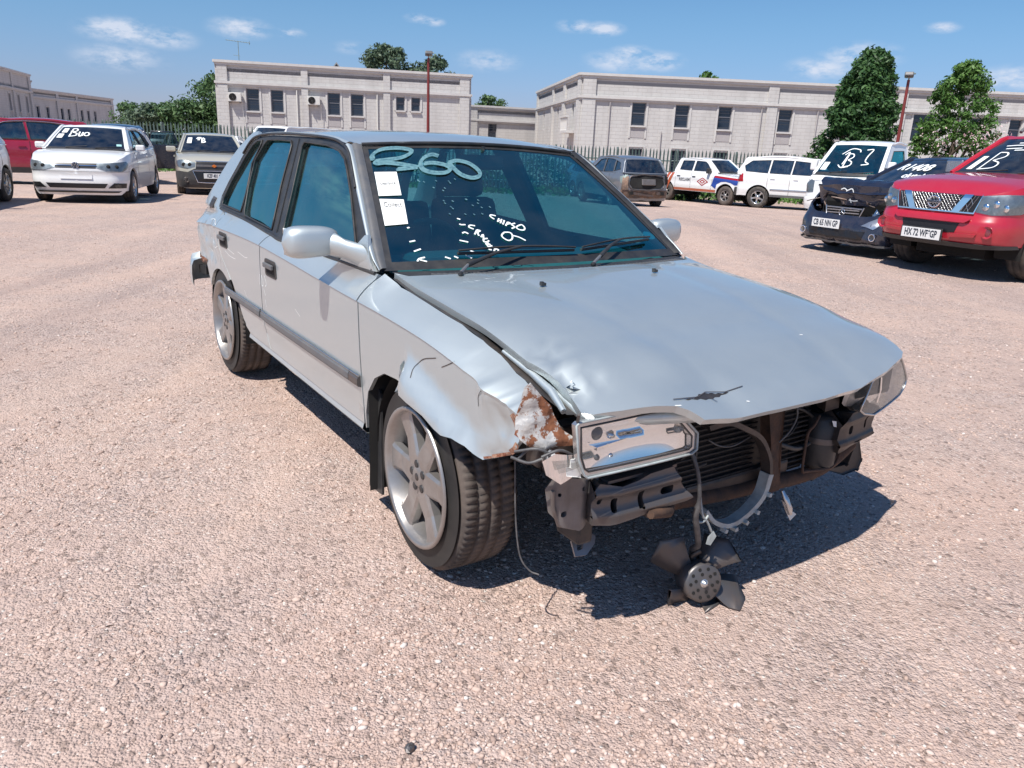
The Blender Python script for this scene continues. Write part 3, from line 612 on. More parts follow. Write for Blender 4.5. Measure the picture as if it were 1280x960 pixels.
def building_right():
    A = (3.551, 50.4156); B = (33.12, 52.0); Q = .83   # the corner pier reaches round to the side wall
    r = thing('building', 'wide cream block with narrow windows behind the fence and the two leafy trees', 'building')
    wins = [(2.42, 3.28, 2.98, 4.33), (5.16, 6.02, 2.97, 4.31), (7.9, 8.74, 2.96, 4.31), (11.75, 12.6, 2.96, 4.31), (15.2, 16.05, 2.96, 4.31), (20.45, 21.64, 2.5, 4.4, 2), (24.2, 25.0, 2.96, 4.31), (26.8, 27.6, 2.96, 4.31)]
    wins += [(a, b, .2, 1.6, 1) for a, b in ((2.42, 3.28), (5.16, 6.02), (7.9, 8.74), (11.75, 12.6), (24.2, 25))]
    wins = [(w_[0] + Q, w_[1] + Q) + tuple(w_[2:]) for w_ in wins]
    P0, Ln = facade(r, A, B, 5.88, -.7, wins, [(a + Q, b + Q) for a, b in [(-.76, .06), (10.9, 11.55), (19.2, 19.8), (28.1, 28.6)]], 4.5)
    P = lambda s_, z, o=0.: P0(s_ + Q, z, o)
    for sp_ in (1.0, 4.35, 10.6, 14.2): q = MB(); q.tube([P(sp_, -.6, .08), P(sp_, 4.3 if sp_ != 4.35 else 2.7, .08)], .035, 8); q.build('downpipe', 'wall_dark', r)
    A0 = (3.549, 50.413); C0_ = (1.21, 68.12)
    e = (Vector(B) - Vector(A)).normalized(); n = Vector((e.y, -e.x)); D = -n * 18
    P2, L2 = facade(r, C0_, A0, 5.88, -.7, [(L2_ - b, L2_ - a, c, d, 0) for L2_, a, b, c, d in [(17.87, 1.0, 1.6, 3.47, 4.25), (17.87, 2.1, 2.75, 3.47, 4.25), (17.87, 14.0, 14.6, 2.8, 4.2), (17.87, 10.8, 11.4, 2.8, 4.2), (17.87, 7.7, 8.3, 2.8, 4.2)]],
                    [(17.87 - .75, 17.87), (17.87 - 5.7, 17.87 - 4.9), (17.87 - 10.2, 17.87 - 9.6), (0, .6)], 4.5)
    D1 = Vector(B) + D
    facade(r, B, tuple(D1), 5.88, -.7, [], [], 4.5); facade(r, tuple(D1), C0_, 5.88, -.7, [], [], 4.5)
    roof_slab(r, [A0, B, tuple(D1), C0_], 5.5)
    # balcony with balusters between the trees, and a small one on the side wall
    def balcony(P, s0, s1, z, out, lab, k):
        t = thing('balcony', lab, 'balcony', P((s0 + s1) / 2, z, out / 2), 0)
        o = Vector(P((s0 + s1) / 2, z, out / 2)); Q = lambda s, o_, z_: tuple(Vector(P(s, z_, o_)) - o)
        def bx(name, a, b, o0, o1, z0, z1):
            m = MB(); m.add([Q(s, q, zz) for zz in (z0, z1) for s, q in ((a, o0), (b, o0), (b, o1), (a, o1))], [(3, 2, 1, 0), (4, 5, 6, 7), (0, 1, 5, 4), (1, 2, 6, 5), (2, 3, 7, 6), (3, 0, 4, 7)]); m.build(name, 'wall_trim', t)
        bx('slab', s0, s1, .01, out, z - .15, z); bx('handrail', s0, s1, out - .16, out, z + .80, z + .90)
        prof = [(.05, 0), (.05, .06), (.03, .12), (.065, .3), (.035, .5), (.03, .6), (.05, .7), (.05, .8)]
        me = None
        for i in range(k):
            s = s0 + (i + .5) * (s1 - s0) / k; c = Q(s, out - .08, z)
            if me is None: m = MB(); m.lathe(prof, 8); ob = m.build('baluster', 'wall_trim', t); ob.location = c; me = ob
            else: share(me, t, c)
    balcony(P, 19.9, 22.4, 1.85, .9, 'white balustrade of a balcony between the two trees', 10)
    balcony(P2, 17.87 - 3.2, 17.87 - .9, 2.55, .7, 'small white balustraded balcony on the side wall near the corner of the right building', 7)
    p = P(25.6, 5.5, -1.0); t = thing('tv_antenna', 'thin antenna on the right building beyond the second tree', 'antenna', p)
    m = MB(); m.tube([(0, 0, 0), (0, 0, 1.35)], .03, 6); m.build('mast', 'dark_metal', t)
    m = MB(); m.tube([(-.22, 0, .95), (.22, 0, 1.0)], .02, 6); m.tube([(-.05, 0, .7), (-.05, 0, 1.3)], .05, 6); m.build('dipoles', 'dark_metal', t)
    # link building
    r = thing('building', 'low cream link block set back between the two larger buildings', 'building')
    P3, L3 = facade(r, (-6.5, 67.4), (1.35, 69.9), 4.63, -.7, [(3.75, 4.5, 1.9, 3.25, 0)], [(2.0, 2.75)], 3.45)
    facade(r, (1.35, 69.9), (-1.0, 79), 4.63, -.7, [], [], 3.45); facade(r, (-1.0, 79), (-9, 77), 4.63, -.7, [], [], 3.45); facade(r, (-9, 77), (-6.5, 67.4), 4.63, -.7, [], [], 3.45)
    roof_slab(r, [(-6.5, 67.4), (1.35, 69.9), (-1, 79), (-9, 77)], 4.3)
building_right()

def building_far():
    r = thing('building', 'pale building receding at the left edge behind the red car', 'building')
    W1 = [(a, a + .62, 2.55, 3.9) for a in (1.74, 3.84, 7.05, 8.69, 11.9, 13.6, 15.4)]
    facade(r, (-57.9, 94.0), (-58.6, 115.0), 5.82, -.7, W1, [(-.1, .5), (6.2, 6.8), (10.9, 11.4), (20.4, 21)], 4.9)
    facade(r, (-50.9, 79.3), (-54.0, 88.6), 6.9, -.7, [(1.0, 1.7, 3.0, 4.6), (4.2, 4.9, 3.0, 4.6), (7.3, 8.0, 3.0, 4.6)], [(2.4, 2.9), (8.9, 9.75)], 5.1)
    facade(r, (-49.5, 60.0), (-50.9, 79.28), 6.9, -.7, [(12, 12.7, 3.0, 4.6), (16, 16.7, 3.0, 4.6)], [(17.0, 17.7)], 5.1)
    facade(r, (-54.0, 88.65), (-57.9, 93.95), 6.3, -.7, [], [], 4.9)
    facade(r, (-58.6, 115.0), (-75, 114.0), 5.82, -.7, [], [], 4.9)
    roof_slab(r, [(-49.5, 60), (-50.9, 79.3), (-54, 88.6), (-57.9, 94), (-58.6, 115), (-75, 114), (-70, 60)], 5.5)
building_far()

# ------------------------------------------------------------------ palisade fence
def fence():
    F0 = [(-34, 38.5), (-19, 36.2), (1.5, 34.6), (14.5, 36.5), (40, 41.0)]
    t = thing('palisade_fence', 'galvanised palisade fence of spiked pales along the back of the yard', 'fence', (0, 0, 0))
    pale = MB()
    prof = [(-.033, 0), (0, .014), (.033, 0)]; V = []; 
    for z in (.06, 1.86): V += [(x, y, z) for x, y in prof]
    V += [(-.033, 0, 1.9), (-.016, .007, 2.0), (0, .014, 2.07), (.016, .007, 2.0), (.033, 0, 1.9)]
    pale.add(V, [(0, 1, 4, 3), (1, 2, 5, 4), (3, 4, 8, 7, 6), (4, 5, 10, 9, 8)]); V2 = [(x, y + .006, z) for x, y, z in V]; pale.add(V2, [(3, 4, 1, 0), (4, 5, 2, 1), (6, 7, 8, 4, 3), (8, 9, 10, 5, 4)])
    first = None; far = MB(); cnt = 0
    post = None
    for (a, b) in zip(F0, F0[1:]):
        a = Vector(a); b = Vector(b); e = (b - a).normalized(); ln = (b - a).length; ang = math.atan2(e.y, e.x); k = int(ln / .162)
        for i in range(k):
            p = a + e * (i * .162); z = gz(p.x, p.y)
            tilt = random.uniform(-.012, .012)
            if -20.5 < p.x < 17.2 and cnt < 300:
                cnt += 1
                if first is None:
                    first = pale.build('pale', 'fence_dark', t); o = first
                else: o = share(first, t)
                o.location = (p.x, p.y, z + random.uniform(-.015, .015)); o.rotation_euler = (0, tilt, ang)
            else:
                c, s_ = math.cos(ang), math.sin(ang)
                far.add([(p.x + x * c - y * s_, p.y + x * s_ + y * c, z + h) for x, y, h in pale.v], pale.f)
        rl = []
        for h in (.45, 1.55):
            m = MB(); K = max(2, int(ln / 2)); pts = [(a.x + e.x * ln * q / K - e.y * .04, a.y + e.y * ln * q / K + e.x * .04, gz(a.x + e.x * ln * q / K, a.y + e.y * ln * q / K) + h) for q in range(K + 1)]
            m.tube(pts, .028, 4); m.build('rail', 'galv', t)
        for i in range(int(ln / 2.75) + 1):
            p = a + e * (i * 2.75); z = gz(p.x, p.y)
            if post is None: m = MB().box((0, .07, 1.0), (.08, .06, 2.1)); post = m.build('post', 'galv', t); o = post
            else: o = share(post, t)
            o.location = (p.x, p.y, z); o.rotation_euler = (0, 0, ang)
    o = far.build('pales_beyond', 'fence_dark', t); o['kind'] = 'stuff'
fence()

# ------------------------------------------------------------------ lamp poles
def pole(x, y, ztop, lab, ang, zb):
    t = thing('lamp_pole', lab, 'lamp pole', (x, y, zb), ang, 'red lamp poles'); h = ztop - zb
    m = MB(); m.tube([(0, 0, 0), (0, 0, h * .5), (0, 0, h)], [.075, .065, .05], 10); m.build('pole', 'pole_red', t)
    m = MB(); m.tube([(0, 0, h), (.0, -.03, h + .12), (.05, -.1, h + .2), (.2, -.16, h + .2)], .028, 6); m.build('arm', 'galv', t)
    m = MB(); m.box((.0, -.16, h + .16), (.30, .20, .15), rot=(R(-28), 0, 0)); m.build('lamp_housing', 'grey_trim', t, bevel=.03)
    m = MB(); m.box((.0, -.205, h + .078), (.24, .15, .012), rot=(R(-28), 0, 0)); m.build('lens', 'clear', t)
pole(-4.02, 34.0 + .2, 4.75, 'red lamp pole in front of the left building', .2, -.55)
pole(11.2 * 30 / 24, 30.0, 1.298 + (3.66 - 1.298) * 30 / 24, 'red lamp pole leaning between the two trees', -.5, -.55)

# ------------------------------------------------------------------ trees
def leafmat(name, a, b_, c):
    m = bpy.data.materials.new(name); m.use_nodes = True; t = m.node_tree; p = t.nodes['Principled BSDF']; p.inputs['Roughness'].default_value = .5; p.inputs['Specular IOR Level'].default_value = .28
    g = N(t, 'ShaderNodeNewGeometry'); rp = N(t, 'ShaderNodeValToRGB'); L(t, g.outputs['Random Per Island'], rp.inputs[0]); e = rp.color_ramp.elements
    e[0].color = (*a, 1); e[1].color = (*c, 1); e[1].position = 1; q = e.new(.5); q.color = (*b_, 1); L(t, rp.outputs[0], p.inputs['Base Color'])
    tl = N(t, 'ShaderNodeBsdfTranslucent'); L(t, rp.outputs[0], tl.inputs[0]); mx = N(t, 'ShaderNodeMixShader'); mx.inputs[0].default_value = .22
    o = t.nodes['Material Output']; L(t, p.outputs[0], mx.inputs[1]); L(t, tl.outputs[0], mx.inputs[2]); L(t, mx.outputs[0], o.inputs[0]); return m
MT['leaf_dark'] = leafmat('dark_leaf', (.022, .062, .022), (.045, .105, .034), (.09, .18, .055))
MT['leaf_mid'] = leafmat('mid_leaf', (.05, .12, .025), (.085, .18, .04), (.15, .26, .07))
MT['leaf_far'] = leafmat('far_leaf', (.05, .10, .045), (.085, .155, .06), (.14, .22, .09))
MT['leaf_blue'] = leafmat('grey_leaf', (.06, .10, .07), (.10, .15, .09), (.15, .20, .12))
MT['bark'] = mat('bark', (.10, .075, .055), .95, noise=(8, .6, (.18, .14, .11)), bump=(25, .8, .02))
MT['blossom'] = leafmat('pink_blossom', (.62, .38, .42), (.72, .52, .53), (.78, .68, .66))
def leaves(P, Nn, size, seed):
    """P centres, leaf-shaped quads scattered with their normals roughly outward"""
    g = np.random.default_rng(seed); n = len(P)
    a = g.normal(size=(n, 3)) * .8 + Nn; a /= np.linalg.norm(a, axis=1)[:, None]
    b = np.cross(a, g.normal(size=(n, 3))); b /= np.linalg.norm(b, axis=1)[:, None]; c = np.cross(a, b)
    s = size * (.6 + .8 * g.random(n))[:, None]
    V = np.stack([P - b * s, P + c * s * .42 + a * s * .1, P + b * s, P - c * s * .42 + a * s * .1], 1)
    return V.reshape(-1, 3)
def quads(name, V, m, parent):
    n = len(V) // 4; me = bpy.data.meshes.new(name); me.vertices.add(n * 4); me.vertices.foreach_set('co', V.ravel()); me.loops.add(n * 4); me.loops.foreach_set('vertex_index', np.arange(n * 4, dtype=np.int32)); me.polygons.add(n); me.polygons.foreach_set('loop_start', np.arange(n) * 4); me.update(calc_edges=True)
    me.materials.append(MT[m]); o = bpy.data.objects.new(name, me); COL.objects.link(o); o.parent = parent; return o
def tree(x, y, zb, h, rad, shape, nclump, nleaf, lsize, lm, lab, seed, trunk_h=.2, group=None, lean=0, name='tree', cat='tree', csz=.2, lab_extra=None):
    g = np.random.default_rng(seed); t = thing(name, lab, cat, (x, y, zb), 0, group)
    Pc = []
    for i in range(nclump):
        f = g.random() ** .8; hh = trunk_h + (1 - trunk_h) * f; rr = shape(f) * rad * (g.random() ** .35); a = g.random() * 6.283
        Pc.append((rr * math.cos(a) + lean * f, rr * math.sin(a), hh * h))
    Pc = np.array(Pc); V = []
    per = nleaf // nclump
    for i, c in enumerate(Pc):
        d = g.normal(size=(per, 3)); d /= np.linalg.norm(d, axis=1)[:, None]; rs = csz * rad * (.55 + .8 * g.random()); q = d * (g.random((per, 1)) ** .4) * rs * np.array([1, 1, .75])
        V.append(leaves(c + q, d + np.array([0, 0, .5]), lsize, seed * 1000 + i))
    quads('crown', np.concatenate(V), lm, t)
    m = MB(); top = (lean * .6, 0, h * .75); m.tube([(0, 0, -.1), (.03, .02, h * trunk_h), (lean * .3, 0, h * .45), top], [rad * .085, rad * .065, rad * .045, rad * .015], 8)
    for i in range(9):
        c = Pc[g.integers(nclump)]; z0 = h * (trunk_h + .35 * g.random()); 
        if c[2] > z0: m.tube([(lean * .2, 0, z0), tuple((np.array([0, 0, z0]) * .5 + c * .5) + np.array([0, 0, .02 * h])), tuple(c)], [rad * .03, rad * .02, rad * .008], 5)
    m.build('trunk', 'bark', t)
    return t, Pc
K = 33 / 26
cone = lambda f: (1.0 - .12 * (1 - f) ** 4) * (1 - f ** 2.6) ** .75 + .05 if f > .12 else .86 + f
def oval(f): return math.sqrt(max(0, 1 - (2 * f - 1) ** 2)) * .95 + .08
tree(10.62 * K, 33, -.55, 1.298 + (4.84 - 1.298) * K + .55 - .35, 2.02, lambda f: max(.14, (1 - f) ** .45 * (.93 + .07 * math.sin(f * 23)) * (1 if f > .06 else .85)), 360, 36000, .095, 'leaf_dark', 'dense dark green conical tree behind the white truck', 3, .05, csz=.17, lean=.45)
t2, pc = tree(14.55 * 33 / 27, 33.2, -.55, 1.298 + (4.67 - 1.298) * 33 / 27 + .55 - .2, 1.5 * 33 / 27, lambda f: max(.12, (1 - f ** 2.4) ** .6 * (.75 + .3 * f)), 210, 15000, .085, 'leaf_mid', 'looser bright green tree with pink blossom low down, behind the red SUV', 5, .05, csz=.17)
g_ = np.random.default_rng(5); low = pc[(pc[:, 2] < 3.3) & (pc[:, 1] < -.1)]; PB = low[g_.integers(len(low), size=800)] + g_.normal(size=(800, 3)) * .20; PB[:, 1] -= .22 + .2 * g_.random(800)
quads('blossom', leaves(PB, np.tile([0, -1, .3], (800, 1)), .05, 77), 'blossom', t2)
# left hand trees beyond the fence
tree(-28.0, 60, -.5, 3.7, 1.9, oval, 60, 5200, .15, 'leaf_blue', 'thin grey green tree beside the pale far building', 11, .15, csz=.3)
tree(-25.6, 61, -.5, 4.1, 2.5, oval, 110, 8000, .16, 'leaf_far', 'bushy green tree between two others left of the left building', 12, .1, csz=.28)
tree(-22.9, 63, -.5, 6.3, 2.9, oval, 160, 11000, .16, 'leaf_far', 'tallest green tree standing against the left end of the left building', 13, .1, csz=.28)
tree(-31.3, 66, -.5, 4.2, 2.1, oval, 60, 3600, .16, 'leaf_far', 'small tree leftmost of the trees left of the left building', 17, .1, csz=.3)
tree(-12.6, 75, -.5, 10.2, 2.5, oval, 60, 6500, .17, 'leaf_blue', 'grey green treetop above the roof of the left building', 14, .45, csz=.3)
tree(-8.3, 75, -.5, 9.4, 1.9, oval, 45, 4800, .17, 'leaf_blue', 'smaller treetop right above the lamp pole behind the left building', 15, .45, csz=.3)
tree(-3.8, 90, -.5, 7.0, 2.1, oval, 60, 4200, .2, 'leaf_far', 'round treetop above the low link block', 16, .3, csz=.3)
tree(17.8, 80, -.5, 9.5, 1.4, oval, 40, 2400, .2, 'leaf_mid', 'tip of a tree above the right building roof', 18, .4, csz=.3)
# wild green strip along the fence
def verge():
    g = np.random.default_rng(4); n = 9000; x = g.uniform(-22, 22, n); y = np.where(x < 1.5, 34.6 + (1.5 - x) * .078, 34.6 + (x - 1.5) * .146) + g.normal(0, .8, n) - .9
    z = np.array([gz(a, b) for a, b in zip(x, y)]); h = g.random(n) * .30 * (.35 + .65 * (np.sin(x * 1.7) > -.4))
    quads('grass', leaves(np.stack([x, y, z + h], -1), np.tile([0, -.6, .4], (n, 1)), .10, 9), 'leaf_mid', None)
    o = bpy.data.objects['grass']; o['kind'] = 'stuff'; o['label'] = 'strip of weeds and grass at the foot of the fence'
    n = 14000; x = g.uniform(-24, 30, n); y = np.where(x < 1.5, 35.8 + (1.5 - x) * .078, 35.8 + (x - 1.5) * .146) + g.random(n) * 1.2
    h = g.random(n) * (1.1 + .35 * np.sin(x * .9) + .2 * np.sin(x * 2.3))
    quads('hedge', leaves(np.stack([x, y, -.5 + h], -1), np.tile([0, -1, .4], (n, 1)), .11, 19), 'leaf_dark', None)
    o = bpy.data.objects['hedge']; o['label'] = 'low dark hedge seen between the pales of the fence'; o['category'] = 'hedge'
verge()
# ================================================================== the silver hatchback
CARX, CARY, CARYAW = -0.979936, 4.663825, -0.979257
car = thing('hatchback_car', 'silver hatchback in the foreground with its front bumper torn away', 'car', (CARX, CARY, 0), CARYAW)
def fnoise(x, y, z, s, seed=0):
    from mathutils import noise
    return noise.noise(Vector((x * s + seed * 7.1, y * s, z * s)))
ZC = [(-.8, .79), (-.3, .812), (0, .824), (.65, .831), (1.1, .82), (1.55, .80), (1.8, .79), (2.45, .762), (2.75, .725), (2.97, .68), (3.2, .65)]
WS = [(-.78, .60), (-.74, .715), (-.67, .768), (-.55, .798), (-.3, .806), (0, .809), (.3, .81), (1.5, .812), (2.6, .81), (2.85, .803), (3.0, .785), (3.12, .755), (3.2, .72)]
FT = [(1.9, .884), (2.0, .882), (2.14, .850), (2.31, .833), (2.54, .808), (2.66, .787), (2.74, .765), (2.87, .728), (3.05, .695), (3.2, .67)]   # top of fender at the bonnet gap
SIDE = [None]
def sideY(x, z, dent=True):
    w = sm(WS, x); c = sm(ZC, x); d = z - c
    fk = ss((x - 1.85) / .3)
    if z > .86 and x < 2.0:
        g = .742 - .385 * (z - .88) + (w - .81) * .45
        a = ss((z - .86) / .05) * (1 - fk); 
    else: g = 0; a = 0
    if (d <= 0 if SIDE[0] is None else SIDE[0] < 0):
        y = w - .024 * (min(abs(d), .6) / .55) ** 2.0 - .005
    else:
        top = max(.03, sm(FT, x) - c); t = d / (top if fk > .02 else .056); tt = (d / .056)
        t = min(t, 1.25); tt = min(tt, 1.25); y = w - (1 - fk) * .062 * (.62 * tt + .38 * tt * abs(tt)) - fk * .107 * (.55 * t + .45 * t * abs(t))
    # swage line low on the doors
    y -= .006 * math.exp(-((z - .40) / .03) ** 2) * (1 if .4 < x < 2.0 else 0)
    return y * (1 - a) + g * a
def dent(x, y, z):
    """crash damage on the right front fender and the rear quarter"""
    o = 0
    if x > 2.25:
        # arch lip pulled outwards along a slanting fold, starting at a tear
        u = (x - 2.40) * .287 + (z - .60) * .958
        o += .048 * (1 - ss(u / .105)) * ss((x - 2.36) / .05) * (1 - .5 * ss((x - 2.75) / .2))
        o += .022 * (.25 - abs(fnoise(x * .7 + z * .5, 0, z, 9, 1))) * ss((x - 2.66) / .2) + .014 * (.25 - abs(fnoise(x, 0, z, 19, 2))) * ss((x - 2.78) / .12)
        o += .010 * math.exp(-((x - 2.83) ** 2 + (z - .70) ** 2) / .0012) - .006 * math.exp(-((x - 2.88) ** 2 + (z - .62) ** 2) / .002)
    if x < .25:
        k = ss((.12 - x) / .3) * ss((z - .56) / .1) * ss((.90 - z) / .1)
        o -= k * (.022 * abs(fnoise(x, 0, z, 7, 4)) + .010 * fnoise(x, 0, z, 17, 5) + .02 * math.exp(-((x + .22) ** 2 + (z - .76) ** 2) / .012))
    o += .0016 * fnoise(x, 0, z, 2.6, 8)
    return o
def SR(x, z): y = sideY(x, z) + dent(x, 0, z); return (x, -y, z)
def SLf(x, z): return (x, sideY(x, z) + .001 * fnoise(x, 3, z, 3, 3), z)

# outlines in (x, z)
BELT = [(-.194, .911), (.283, .901), (.839, .879), (1.069, .871), (1.983, .872)]
DLO = [(1.985, .875), (1.608, 1.126), (1.482, 1.216), (1.418, 1.256), (1.344, 1.281), (1.209, 1.301), (.935, 1.312), (.561, 1.316), (.271, 1.314), (.077, 1.3), (-.014, 1.272), (-.085, 1.208), (-.215, 1.053), (-.262, .973), (-.252, .918), (-.194, .911), (.283, .901), (.839, .879), (1.069, .871)]
FD = [(1.990, .868), (1.992, .80), (2.00, .50), (2.003, .40), (1.995, .335), (.86, .335), (.80, .40), (.795, .5), (.825, .79), (.851, .875), (1.069, .867)]
RD = [(.841, .876), (.815, .79), (.785, .5), (.79, .40), (.85, .335), (.50, .335), (.42, .36), (.37, .42), (.31, .50), (.24, .56), (.14, .62), (.04, .68), (-.01, .74), (-.04, .82), (-.07, .88), (-.16, .905), (.283, .897)]
FF = [(2.002, .80), (2.0, .845), (2.022, .874), (2.14, .846), (2.31, .830), (2.54, .806), (2.66, .785), (2.745, .763), (2.818, .741), (2.905, .719), (2.957, .696), (2.989, .669), (2.98, .645), (2.971, .622), (2.967, .588), (2.944, .563), (2.897, .540), (2.844, .516), (2.81, .522), (2.776, .533), (2.72, .538), (2.674, .532), (2.636, .538), (2.568, .556), (2.46, .565), (2.38, .578), (2.295, .585), (2.202, .579), (2.12, .54), (2.056, .473), (2.022, .385), (2.016, .325), (2.010, .325), (2.012, .40), (2.010, .5)]
QP = [(-.155, .901), (-.075, .875), (-.05, .82), (-.018, .74), (.035, .672), (.14, .612), (.20, .568)] + arc(-.03, .245, .345, 62, 142, 12) + [(-.335, .545), (-.36, .60), (-.43, .602), (-.55, .61), (-.66, .62), (-.70, .70), (-.715, .80), (-.69, .875), (-.63, .935), (-.52, 1.02), (-.38, 1.15), (-.22, 1.25), (-.10, 1.305), (-.03, 1.328), (.07, 1.334), (.08, 1.303), (-.017, 1.275), (-.089, 1.210), (-.219, 1.055), (-.267, .973), (-.257, .914), (-.196, .907)]
def clip(P, sgn):
    """part of an (x,z) outline above (+1) or below (-1) the body crease"""
    D = dens(P, .02); d = [sgn * (z - sm(ZC, x)) for x, z in D]; o = []
    for i in range(len(D)):
        a, b = D[i - 1], D[i]; da, db = d[i - 1], d[i]
        if (da > 0) != (db > 0):
            t = da / (da - db); x = a[0] + (b[0] - a[0]) * t; o.append((x, sm(ZC, x)))
        if db > 0: o.append(b)
    # follow the curved crease along the cut
    r = []
    for i in range(len(o)):
        a, b = o[i - 1], o[i]
        if abs(a[1] - sm(ZC, a[0])) < 1e-6 and abs(b[1] - sm(ZC, b[0])) < 1e-6 and abs(a[0] - b[0]) > .03:
            n = int(abs(a[0] - b[0]) / .03) + 1; r += [(a[0] + (b[0] - a[0]) * k / n, sm(ZC, a[0] + (b[0] - a[0]) * k / n)) for k in range(1, n)]
        r.append(b)
    return r
def crease_sheet(P, lift, step, skirt):
    m = MB()
    for sg in (1, -1):
        SIDE[0] = sg; Q = clip(P, sg)
        if len(Q) > 2: m.sheet(Q, lift, step, skirt=skirt, back=True)
    SIDE[0] = None
    return m
def panels(lift, suffix_label=None):
    f_ = crease_sheet(FF, lift, .026, .014); f_.build('front_fender', 'silver', car, **({'label': 'crumpled front fender with a folded lower edge and rusty tears'} if lift is SR else {}))
    d1 = crease_sheet(FD, lift, .045, .016).build('front_door', 'silver', car)
    d2 = crease_sheet(RD, lift, .045, .016).build('rear_door', 'silver', car)
    crease_sheet(QP, lift, .035, .016).build('rear_quarter_panel', 'silver', car, **({'label': 'scraped and dented rear quarter panel'} if lift is SR else {}))
    # rocker and its tucked lower lip
    k = 1 if lift is SLf else -1
    xs = [.47 + .0605 * i for i in range(26)]
    A = [(x, k * (sideY(x, .335) - .004), .331) for x in xs]; B = [(x, k * (sideY(x, .30) + .004), .312) for x in xs]; C = [(x, k * (sideY(x, .30) - .012), .292) for x in xs]; D = [(x, k * (sideY(x, .30) - .09), .27) for x in xs]
    m = MB(); m.ruled(A, B, 2); m.ruled(B, C, 2); m.ruled(C, D, 2); m.build('side_sill', 'silver', car)
    return d1, d2
d1R, d2R = panels(SR); d1L, d2L = panels(SLf)

# window frames (dark) with the panes set in them
FG = [(1.842, .886), (1.575, 1.108), (1.454, 1.196), (1.394, 1.234), (1.311, 1.262), (1.162, 1.281), (.86, 1.29), (.842, 1.27), (.911, 1.065), (.957, .892), (1.107, .884)]
RG = [(.796, .893), (.725, 1.086), (.69, 1.27), (.658, 1.292), (.456, 1.295), (.288, 1.292), (.248, 1.27), (.173, 1.188), (.204, 1.054), (.271, .935), (.303, .914)]
QG = [(.198, 1.023), (.137, 1.168), (.189, 1.262), (.184, 1.288), (.105, 1.285), (.041, 1.261), (-.028, 1.198), (-.150, 1.063), (-.203, .969), (-.196, .932), (.21, .924)]
for lift in (SR, SLf):
    k = -1 if lift is SR else 1
    MB().sheet(DLO, lift, .05, holes=[FG, RG, QG], skirt=.02, off=-.004, back=True).build('window_frame', 'grey_trim' if 0 else 'black_trim', car)
    for nm, G, dd in (('front_window', FG, None), ('rear_window', RG, None), ('quarter_window', QG, None)):
        MB().sheet(G, lift, .07, off=-.014).build(nm, 'glass_side' if k < 0 else 'glass_clear', car)
        m = MB(); loop = dens(G, .06); m.tube([lift(x, z) for x, z in loop], .005, 5, closed=True); m.build('window_seal', 'black_trim', car)
    # waist strip and the drip rail above the doors
    m = MB(); pts = cr([(-.192, .909), (.282, .899), (.841, .878), (1.071, .870), (1.975, .868)], 6)
    m.tube([(x, k * (sideY(x, z) + .004), z) for x, z in pts], .0075, 6); m.build('waist_strip', 'black_trim', car)
    top = cr([p for p in DLO[1:12]], 4)
    m = MB(); m.tube([(x, k * (sideY(x, z) + .002), z + .007) for x, z in top], .006, 6); m.build('drip_rail', 'black_trim', car)
    # B pillar split line and the narrow quarter-light bar
    m = MB(); m.sheet([(.862, .889), (.874, .889), (.765, 1.305), (.755, 1.305)], lift, .05, off=-.0015); m.build('pillar_gap', 'dark', car)

# roof, A pillars
ZR = [(-.20, 1.262), (-.08, 1.298), (.1, 1.312), (.5, 1.324), (.9, 1.324), (1.2, 1.312), (1.38, 1.290), (1.45, 1.277)]
def roofP(x, y):
    hw = .562; t = abs(y) / hw; return (x, y, sm(ZR, x) + .036 * (1 - min(t, 1) ** 2.4) - .004 * max(0, t - 1))
rf = [(1.385, -.548), (1.418, -.36), (1.436, -.1), (1.436, .1), (1.418, .36), (1.385, .548), (1.3, .560), (.6, .566), (.0, .556), (-.09, .53), (-.155, .3), (-.18, 0), (-.155, -.3), (-.09, -.53), (.0, -.556), (.6, -.566), (1.3, -.560)]
MB().sheet(rf, roofP, .07, skirt=.012, back=True, centre=(.6, 0, .5)).build('roof', 'silver', car)
for k in (-1, 1):
    xs = [1.358 - i * .06 for i in range(24)]
    def dl(x):
        z = lin(sorted([(p[0], p[1]) for p in DLO[4:12]]), x); return z
    A = []; B = []
    for x in xs:
        z = max(dl(x), 1.2) + .012; A.append((x, k * (sideY(x, z) + .0), z)); B.append((x, k * (lin([(0, .5575), (.6, .564), (1.4, .548)], x)), sm(ZR, x) + .0035))
    m = MB(); m.ruled(A, B, 5, centre=(.6, 0, .6), bulge=.008); m.build('roof_rail', 'silver', car)
    # pillar between door frame and windscreen
    n = 14; A = []; W0 = []
    dA = [(1.995, .879), (1.609, 1.131), (1.483, 1.221), (1.419, 1.263), (1.358, 1.288)]
    for i in range(n + 1):
        q = i / n; px = 1.995 + (1.358 - 1.995) * q; z = lin(sorted([(a, b) for a, b in dA]), px)
        A.append((px, k * (sideY(px, z) + .002), z)); W0.append((1.972 + (1.388 - 1.972) * q, k * (.708 + (.545 - .708) * q), .884 + (1.287 - .884) * q + .012 * math.sin(math.pi * q)))
    Mid = [tuple(Vector(a).lerp(Vector(b), .52 if k < 0 else .30)) for a, b in zip(A, W0)]
    m = MB(); m.ruled(A, Mid, 4, bulge=.006); m.build('windscreen_pillar', 'silver', car)
    W1 = [(x + .004, y * .975, z) for x, y, z in W0]
    m = MB(); m.ruled([tuple(Vector(p) + Vector((.002, k * .001, .001))) for p in Mid], W1, 5, bulge=.010); m.build('pillar_moulding', 'grey_trim' if k < 0 else 'black_trim', car)
m = MB().box((1.372, -.575, 1.213), (.050, .014, .022), rot=(0, R(48), 0)); m.build('aerial_base', 'black_trim', car)

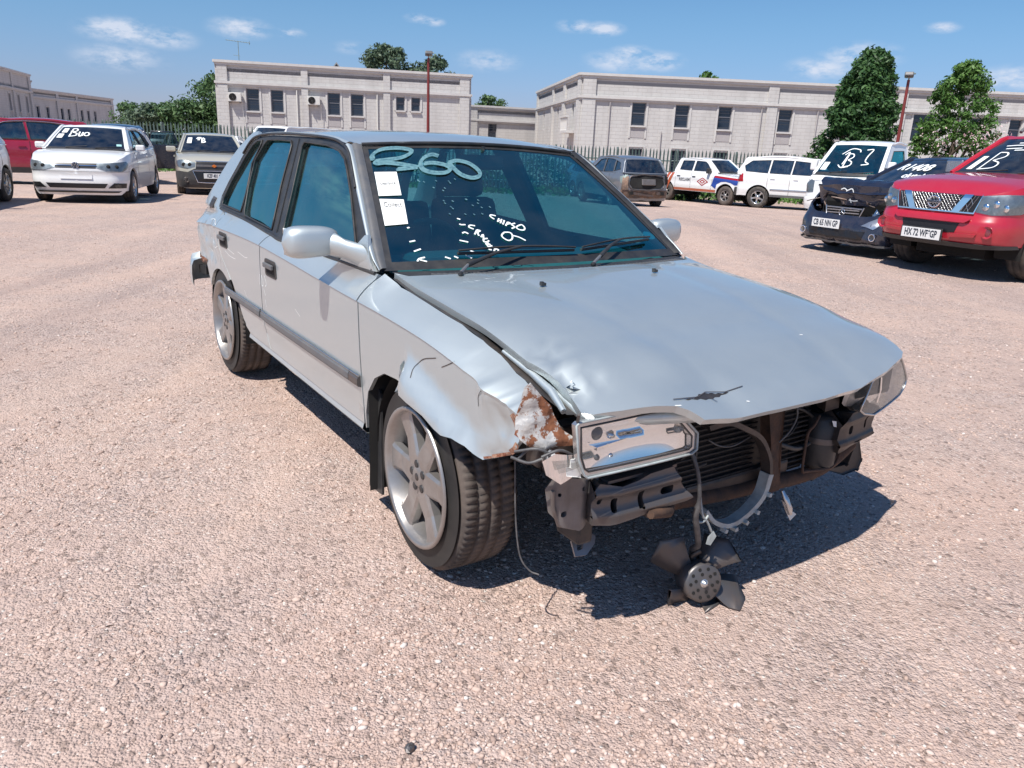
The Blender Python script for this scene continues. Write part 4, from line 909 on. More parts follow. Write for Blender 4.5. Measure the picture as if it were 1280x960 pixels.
# windscreen
def WSC(s, t):
    bx, by, bz = 1.97 + .10 * (1 - t * t), .70 * t, .884 + .012 * (1 - t * t); kx, ky, kz = 1.385 + .05 * (1 - t * t), .53 * t, 1.281 + .02 * (1 - t * t)
    return (bx + (kx - bx) * s, by + (ky - by) * s, bz + (kz - bz) * s + .048 * s * (1 - s))
rect = lambda s0, s1, t0, t1: [(s0, t0), (s1, t0), (s1, t1), (s0, t1)]
ws = MB().sheet(rect(.0, 1, -1, 1), WSC, .07, back=False).build('windscreen', 'glass', car)
band = MB().sheet(rect(-.02, 1.02, -1.01, 1.01), WSC, .07, holes=[[(.035, -.955), (.035, .955), (.97, .955), (.97, -.955)]], off=.0015); band.build('windscreen_border', 'black_trim', ws)
m = MB(); m.tube([(p[0] + .006, p[1], p[2] + .006) for p in [WSC(1.01, t / 12) for t in range(-12, 13)]], .008, 6); m.build('windscreen_seal', 'black_trim', ws)
CW = (1.0, 0, .7)
def stick(nm, q, mt, off, par=ws):
    (a, b, c, d) = q
    V = []
    for i in range(4):
        for j in range(4):
            u, v = i / 3, j / 3; s_ = (a[0] * (1 - u) + b[0] * u) * (1 - v) + (d[0] * (1 - u) + c[0] * u) * v; t_ = (a[1] * (1 - u) + b[1] * u) * (1 - v) + (d[1] * (1 - u) + c[1] * u) * v
            p = Vector(WSC(s_, t_)); nrm = Vector((.56, 0, .83)); V.append(p + nrm * off)
    F = [(i * 4 + j, i * 4 + j + 1, i * 4 + j + 5, i * 4 + j + 4) for i in range(3) for j in range(3)]
    return MB().add(V, F, True).build(nm, mt, par)
def on_quad(q, off):
    (a, b, c, d) = q
    def f(x, y):  # x,y in -.5...5 ; y up
        u, v = x + .5, .5 - y; s_ = (a[0] * (1 - u) + b[0] * u) * (1 - v) + (d[0] * (1 - u) + c[0] * u) * v; t_ = (a[1] * (1 - u) + b[1] * u) * (1 - v) + (d[1] * (1 - u) + c[1] * u) * v
        return tuple(Vector(WSC(s_, t_)) + Vector((.56, 0, .83)) * off)
    return f
P1 = [(.734, -.950), (.730, -.80), (.522, -.815), (.521, -.955)]; P2 = [(.497, -.955), (.486, -.81), (.295, -.825), (.286, -.955)]
pa = stick('paper_sheet', P1, 'paper', .004); m = MB(); text_on(m, 'clearance', on_quad(P1, .0052), .19, .95); m.build('print', 'ink', pa)
pb = stick('paper_sheet', P2, 'paper', .004); m = MB()
f2 = on_quad(P2, .0052); text_on(m, 'Collect', lambda x, y: f2(x, y + .27), .26)
m.build('print', 'ink', pb)
# handwriting on the glass
STR = {'R': [[(.853, -.94), (.898, -.935), (.949, -.87), (.966, -.76), (.95, -.656), (.918, -.637), (.866, -.728), (.847, -.843), (.836, -.92), (.813, -.915), (.817, -.849), (.799, -.746), (.767, -.636)], [(.767, -.64), (.752, -.79)]],
       '6': [[(.877, -.439), (.893, -.486), (.862, -.558), (.803, -.607), (.745, -.605), (.715, -.544), (.714, -.456), (.749, -.401), (.786, -.425), (.809, -.508), (.802, -.579)]],
       '0': [[(.808, -.392), (.831, -.308), (.802, -.224), (.736, -.187), (.685, -.204), (.663, -.274), (.692, -.341), (.749, -.372), (.808, -.385)]]}
m = MB()
for k_, v in STR.items():
    for l in v:
        for dx in (0, .011, -.010): m.ribbon(cr([(a + dx, b + dx * .8) for a, b in l], 6), WSC, .012 if dx else .015, .004 + .0006 * (dx > 0) + .001 * (dx < 0), CW)
m.build('number_smear', 'smear', ws, kind='stuff')
FINE = [[(.336, -.269), (.344, -.297), (.332, -.307), (.31, -.291)], [(.315, -.257), (.289, -.279)], [(.309, -.242), (.278, -.266)], [(.299, -.267), (.294, -.254)], [(.3, -.228), (.268, -.254)], [(.285, -.213), (.257, -.241)], [(.285, -.213), (.276, -.199), (.269, -.226)], [(.275, -.167), (.266, -.198), (.247, -.185), (.235, -.212)],
        [(.254, -.16), (.262, -.128), (.238, -.121), (.221, -.138), (.226, -.167), (.242, -.176), (.254, -.16)],
        [(.209, -.274), (.206, -.24), (.186, -.233), (.157, -.25), (.148, -.277), (.166, -.298), (.188, -.301), (.209, -.274)], [(.184, -.234), (.169, -.197), (.143, -.167)],
        [(.263, -.437), (.269, -.464), (.255, -.478), (.239, -.455)], [(.233, -.437), (.2, -.464)], [(.233, -.437), (.225, -.42), (.214, -.441), (.189, -.442)], [(.179, -.434), (.198, -.414), (.164, -.424)], [(.189, -.428), (.18, -.419)], [(.168, -.398), (.164, -.424), (.145, -.428), (.144, -.412)], [(.153, -.396), (.126, -.427)], [(.150, -.40), (.138, -.413), (.121, -.40)], [(.129, -.402), (.121, -.42), (.101, -.413)], [(.115, -.392), (.111, -.41), (.092, -.421), (.087, -.407)], [(.101, -.405), (.1, -.414)], [(.095, -.384), (.068, -.403)], [(.095, -.388), (.085, -.368), (.069, -.383), (.068, -.405)],
        [(.323, -.527), (.315, -.509)], [(.282, -.526), (.275, -.52), (.274, -.492)], [(.212, -.534), (.219, -.516), (.206, -.5)], [(.162, -.567), (.147, -.522)], [(.088, -.531), (.074, -.51)], [(.056, -.568), (.048, -.552), (.036, -.54)], [(.052, -.681), (.038, -.654)], [(.054, -.631), (.041, -.613)],
        [(.164, -.843), (.171, -.811)], [(.097, -.833), (.112, -.794)], [(.055, -.785), (.047, -.816), (.03, -.829)], [(.04, -.814), (.026, -.781)], [(.263, -.836), (.267, -.822)]]
m = MB()
for l in FINE: m.ribbon(cr(l, 3) if len(l) > 2 else l, WSC, .0065, .0045, CW)
m.build('marker_writing', 'marker', ws, kind='stuff')
m = MB(); m.sheet(arc(.160, .905, .035, 0, 350, 16, .055), WSC, .03, off=-.003); m.build('licence_disc', 'blue_disc', ws)
m = MB()
for i in range(26):
    a = random.uniform(.35, .66); b = random.uniform(-.70, -.36) + (.6 - a) * .5; m.ribbon([(a, b), (a - .01, b + .008)], WSC, .004, .004, CW)
m.build('dried_droplets', 'smear', ws, kind='stuff')

# bonnet
HE = [(2.03, .880), (2.166, .858), (2.472, .829), (2.625, .812), (2.759, .788), (2.842, .768), (2.947, .749), (3.011, .732), (3.093, .700), (3.25, .655)]
def hoodP(x, y):
    t = y / .70; z = sm(HE, x)
    at = min(1, abs(y) / .69); cr_ = .017 * (1 - at ** 2.2) * ss((3.30 - x) / .5) + .017 * (1 - at ** 9) * ss((x - 2.0) / .3) * ss((3.34 - x) / .35)
    z = z + cr_
    # longitudinal swages, a buckle over the right headlight and a shallow dent at the nose
    z -= .0035 * math.exp(-((abs(y) - .36 - .10 * (2.2 - x)) / .05) ** 2)
    z += .020 * math.exp(-(((x - 2.96) / .24) ** 2 + ((y + .46) / .19) ** 2)) - .013 * ss((x - 2.55) / .5) * ss((-.30 - y) / .18) * (1 - ss((x - 3.02) / .1))
    z -= .010 * math.exp(-(((x - 3.13) / .055) ** 2 + ((y + .30) / .12) ** 2))
    z += .0012 * fnoise(x, y, 0, 3, 1)
    if y < -.52 and x > 2.75: z += .020 * (.2 - abs(fnoise(x, y, 0, 13, 2))) * ss((-.52 - y) / .1) * ss((x - 2.75) / .1) * ss((3.06 - x) / .06)
    z -= .030 * ss((x - 3.13) / .12) ** 2
    return (x, y, z)
rear = [(2.075 + .115 * (1 - (y / .70) ** 2), y) for y in [-.66 + .11 * i for i in range(13)]]
hood = [(2.04, -.690)] + rear + [(2.04, .690), (2.5, .690), (2.85, .688), (2.99, .684), (3.06, .676), (3.095, .655), (3.125, .60), (3.17, .45), (3.198, .28), (3.207, .1), (3.207, -.1), (3.204, -.28), (3.198, -.385), (3.17, -.412), (3.152, -.44), (3.14, -.50), (3.125, -.60), (3.108, -.668), (3.085, -.69), (3.02, -.672), (2.96, -.664), (2.84, -.685), (2.5, -.690)]
hd = MB().sheet(hood, hoodP, .035, skirt=.022, back=True, centre=(2.6, 0, .3)).build('bonnet', 'silver', car)
def jit(P, a, s):
    r = random.Random(s); return [(x + r.uniform(-a, a), y + r.uniform(-a, a)) for x, y in P]
tear = [(3.130, -.405), (3.134, -.392), (3.131, -.378), (3.133, -.362), (3.127, -.350), (3.124, -.338), (3.118, -.330), (3.119, -.316), (3.115, -.304), (3.118, -.292), (3.116, -.280), (3.122, -.270), (3.121, -.258), (3.126, -.246), (3.124, -.232), (3.128, -.225), (3.130, -.240), (3.129, -.255), (3.134, -.266), (3.132, -.282), (3.137, -.294), (3.136, -.310), (3.139, -.322), (3.134, -.338), (3.137, -.352), (3.134, -.370), (3.137, -.386)]
MB().sheet(tear, hoodP, .012, off=.0015, centre=(2.6, 0, .3)).build('tear', 'dark_metal', hd)
m = MB()
for l in ([(3.131, -.435), (3.131, -.412), (3.129, -.345), (3.113, -.300), (3.124, -.235), (3.122, -.165)], [(3.137, -.300), (3.150, -.292)]): m.ribbon(l, hoodP, .0028, .003, (2.6, 0, .3))
m.build('tear_edge', 'grey_steel', hd)
m = MB()
for l in ([(3.150, -.445), (3.152, -.425)], [(2.96, .28), (2.963, .292)], [(3.17, -.20), (3.173, -.192)]): m.ribbon(l, hoodP, .0035, .001, (2.6, 0, .3))
m.build('chipped_paint', 'white_p', hd, kind='stuff')
for x, y in ((2.385, -.315), (2.335, .235)):
    p = hoodP(x, y); m = MB().box((p[0], p[1], p[2] + .008), (.014, .020, .010)); m.box((p[0] - .006, p[1], p[2] + .012), (.012, .012, .008)); m.build('washer_nozzle', 'black_trim', hd, bevel=.002)
# underside frame of the bonnet
m = MB(); m.tube([(2.2, -.6, .80), (3.06, -.6, .66), (3.14, -.3, .655), (3.15, .3, .66), (3.04, .6, .66), (2.2, .6, .80)], .02, 6); m.build('inner_frame', 'silver', hd)

# cowl, wipers
def cowl(x, y): return (x, y, .874 + .014 * (1 - (y / .7) ** 2) - .10 * (x - 2.03))
back_ = [(1.99 + .10 * (1 - (y / .70) ** 2), y) for y in [-.68 + .136 * i for i in range(11)]]
frt = [(2.10 + .112 * (1 - (y / .70) ** 2), y) for y in [.68 - .136 * i for i in range(11)]]
cw = MB().sheet(back_ + frt, cowl, .05, off=-.004, centre=(2, 0, .3)).build('cowl_panel', 'black_trim', car)
sl = MB().box((0, 0, 0), (.036, .006, .004), rot=(0, 0, R(35)))
first = None
for i in range(58):
    y = -.56 + i * .0205
    if -.03 < y < .02: continue
    x = 2.058 + .105 * (1 - (y / .70) ** 2); p = cowl(x, y)
    if first is None: first = sl.build('cowl_slat', 'grey_trim', cw); o = first
    else: o = share(first, cw)
    o.location = (p[0], p[1], p[2] + .002)
for (b0, m0, tip0, tip1) in (((2.155, -.50, .884), (2.115, -.445, .905), (.055, -.62), (.045, .10)), ((2.15, .085, .888), (2.115, .15, .912), (.045, .15), (.10, .80))):
    w = MB(); tip = Vector(WSC((tip0[0] + tip1[0]) / 2, (tip0[1] + tip1[1]) / 2)) + Vector((.02, 0, .035))
    w.tube([b0, m0], [.006, .006], 8)
    wr = w.build('wiper', 'alloy', car)
    w = MB(); w.tube([m0, tuple(Vector(m0).lerp(tip, .5) + Vector((0, 0, .008))), tuple(tip)], [.009, .006, .005], 8); w.build('wiper_arm', 'black_trim', wr)
    bl = [tuple(Vector(WSC(tip0[0] + (tip1[0] - tip0[0]) * q / 10, tip0[1] + (tip1[1] - tip0[1]) * q / 10)) + Vector((.009, 0, .013))) for q in range(11)]
    w = MB(); w.tube(bl, .006, 6); w.tube([tuple(Vector(p) + Vector((.008, 0, .012 + .01 * math.sin(i * .314)))) for i, p in enumerate(bl)], .004, 5); w.build('wiper_blade', 'black_trim', wr)
    w = MB().box(tuple(Vector(b0) + Vector((.005, 0, .0))), (.018, .018, .016)); w.build('pivot_cap', 'black_trim', wr, bevel=.006)

# mouldings, handles, mirrors
for lift in (SR, SLf):
    k = -1 if lift is SR else 1
    for nm, x0, x1, mt in (('side_moulding', .10, .770, 'grey_trim'), ('side_moulding', .795, 1.91, 'grey_trim'), ('side_moulding', 1.915, 1.995, 'grey_steel')):
        def ml(z, x, o): return (x, k * (sideY(x, z) + o), z)
        xs = [x0 + (x1 - x0) * i / 16 for i in range(17)]; prof = [(.468, .0), (.472, .012), (.480, .016), (.500, .015), (.506, .011), (.510, .0)]
        V = [ml(z + (.004 if x < .8 else 0) + .003 * (x - .8), x, o) for x in xs for z, o in prof]; n = len(prof); F = [(i * n + j, (i + 1) * n + j, (i + 1) * n + j + 1, i * n + j + 1) for i in range(16) for j in range(n - 1)]
        if k < 0: F = [f[::-1] for f in F]
        F += [tuple(range(n)) if k < 0 else tuple(range(n))[::-1], tuple(16 * n + j for j in range(n))[::-1] if k < 0 else tuple(16 * n + j for j in range(n))]
        MB().add(V, F).build(nm, mt, car)
        m = MB(); m.tube([ml(.511 + (.004 if x < .8 else 0) + .003 * (x - .8), x, .007) for x in xs], .004, 6); m.build('bright_strip', 'chrome_dull', car)
    # door handle recess and pull
    for cx, cz, dr in ((.985, .742, d1R if k < 0 else d1L), (.125, .770, d2R if k < 0 else d2L)):
        pl = rrect(cx, cz, .165, .078, .018)
        m = MB().sheet(pl, lift, .03, skirt=.006, off=.0035); h = m.build('door_handle', 'black_trim', dr)
        m = MB().sheet(rrect(cx + .005, cz - .014, .125, .034, .01), lift, .03, off=.0045); m.build('handle_recess', 'dark', h)
        c = Vector(lift(cx, cz + .012)); m = MB().box((c.x, c.y + k * .012, c.z), (.13, .014, .022)); m.build('handle_pull', 'grey_trim', h, bevel=.004)
def mirror(k):
    sail = MB(); s0 = [(1.66, .876), (1.972, .874), (1.905, .935), (1.86, .985), (1.835, .980), (1.78, .93)]
    lf = SR if k < 0 else SLf
    sl_ = sail.sheet(s0, lf, .03, off=.006, skirt=.012); r = sl_.build('mirror_base', 'silver', car)
    cx, cy, cz = 1.70, .868, .948
    # the shell: superellipse sections along y
    V = []; F = []; ny = 14; na = 20
    for i in range(ny + 1):
        q = i / ny; y = cy - .105 + .205 * q; sc = (1 - abs(2 * q - 1) ** 3.2) ** (1 / 3.2) if 0 < q < 1 else 0
        sc = .0 + sc * (1 - .18 * (1 - q)); 
        for j in range(na):
            a = 2 * math.pi * j / na; ca, sa = math.cos(a), math.sin(a); e_ = .62
            dx = math.copysign(abs(ca) ** e_, ca) * (.062 if ca > 0 else .030); dz = math.copysign(abs(sa) ** e_, sa) * .062
            V.append((cx + dx * sc + .015 * (1 - q), k * y, cz + dz * sc + .005 * (1 - q)))
    F = [(i * na + j, (i + 1) * na + j, (i + 1) * na + (j + 1) % na, i * na + (j + 1) % na) for i in range(ny) for j in range(na)]
    if k < 0: F = [f[::-1] for f in F]
    MB().add(V, F, True).build('mirror_housing', 'silver', r)
    m = MB(); V = []; nn = 18; secs = [(1.83, .732, .915, .085, .040), (1.80, .748, .922, .066, .038), (1.77, .768, .931, .048, .036), (1.745, .79, .941, .046, .044), (1.715, .82, .946, .040, .040)]
    for (sx, sy, sz, ra, rz_) in secs: V += [(sx + ra * math.cos(2 * math.pi * q / nn), k * sy, sz + rz_ * math.sin(2 * math.pi * q / nn)) for q in range(nn)]
    F = [(i * nn + q, i * nn + (q + 1) % nn, (i + 1) * nn + (q + 1) % nn, (i + 1) * nn + q) for i in range(len(secs) - 1) for q in range(nn)]
    m.add(V, F if k < 0 else [f[::-1] for f in F], True); m.build('mirror_stem', 'silver', r)
    m = MB().box((cx - .031, k * cy, cz), (.004, .165, .095)); m.build('mirror_glass', 'chrome', r)
mirror(-1); mirror(1)

# tail: hatch, rear window, bumper remains
TL = [(0, (-.10, .53, 1.30)), (.25, (-.37, .565, 1.155)), (.5, (-.52, .60, 1.02)), (.62, (-.61, .635, .935)), (.72, (-.67, .655, .87)), (.82, (-.705, .655, .79)), (1, (-.715, .655, .60)), (1.1, (-.70, .65, .46))]
def tailP(s, t):
    x = lin([(a, b[0]) for a, b in TL], s); y = lin([(a, b[1]) for a, b in TL], s); z = lin([(a, b[2]) for a, b in TL], s)
    return (x - .09 * (1 - t * t), y * t, z + .012 * (1 - t * t))
rg = [(.08, -.88), (.50, -.90), (.50, .90), (.08, .90)]
tg = MB().sheet([(0, -1), (1.1, -1), (1.1, 1), (0, 1)], tailP, .1, holes=[rg], centre=(0, 0, .8), skirt=.012, back=True).build('tailgate', 'silver', car)
MB().sheet(rg, tailP, .1, off=-.005, centre=(0, 0, .8)).build('rear_windscreen', 'glass_side', tg)
for k in (-1, 1): MB().sheet([(.74, k * .62), (.94, k * .62), (.94, k * .99), (.74, k * .99)], tailP, .1, off=.004, skirt=.004, centre=(0, 0, .8)).build('tail_light', 'red_lens', tg)
bp_ = cr([(-.64, -.815), (-.72, -.81), (-.78, -.765), (-.80, -.66), (-.80, -.5), (-.82, 0), (-.80, .5), (-.76, .70), (-.66, .78), (-.45, .80)], 6)
V = []; pf = [(.0, .415), (.012, .44), (.016, .50), (.012, .555), (-.0, .585), (-.05, .60)]
for i, (x, y) in enumerate(bp_):
    a = bp_[max(0, i - 1)]; b = bp_[min(len(bp_) - 1, i + 1)]; t = Vector((b[0] - a[0], b[1] - a[1])).normalized(); nn = Vector((t.y, -t.x)) * -1
    if nn.dot(Vector((x - .2, y))) < 0: nn = -nn
    V += [(x + nn.x * o, y + nn.y * o, z - .03 * (i < 8)) for o, z in pf]
n = len(pf); F = [(i * n + j, i * n + j + 1, (i + 1) * n + j + 1, (i + 1) * n + j) for i in range(len(bp_) - 1) for j in range(n - 1)]
bumper = MB().add(V, F, True).build('rear_bumper', 'silver', car, label='rear bumper torn loose at its right hand corner')
m = MB(); m.box((-.62, -.76, .50), (.10, .02, .05), rot=(0, 0, R(12))); m.build('bumper_bracket', 'black_trim', bumper)
# vent badge on the rear pillar
m = MB().sheet([(-.475, .885), (-.385, .895), (-.355, .955), (-.43, .96)], SR, .03, off=.004, skirt=.004); vb = m.build('pillar_vent', 'grey_steel', car)
m = MB()
for i in range(5): m.ribbon([(-.458 + i * .016, .90), (-.43 + i * .016, .945)], SR, .006, .007)
m.build('vent_slot', 'black_trim', vb)
m = MB()
for l in ([(.15, .715), (.25, .70), (.36, .70)], [(.20, .735), (.34, .722)], [(.42, .745), (.55, .735), (.60, .74)], [(-.10, .70), (-.02, .72)], [(-.25, .74), (-.16, .70), (-.12, .69)], [(-.30, .68), (-.22, .66)], [(.48, .56), (.52, .53)], [(1.3, .62), (1.36, .60)], [(-.28, .84), (-.18, .85), (-.05, .83)]): m.ribbon(cr(l, 4) if len(l) > 2 else l, SR, .0028, .0008)
m.build('scratch', 'white_p', car, kind='stuff')
# scribbled mark below the rear door handle
m = MB()
for l in ([(.80, .69), (.80, .655), (.79, .64)], [(.83, .69), (.85, .66), (.84, .64), (.82, .65), (.83, .69)], [(.875, .695), (.90, .66), (.88, .645)], [(.85, .63), (.87, .60)], [(.86, .58), (.865, .545)]): m.ribbon(cr(l, 3) if len(l) > 2 else l, SR, .004, .001)
m.build('chalk_mark', 'marker', car)

# ---- wheels
def tyre_mesh(Rt, rr, w, treads=True, pitch=80):
    """axis along -y, outer face towards -y"""
    half = w / 2; m = MB()
    so = half - .016
    side = [(rr - .004, -half + .012), (rr + .008, -half + .016), (rr + (Rt - rr) * .5, -half + .020), (rr + (Rt - rr) * .82, -so - .0), (Rt - .010, -so + .008)]
    ribs = [(-so + .010, 1), (-so + .024, 1), (-half * .42, 1), (-half * .42 + .001, 0), (-half * .42 + .008, 0), (-half * .42 + .009, 1), (-.0045, 1), (-.0035, 0), (.0035, 0), (.0045, 1), (half * .42 - .009, 1), (half * .42 - .008, 0), (half * .42 - .001, 0), (half * .42, 1), (half - .030, 1), (half - .012, 1)]
    prof = [(r, h, 9) for r, h in side] + [(Rt - .006 * (abs(h) / half) ** 4 - (0 if k else .007), h, k) for h, k in ribs] + [(r, -h, 9) for r, h in reversed(side)]
    n = len(prof); seg = pitch * 4 if treads else 40; V = []
    for i in range(seg):
        for r, h, k in prof:
            sk = (abs(h) / half) * .8
            a = 2 * math.pi * (i + (sk * 1.6 if treads else 0)) / seg
            if treads and k == 1 and i % 4 == 3 and abs(h) > .006: r = r - .006
            V.append((r * math.cos(a), h, r * math.sin(a)))
    F = []
    for i in range(seg):
        j = (i + 1) % seg
        F += [(i * n + q, i * n + q + 1, j * n + q + 1, j * n + q) for q in range(n - 1)]
    return MB().add(V, F, True)
def rim_mesh(rr, w, nsp=6, spw=.054, inset=.012, style=0):
    half = w / 2; m = MB(); P = lambda a, r, h: (r * math.cos(a), h, r * math.sin(a))
    m.lathe([(rr + .004, -half - .003), (rr + .003, -half - .010), (rr - .006, -half - .012), (rr - .012, -half - .004), (rr - .018, -half + .016), (rr - .03, -half + .05), (rr - .035, half - .02), (rr + .004, half)], 48, P)
    r1 = rr - .012; r0 = .052; oz = -half + inset
    for i in range(nsp):
        a = 2 * math.pi * i / nsp + .15
        # spoke as a bevelled bar, wider at both ends
        rs = [r0 * .7, r0 * 1.3, (r0 + r1) * .5, r1 * .9, r1 + .006]; ws_ = [spw * .9, spw * .78, spw * .66, spw * .80, spw * 1.15]; hs_ = [oz - .002, oz - .004, oz + .002, oz - .002, oz - .004]
        V = []; n = 6
        for r_, w_, h_ in zip(rs, ws_, hs_):
            for (u, d) in ((-1, .030), (-1, .006), (-.72, 0), (.72, 0), (1, .006), (1, .030)):
                V.append((r_ * math.cos(a) - u * w_ * math.sin(a), h_ + d, r_ * math.sin(a) + u * w_ * math.cos(a)))
        F = [(i_ * n + q, (i_ + 1) * n + q, (i_ + 1) * n + q + 1, i_ * n + q + 1) for i_ in range(4) for q in range(5)] + [(5, 4, 3, 2, 1, 0)]
        m.add(V, F)
    m.lathe([(.0, oz - .005), (.030, oz - .006), (.034, oz - .002), (.060, oz - .003), (.066, oz + .004), (.068, oz + .04)], 28, P)
    return m
def wheel(k, x, y, z, steer=0, camber=0, T=None):
    """k=-1 right side, +1 left side"""
    o = bpy.data.objects.new('wheel', None); COL.objects.link(o); o.parent = car; o.location = (x, y, z); o.rotation_euler = (R(camber), R(random.uniform(0, 60)) if T is None else R(T), (0 if k < 0 else math.pi) + R(steer)); o.rotation_mode = 'ZXY' if 0 else 'YXZ'
    o.rotation_euler = (R(camber), R(T or 0), (0 if k < 0 else math.pi) + R(steer))
    return o
tyreM = tyre_mesh(.300, .224, .205).build('tyre', 'tread', None); rimM = rim_mesh(.222, .206).build('rim', 'alloy', None)
sw = MB(); sw.lathe([(.219, -.0975), (.228, -.0935), (.258, -.0915), (.284, -.0935)], 64, lambda a, r, h: (r * math.cos(a), h - .0015, r * math.sin(a))); swall = sw.build('sidewall', 'sidewall', None)
hubd = MB(); hubd.lathe([(0, .01), (.145, .01), (.148, .016), (.145, .022), (.0, .022)], 32, lambda a, r, h: (r * math.cos(a), h, r * math.sin(a))); hubd = hubd.build('brake_disc', 'brake', None)
lug = MB(); lug.lathe([(0, -.0005), (.0125, -.0015), (.0135, 0), (.0135, .01)], 12, lambda a, r, h: (r * math.cos(a), h, r * math.sin(a))); lug = lug.build('lug_hole_shade', 'black_trim', None)  # flat black discs paint the shade inside the lug holes
lid = MB(); lid.lathe([(0, -.004), (.012, -.004), (.014, 0), (.014, .006)], 14, lambda a, r, h: (r * math.cos(a), h, r * math.sin(a))); lid = lid.build('centre_cap', 'dark_metal', None)
firstw = True
for (k, x, yy, st, cm, T) in ((-1, 2.44, -.705, -2, 0, 8), (-1, .0, -.698, 0, -1.5, 30), (1, 2.44, .705, -2, 0, 20), (1, .0, .70, 0, 1.5, 50)):
    o = wheel(k, x, yy, .303, st, cm, T)
    for src in (tyreM, rimM, swall, hubd, lid):
        if firstw: src.parent = o
        else: share(src, o, (0, -.094, 0) if src is lid else (0, 0, 0))
    if firstw: lid.location = (0, -.094, 0)
    for i in range(5):
        a = R(36 + 72 * i); loc = (.042 * math.cos(a), -.095, .042 * math.sin(a))
        if firstw and i == 0: lug.parent = o; lug.location = loc
        else: share(lug, o, loc)
    firstw = False

# ---- wheel housings, underbody, mudflap
def liner(cx, k, x0, x1):
    m = MB(); P = [(cx + .37 * math.cos(R(a)), .30 + .34 * math.sin(R(a))) for a in range(50 if cx > 1 else -10, 191, 12)]
    A = [(x, k * .775, z) for x, z in P]; B = [(x, k * .44, z) for x, z in P]; m.ruled(A, B, 2, centre=(cx, k * .6, .3)); 
    m.add([(x, k * .44, z) for x, z in P], [tuple(range(len(P)))]); m.build('wheel_arch_liner', 'dark', car)
for k in (-1, 1): liner(2.44, k, 0, 0); liner(-.02, k, 0, 0)
m = MB().box((1.22, 0, .30), (1.66, 1.40, .10)); m.box((-.42, 0, .36), (.42, 1.3, .16)); m.box((1.2, 0, .24), (2.2, .3, .06)); m.build('floor_pan', 'dark', car)
m = MB().box((2.08, 0, .56), (.05, 1.38, .54)); m.build('firewall', 'dark', car)
for k in (-1, 1):
    m = MB().box((2.45, k * .60, .60), (.80, .05, .30)); m.lathe([(0, .76), (.09, .76), (.11, .74), (.13, .6)], 16, lambda a, r, h, k=k: (2.42 + r * math.cos(a), k * .52 + r * math.sin(a), h)); m.build('inner_wing', 'dark', car)
m = MB().box((2.62, .05, .56), (.62, .70, .30)); m.box((2.5, -.1, .40), (.7, .5, .2)); m.box((2.55, .1, .725), (.36, .42, .05)); m.tube([(2.85, -.2, .70), (2.7, -.25, .76), (2.5, -.2, .74)], .03, 8); m.build('engine', 'dark_metal', car, bevel=.02)
m = MB(); fl = [(1.965, .075), (2.115, .10), (2.10, .30), (2.085, .47), (2.03, .50), (1.99, .40)]
m.sheet(fl, lambda x, z: (x, -.765 + .02 * (z - .3) - .10 * (x - 2.03), z), .05, skirt=.008, back=True, centre=(2.0, 0, .3)); m.build('mudflap', 'black_trim', car)
m = MB(); m.ruled([(2.06, -.80, z) for z in (.10, .2, .3, .45, .55)], [(2.10, -.50, z) for z in (.12, .2, .3, .45, .58)], 3, centre=(0, 0, .3)); m.build('splash_guard', 'dark', car)
# torn rear quarter: ragged edge, dark inner panel
m = MB(); m.ruled([(-.34, -.775, .58), (-.45, -.752, .60), (-.60, -.70, .61)], [(-.36, -.765, .34), (-.47, -.73, .36), (-.60, -.68, .42)], 4, centre=(-.3, 0, .5)); m.build('torn_liner', 'dark', car)
m = MB()
rg_ = random.Random(3)
for i in range(9):
    x = -.33 - i * .033; V = [SR(x, .603), SR(x - .034, .603), SR(x - .02, .585 - rg_.random() * .035)]; m.add([(a, b - .002, c) for a, b, c in V], [(0, 1, 2)])
m.build('torn_edge', 'rust', car)

# ---- interior
m = MB().box((1.78, 0, .80), (.34, 1.30, .12), rot=(0, R(8), 0)); m.box((1.70, 0, .68), (.26, 1.25, .26)); m.box((1.84, -.36, .885), (.16, .36, .05)); m.build('dashboard', 'dash', car, bevel=.03)
m = MB()
m.sheet([(1.62, -.62), (1.95, -.66), (2.04, -.3), (2.05, .3), (1.95, .66), (1.62, .62)], lambda x, y: (x, y, .868 - .03 * ((x - 1.85) / .2) ** 2), .1, centre=(1.8, 0, .2)); m.build('dashboard_top', 'dash', car)
c = Vector((1.56, -.36, .85)); ax = Vector((-.88, 0, .47)).normalized(); u = Vector((0, 1, 0)); v = ax.cross(u)
m = MB(); m.tube([tuple(c + (u * math.cos(a) + v * math.sin(a)) * .18) for a in [i * 2 * math.pi / 28 for i in range(28)]], .013, 8, closed=True)
for a in (0, math.pi, -math.pi / 2): m.tube([tuple(c - ax * .03), tuple(c + (u * math.cos(a) + v * math.sin(a)) * .17)], .014, 6)
m.tube([tuple(c), tuple(c - ax * .25)], .03, 8); m.lathe([(0, 0), (.06, 0), (.065, .03)], 16, lambda a, r, h: tuple(c + (u * math.cos(a) + v * math.sin(a)) * r - ax * (h - .0))); m.build('steering_wheel', 'black_trim', car)
for x, y in ((1.02, -.36), (1.02, .36)):
    s = MB().box((x, y, .52), (.50, .48, .16)); o = s.build('seat', 'interior', car, bevel=.05)
    s = MB().box((x - .30, y, .78), (.12, .46, .52), rot=(0, R(-14), 0), taper=.82); s.build('backrest', 'interior', o, bevel=.04)
    s = MB().box((x - .385, y, 1.105), (.08, .26, .14), rot=(0, R(-10), 0)); s.build('headrest', 'interior', o, bevel=.03)
s = MB().box((.12, 0, .53), (.45, 1.2, .14)); o = s.build('rear_seat', 'interior', car, bevel=.05); s = MB().box((-.16, 0, .74), (.12, 1.16, .42), rot=(0, R(-16), 0)); s.build('backrest', 'interior', o, bevel=.04)
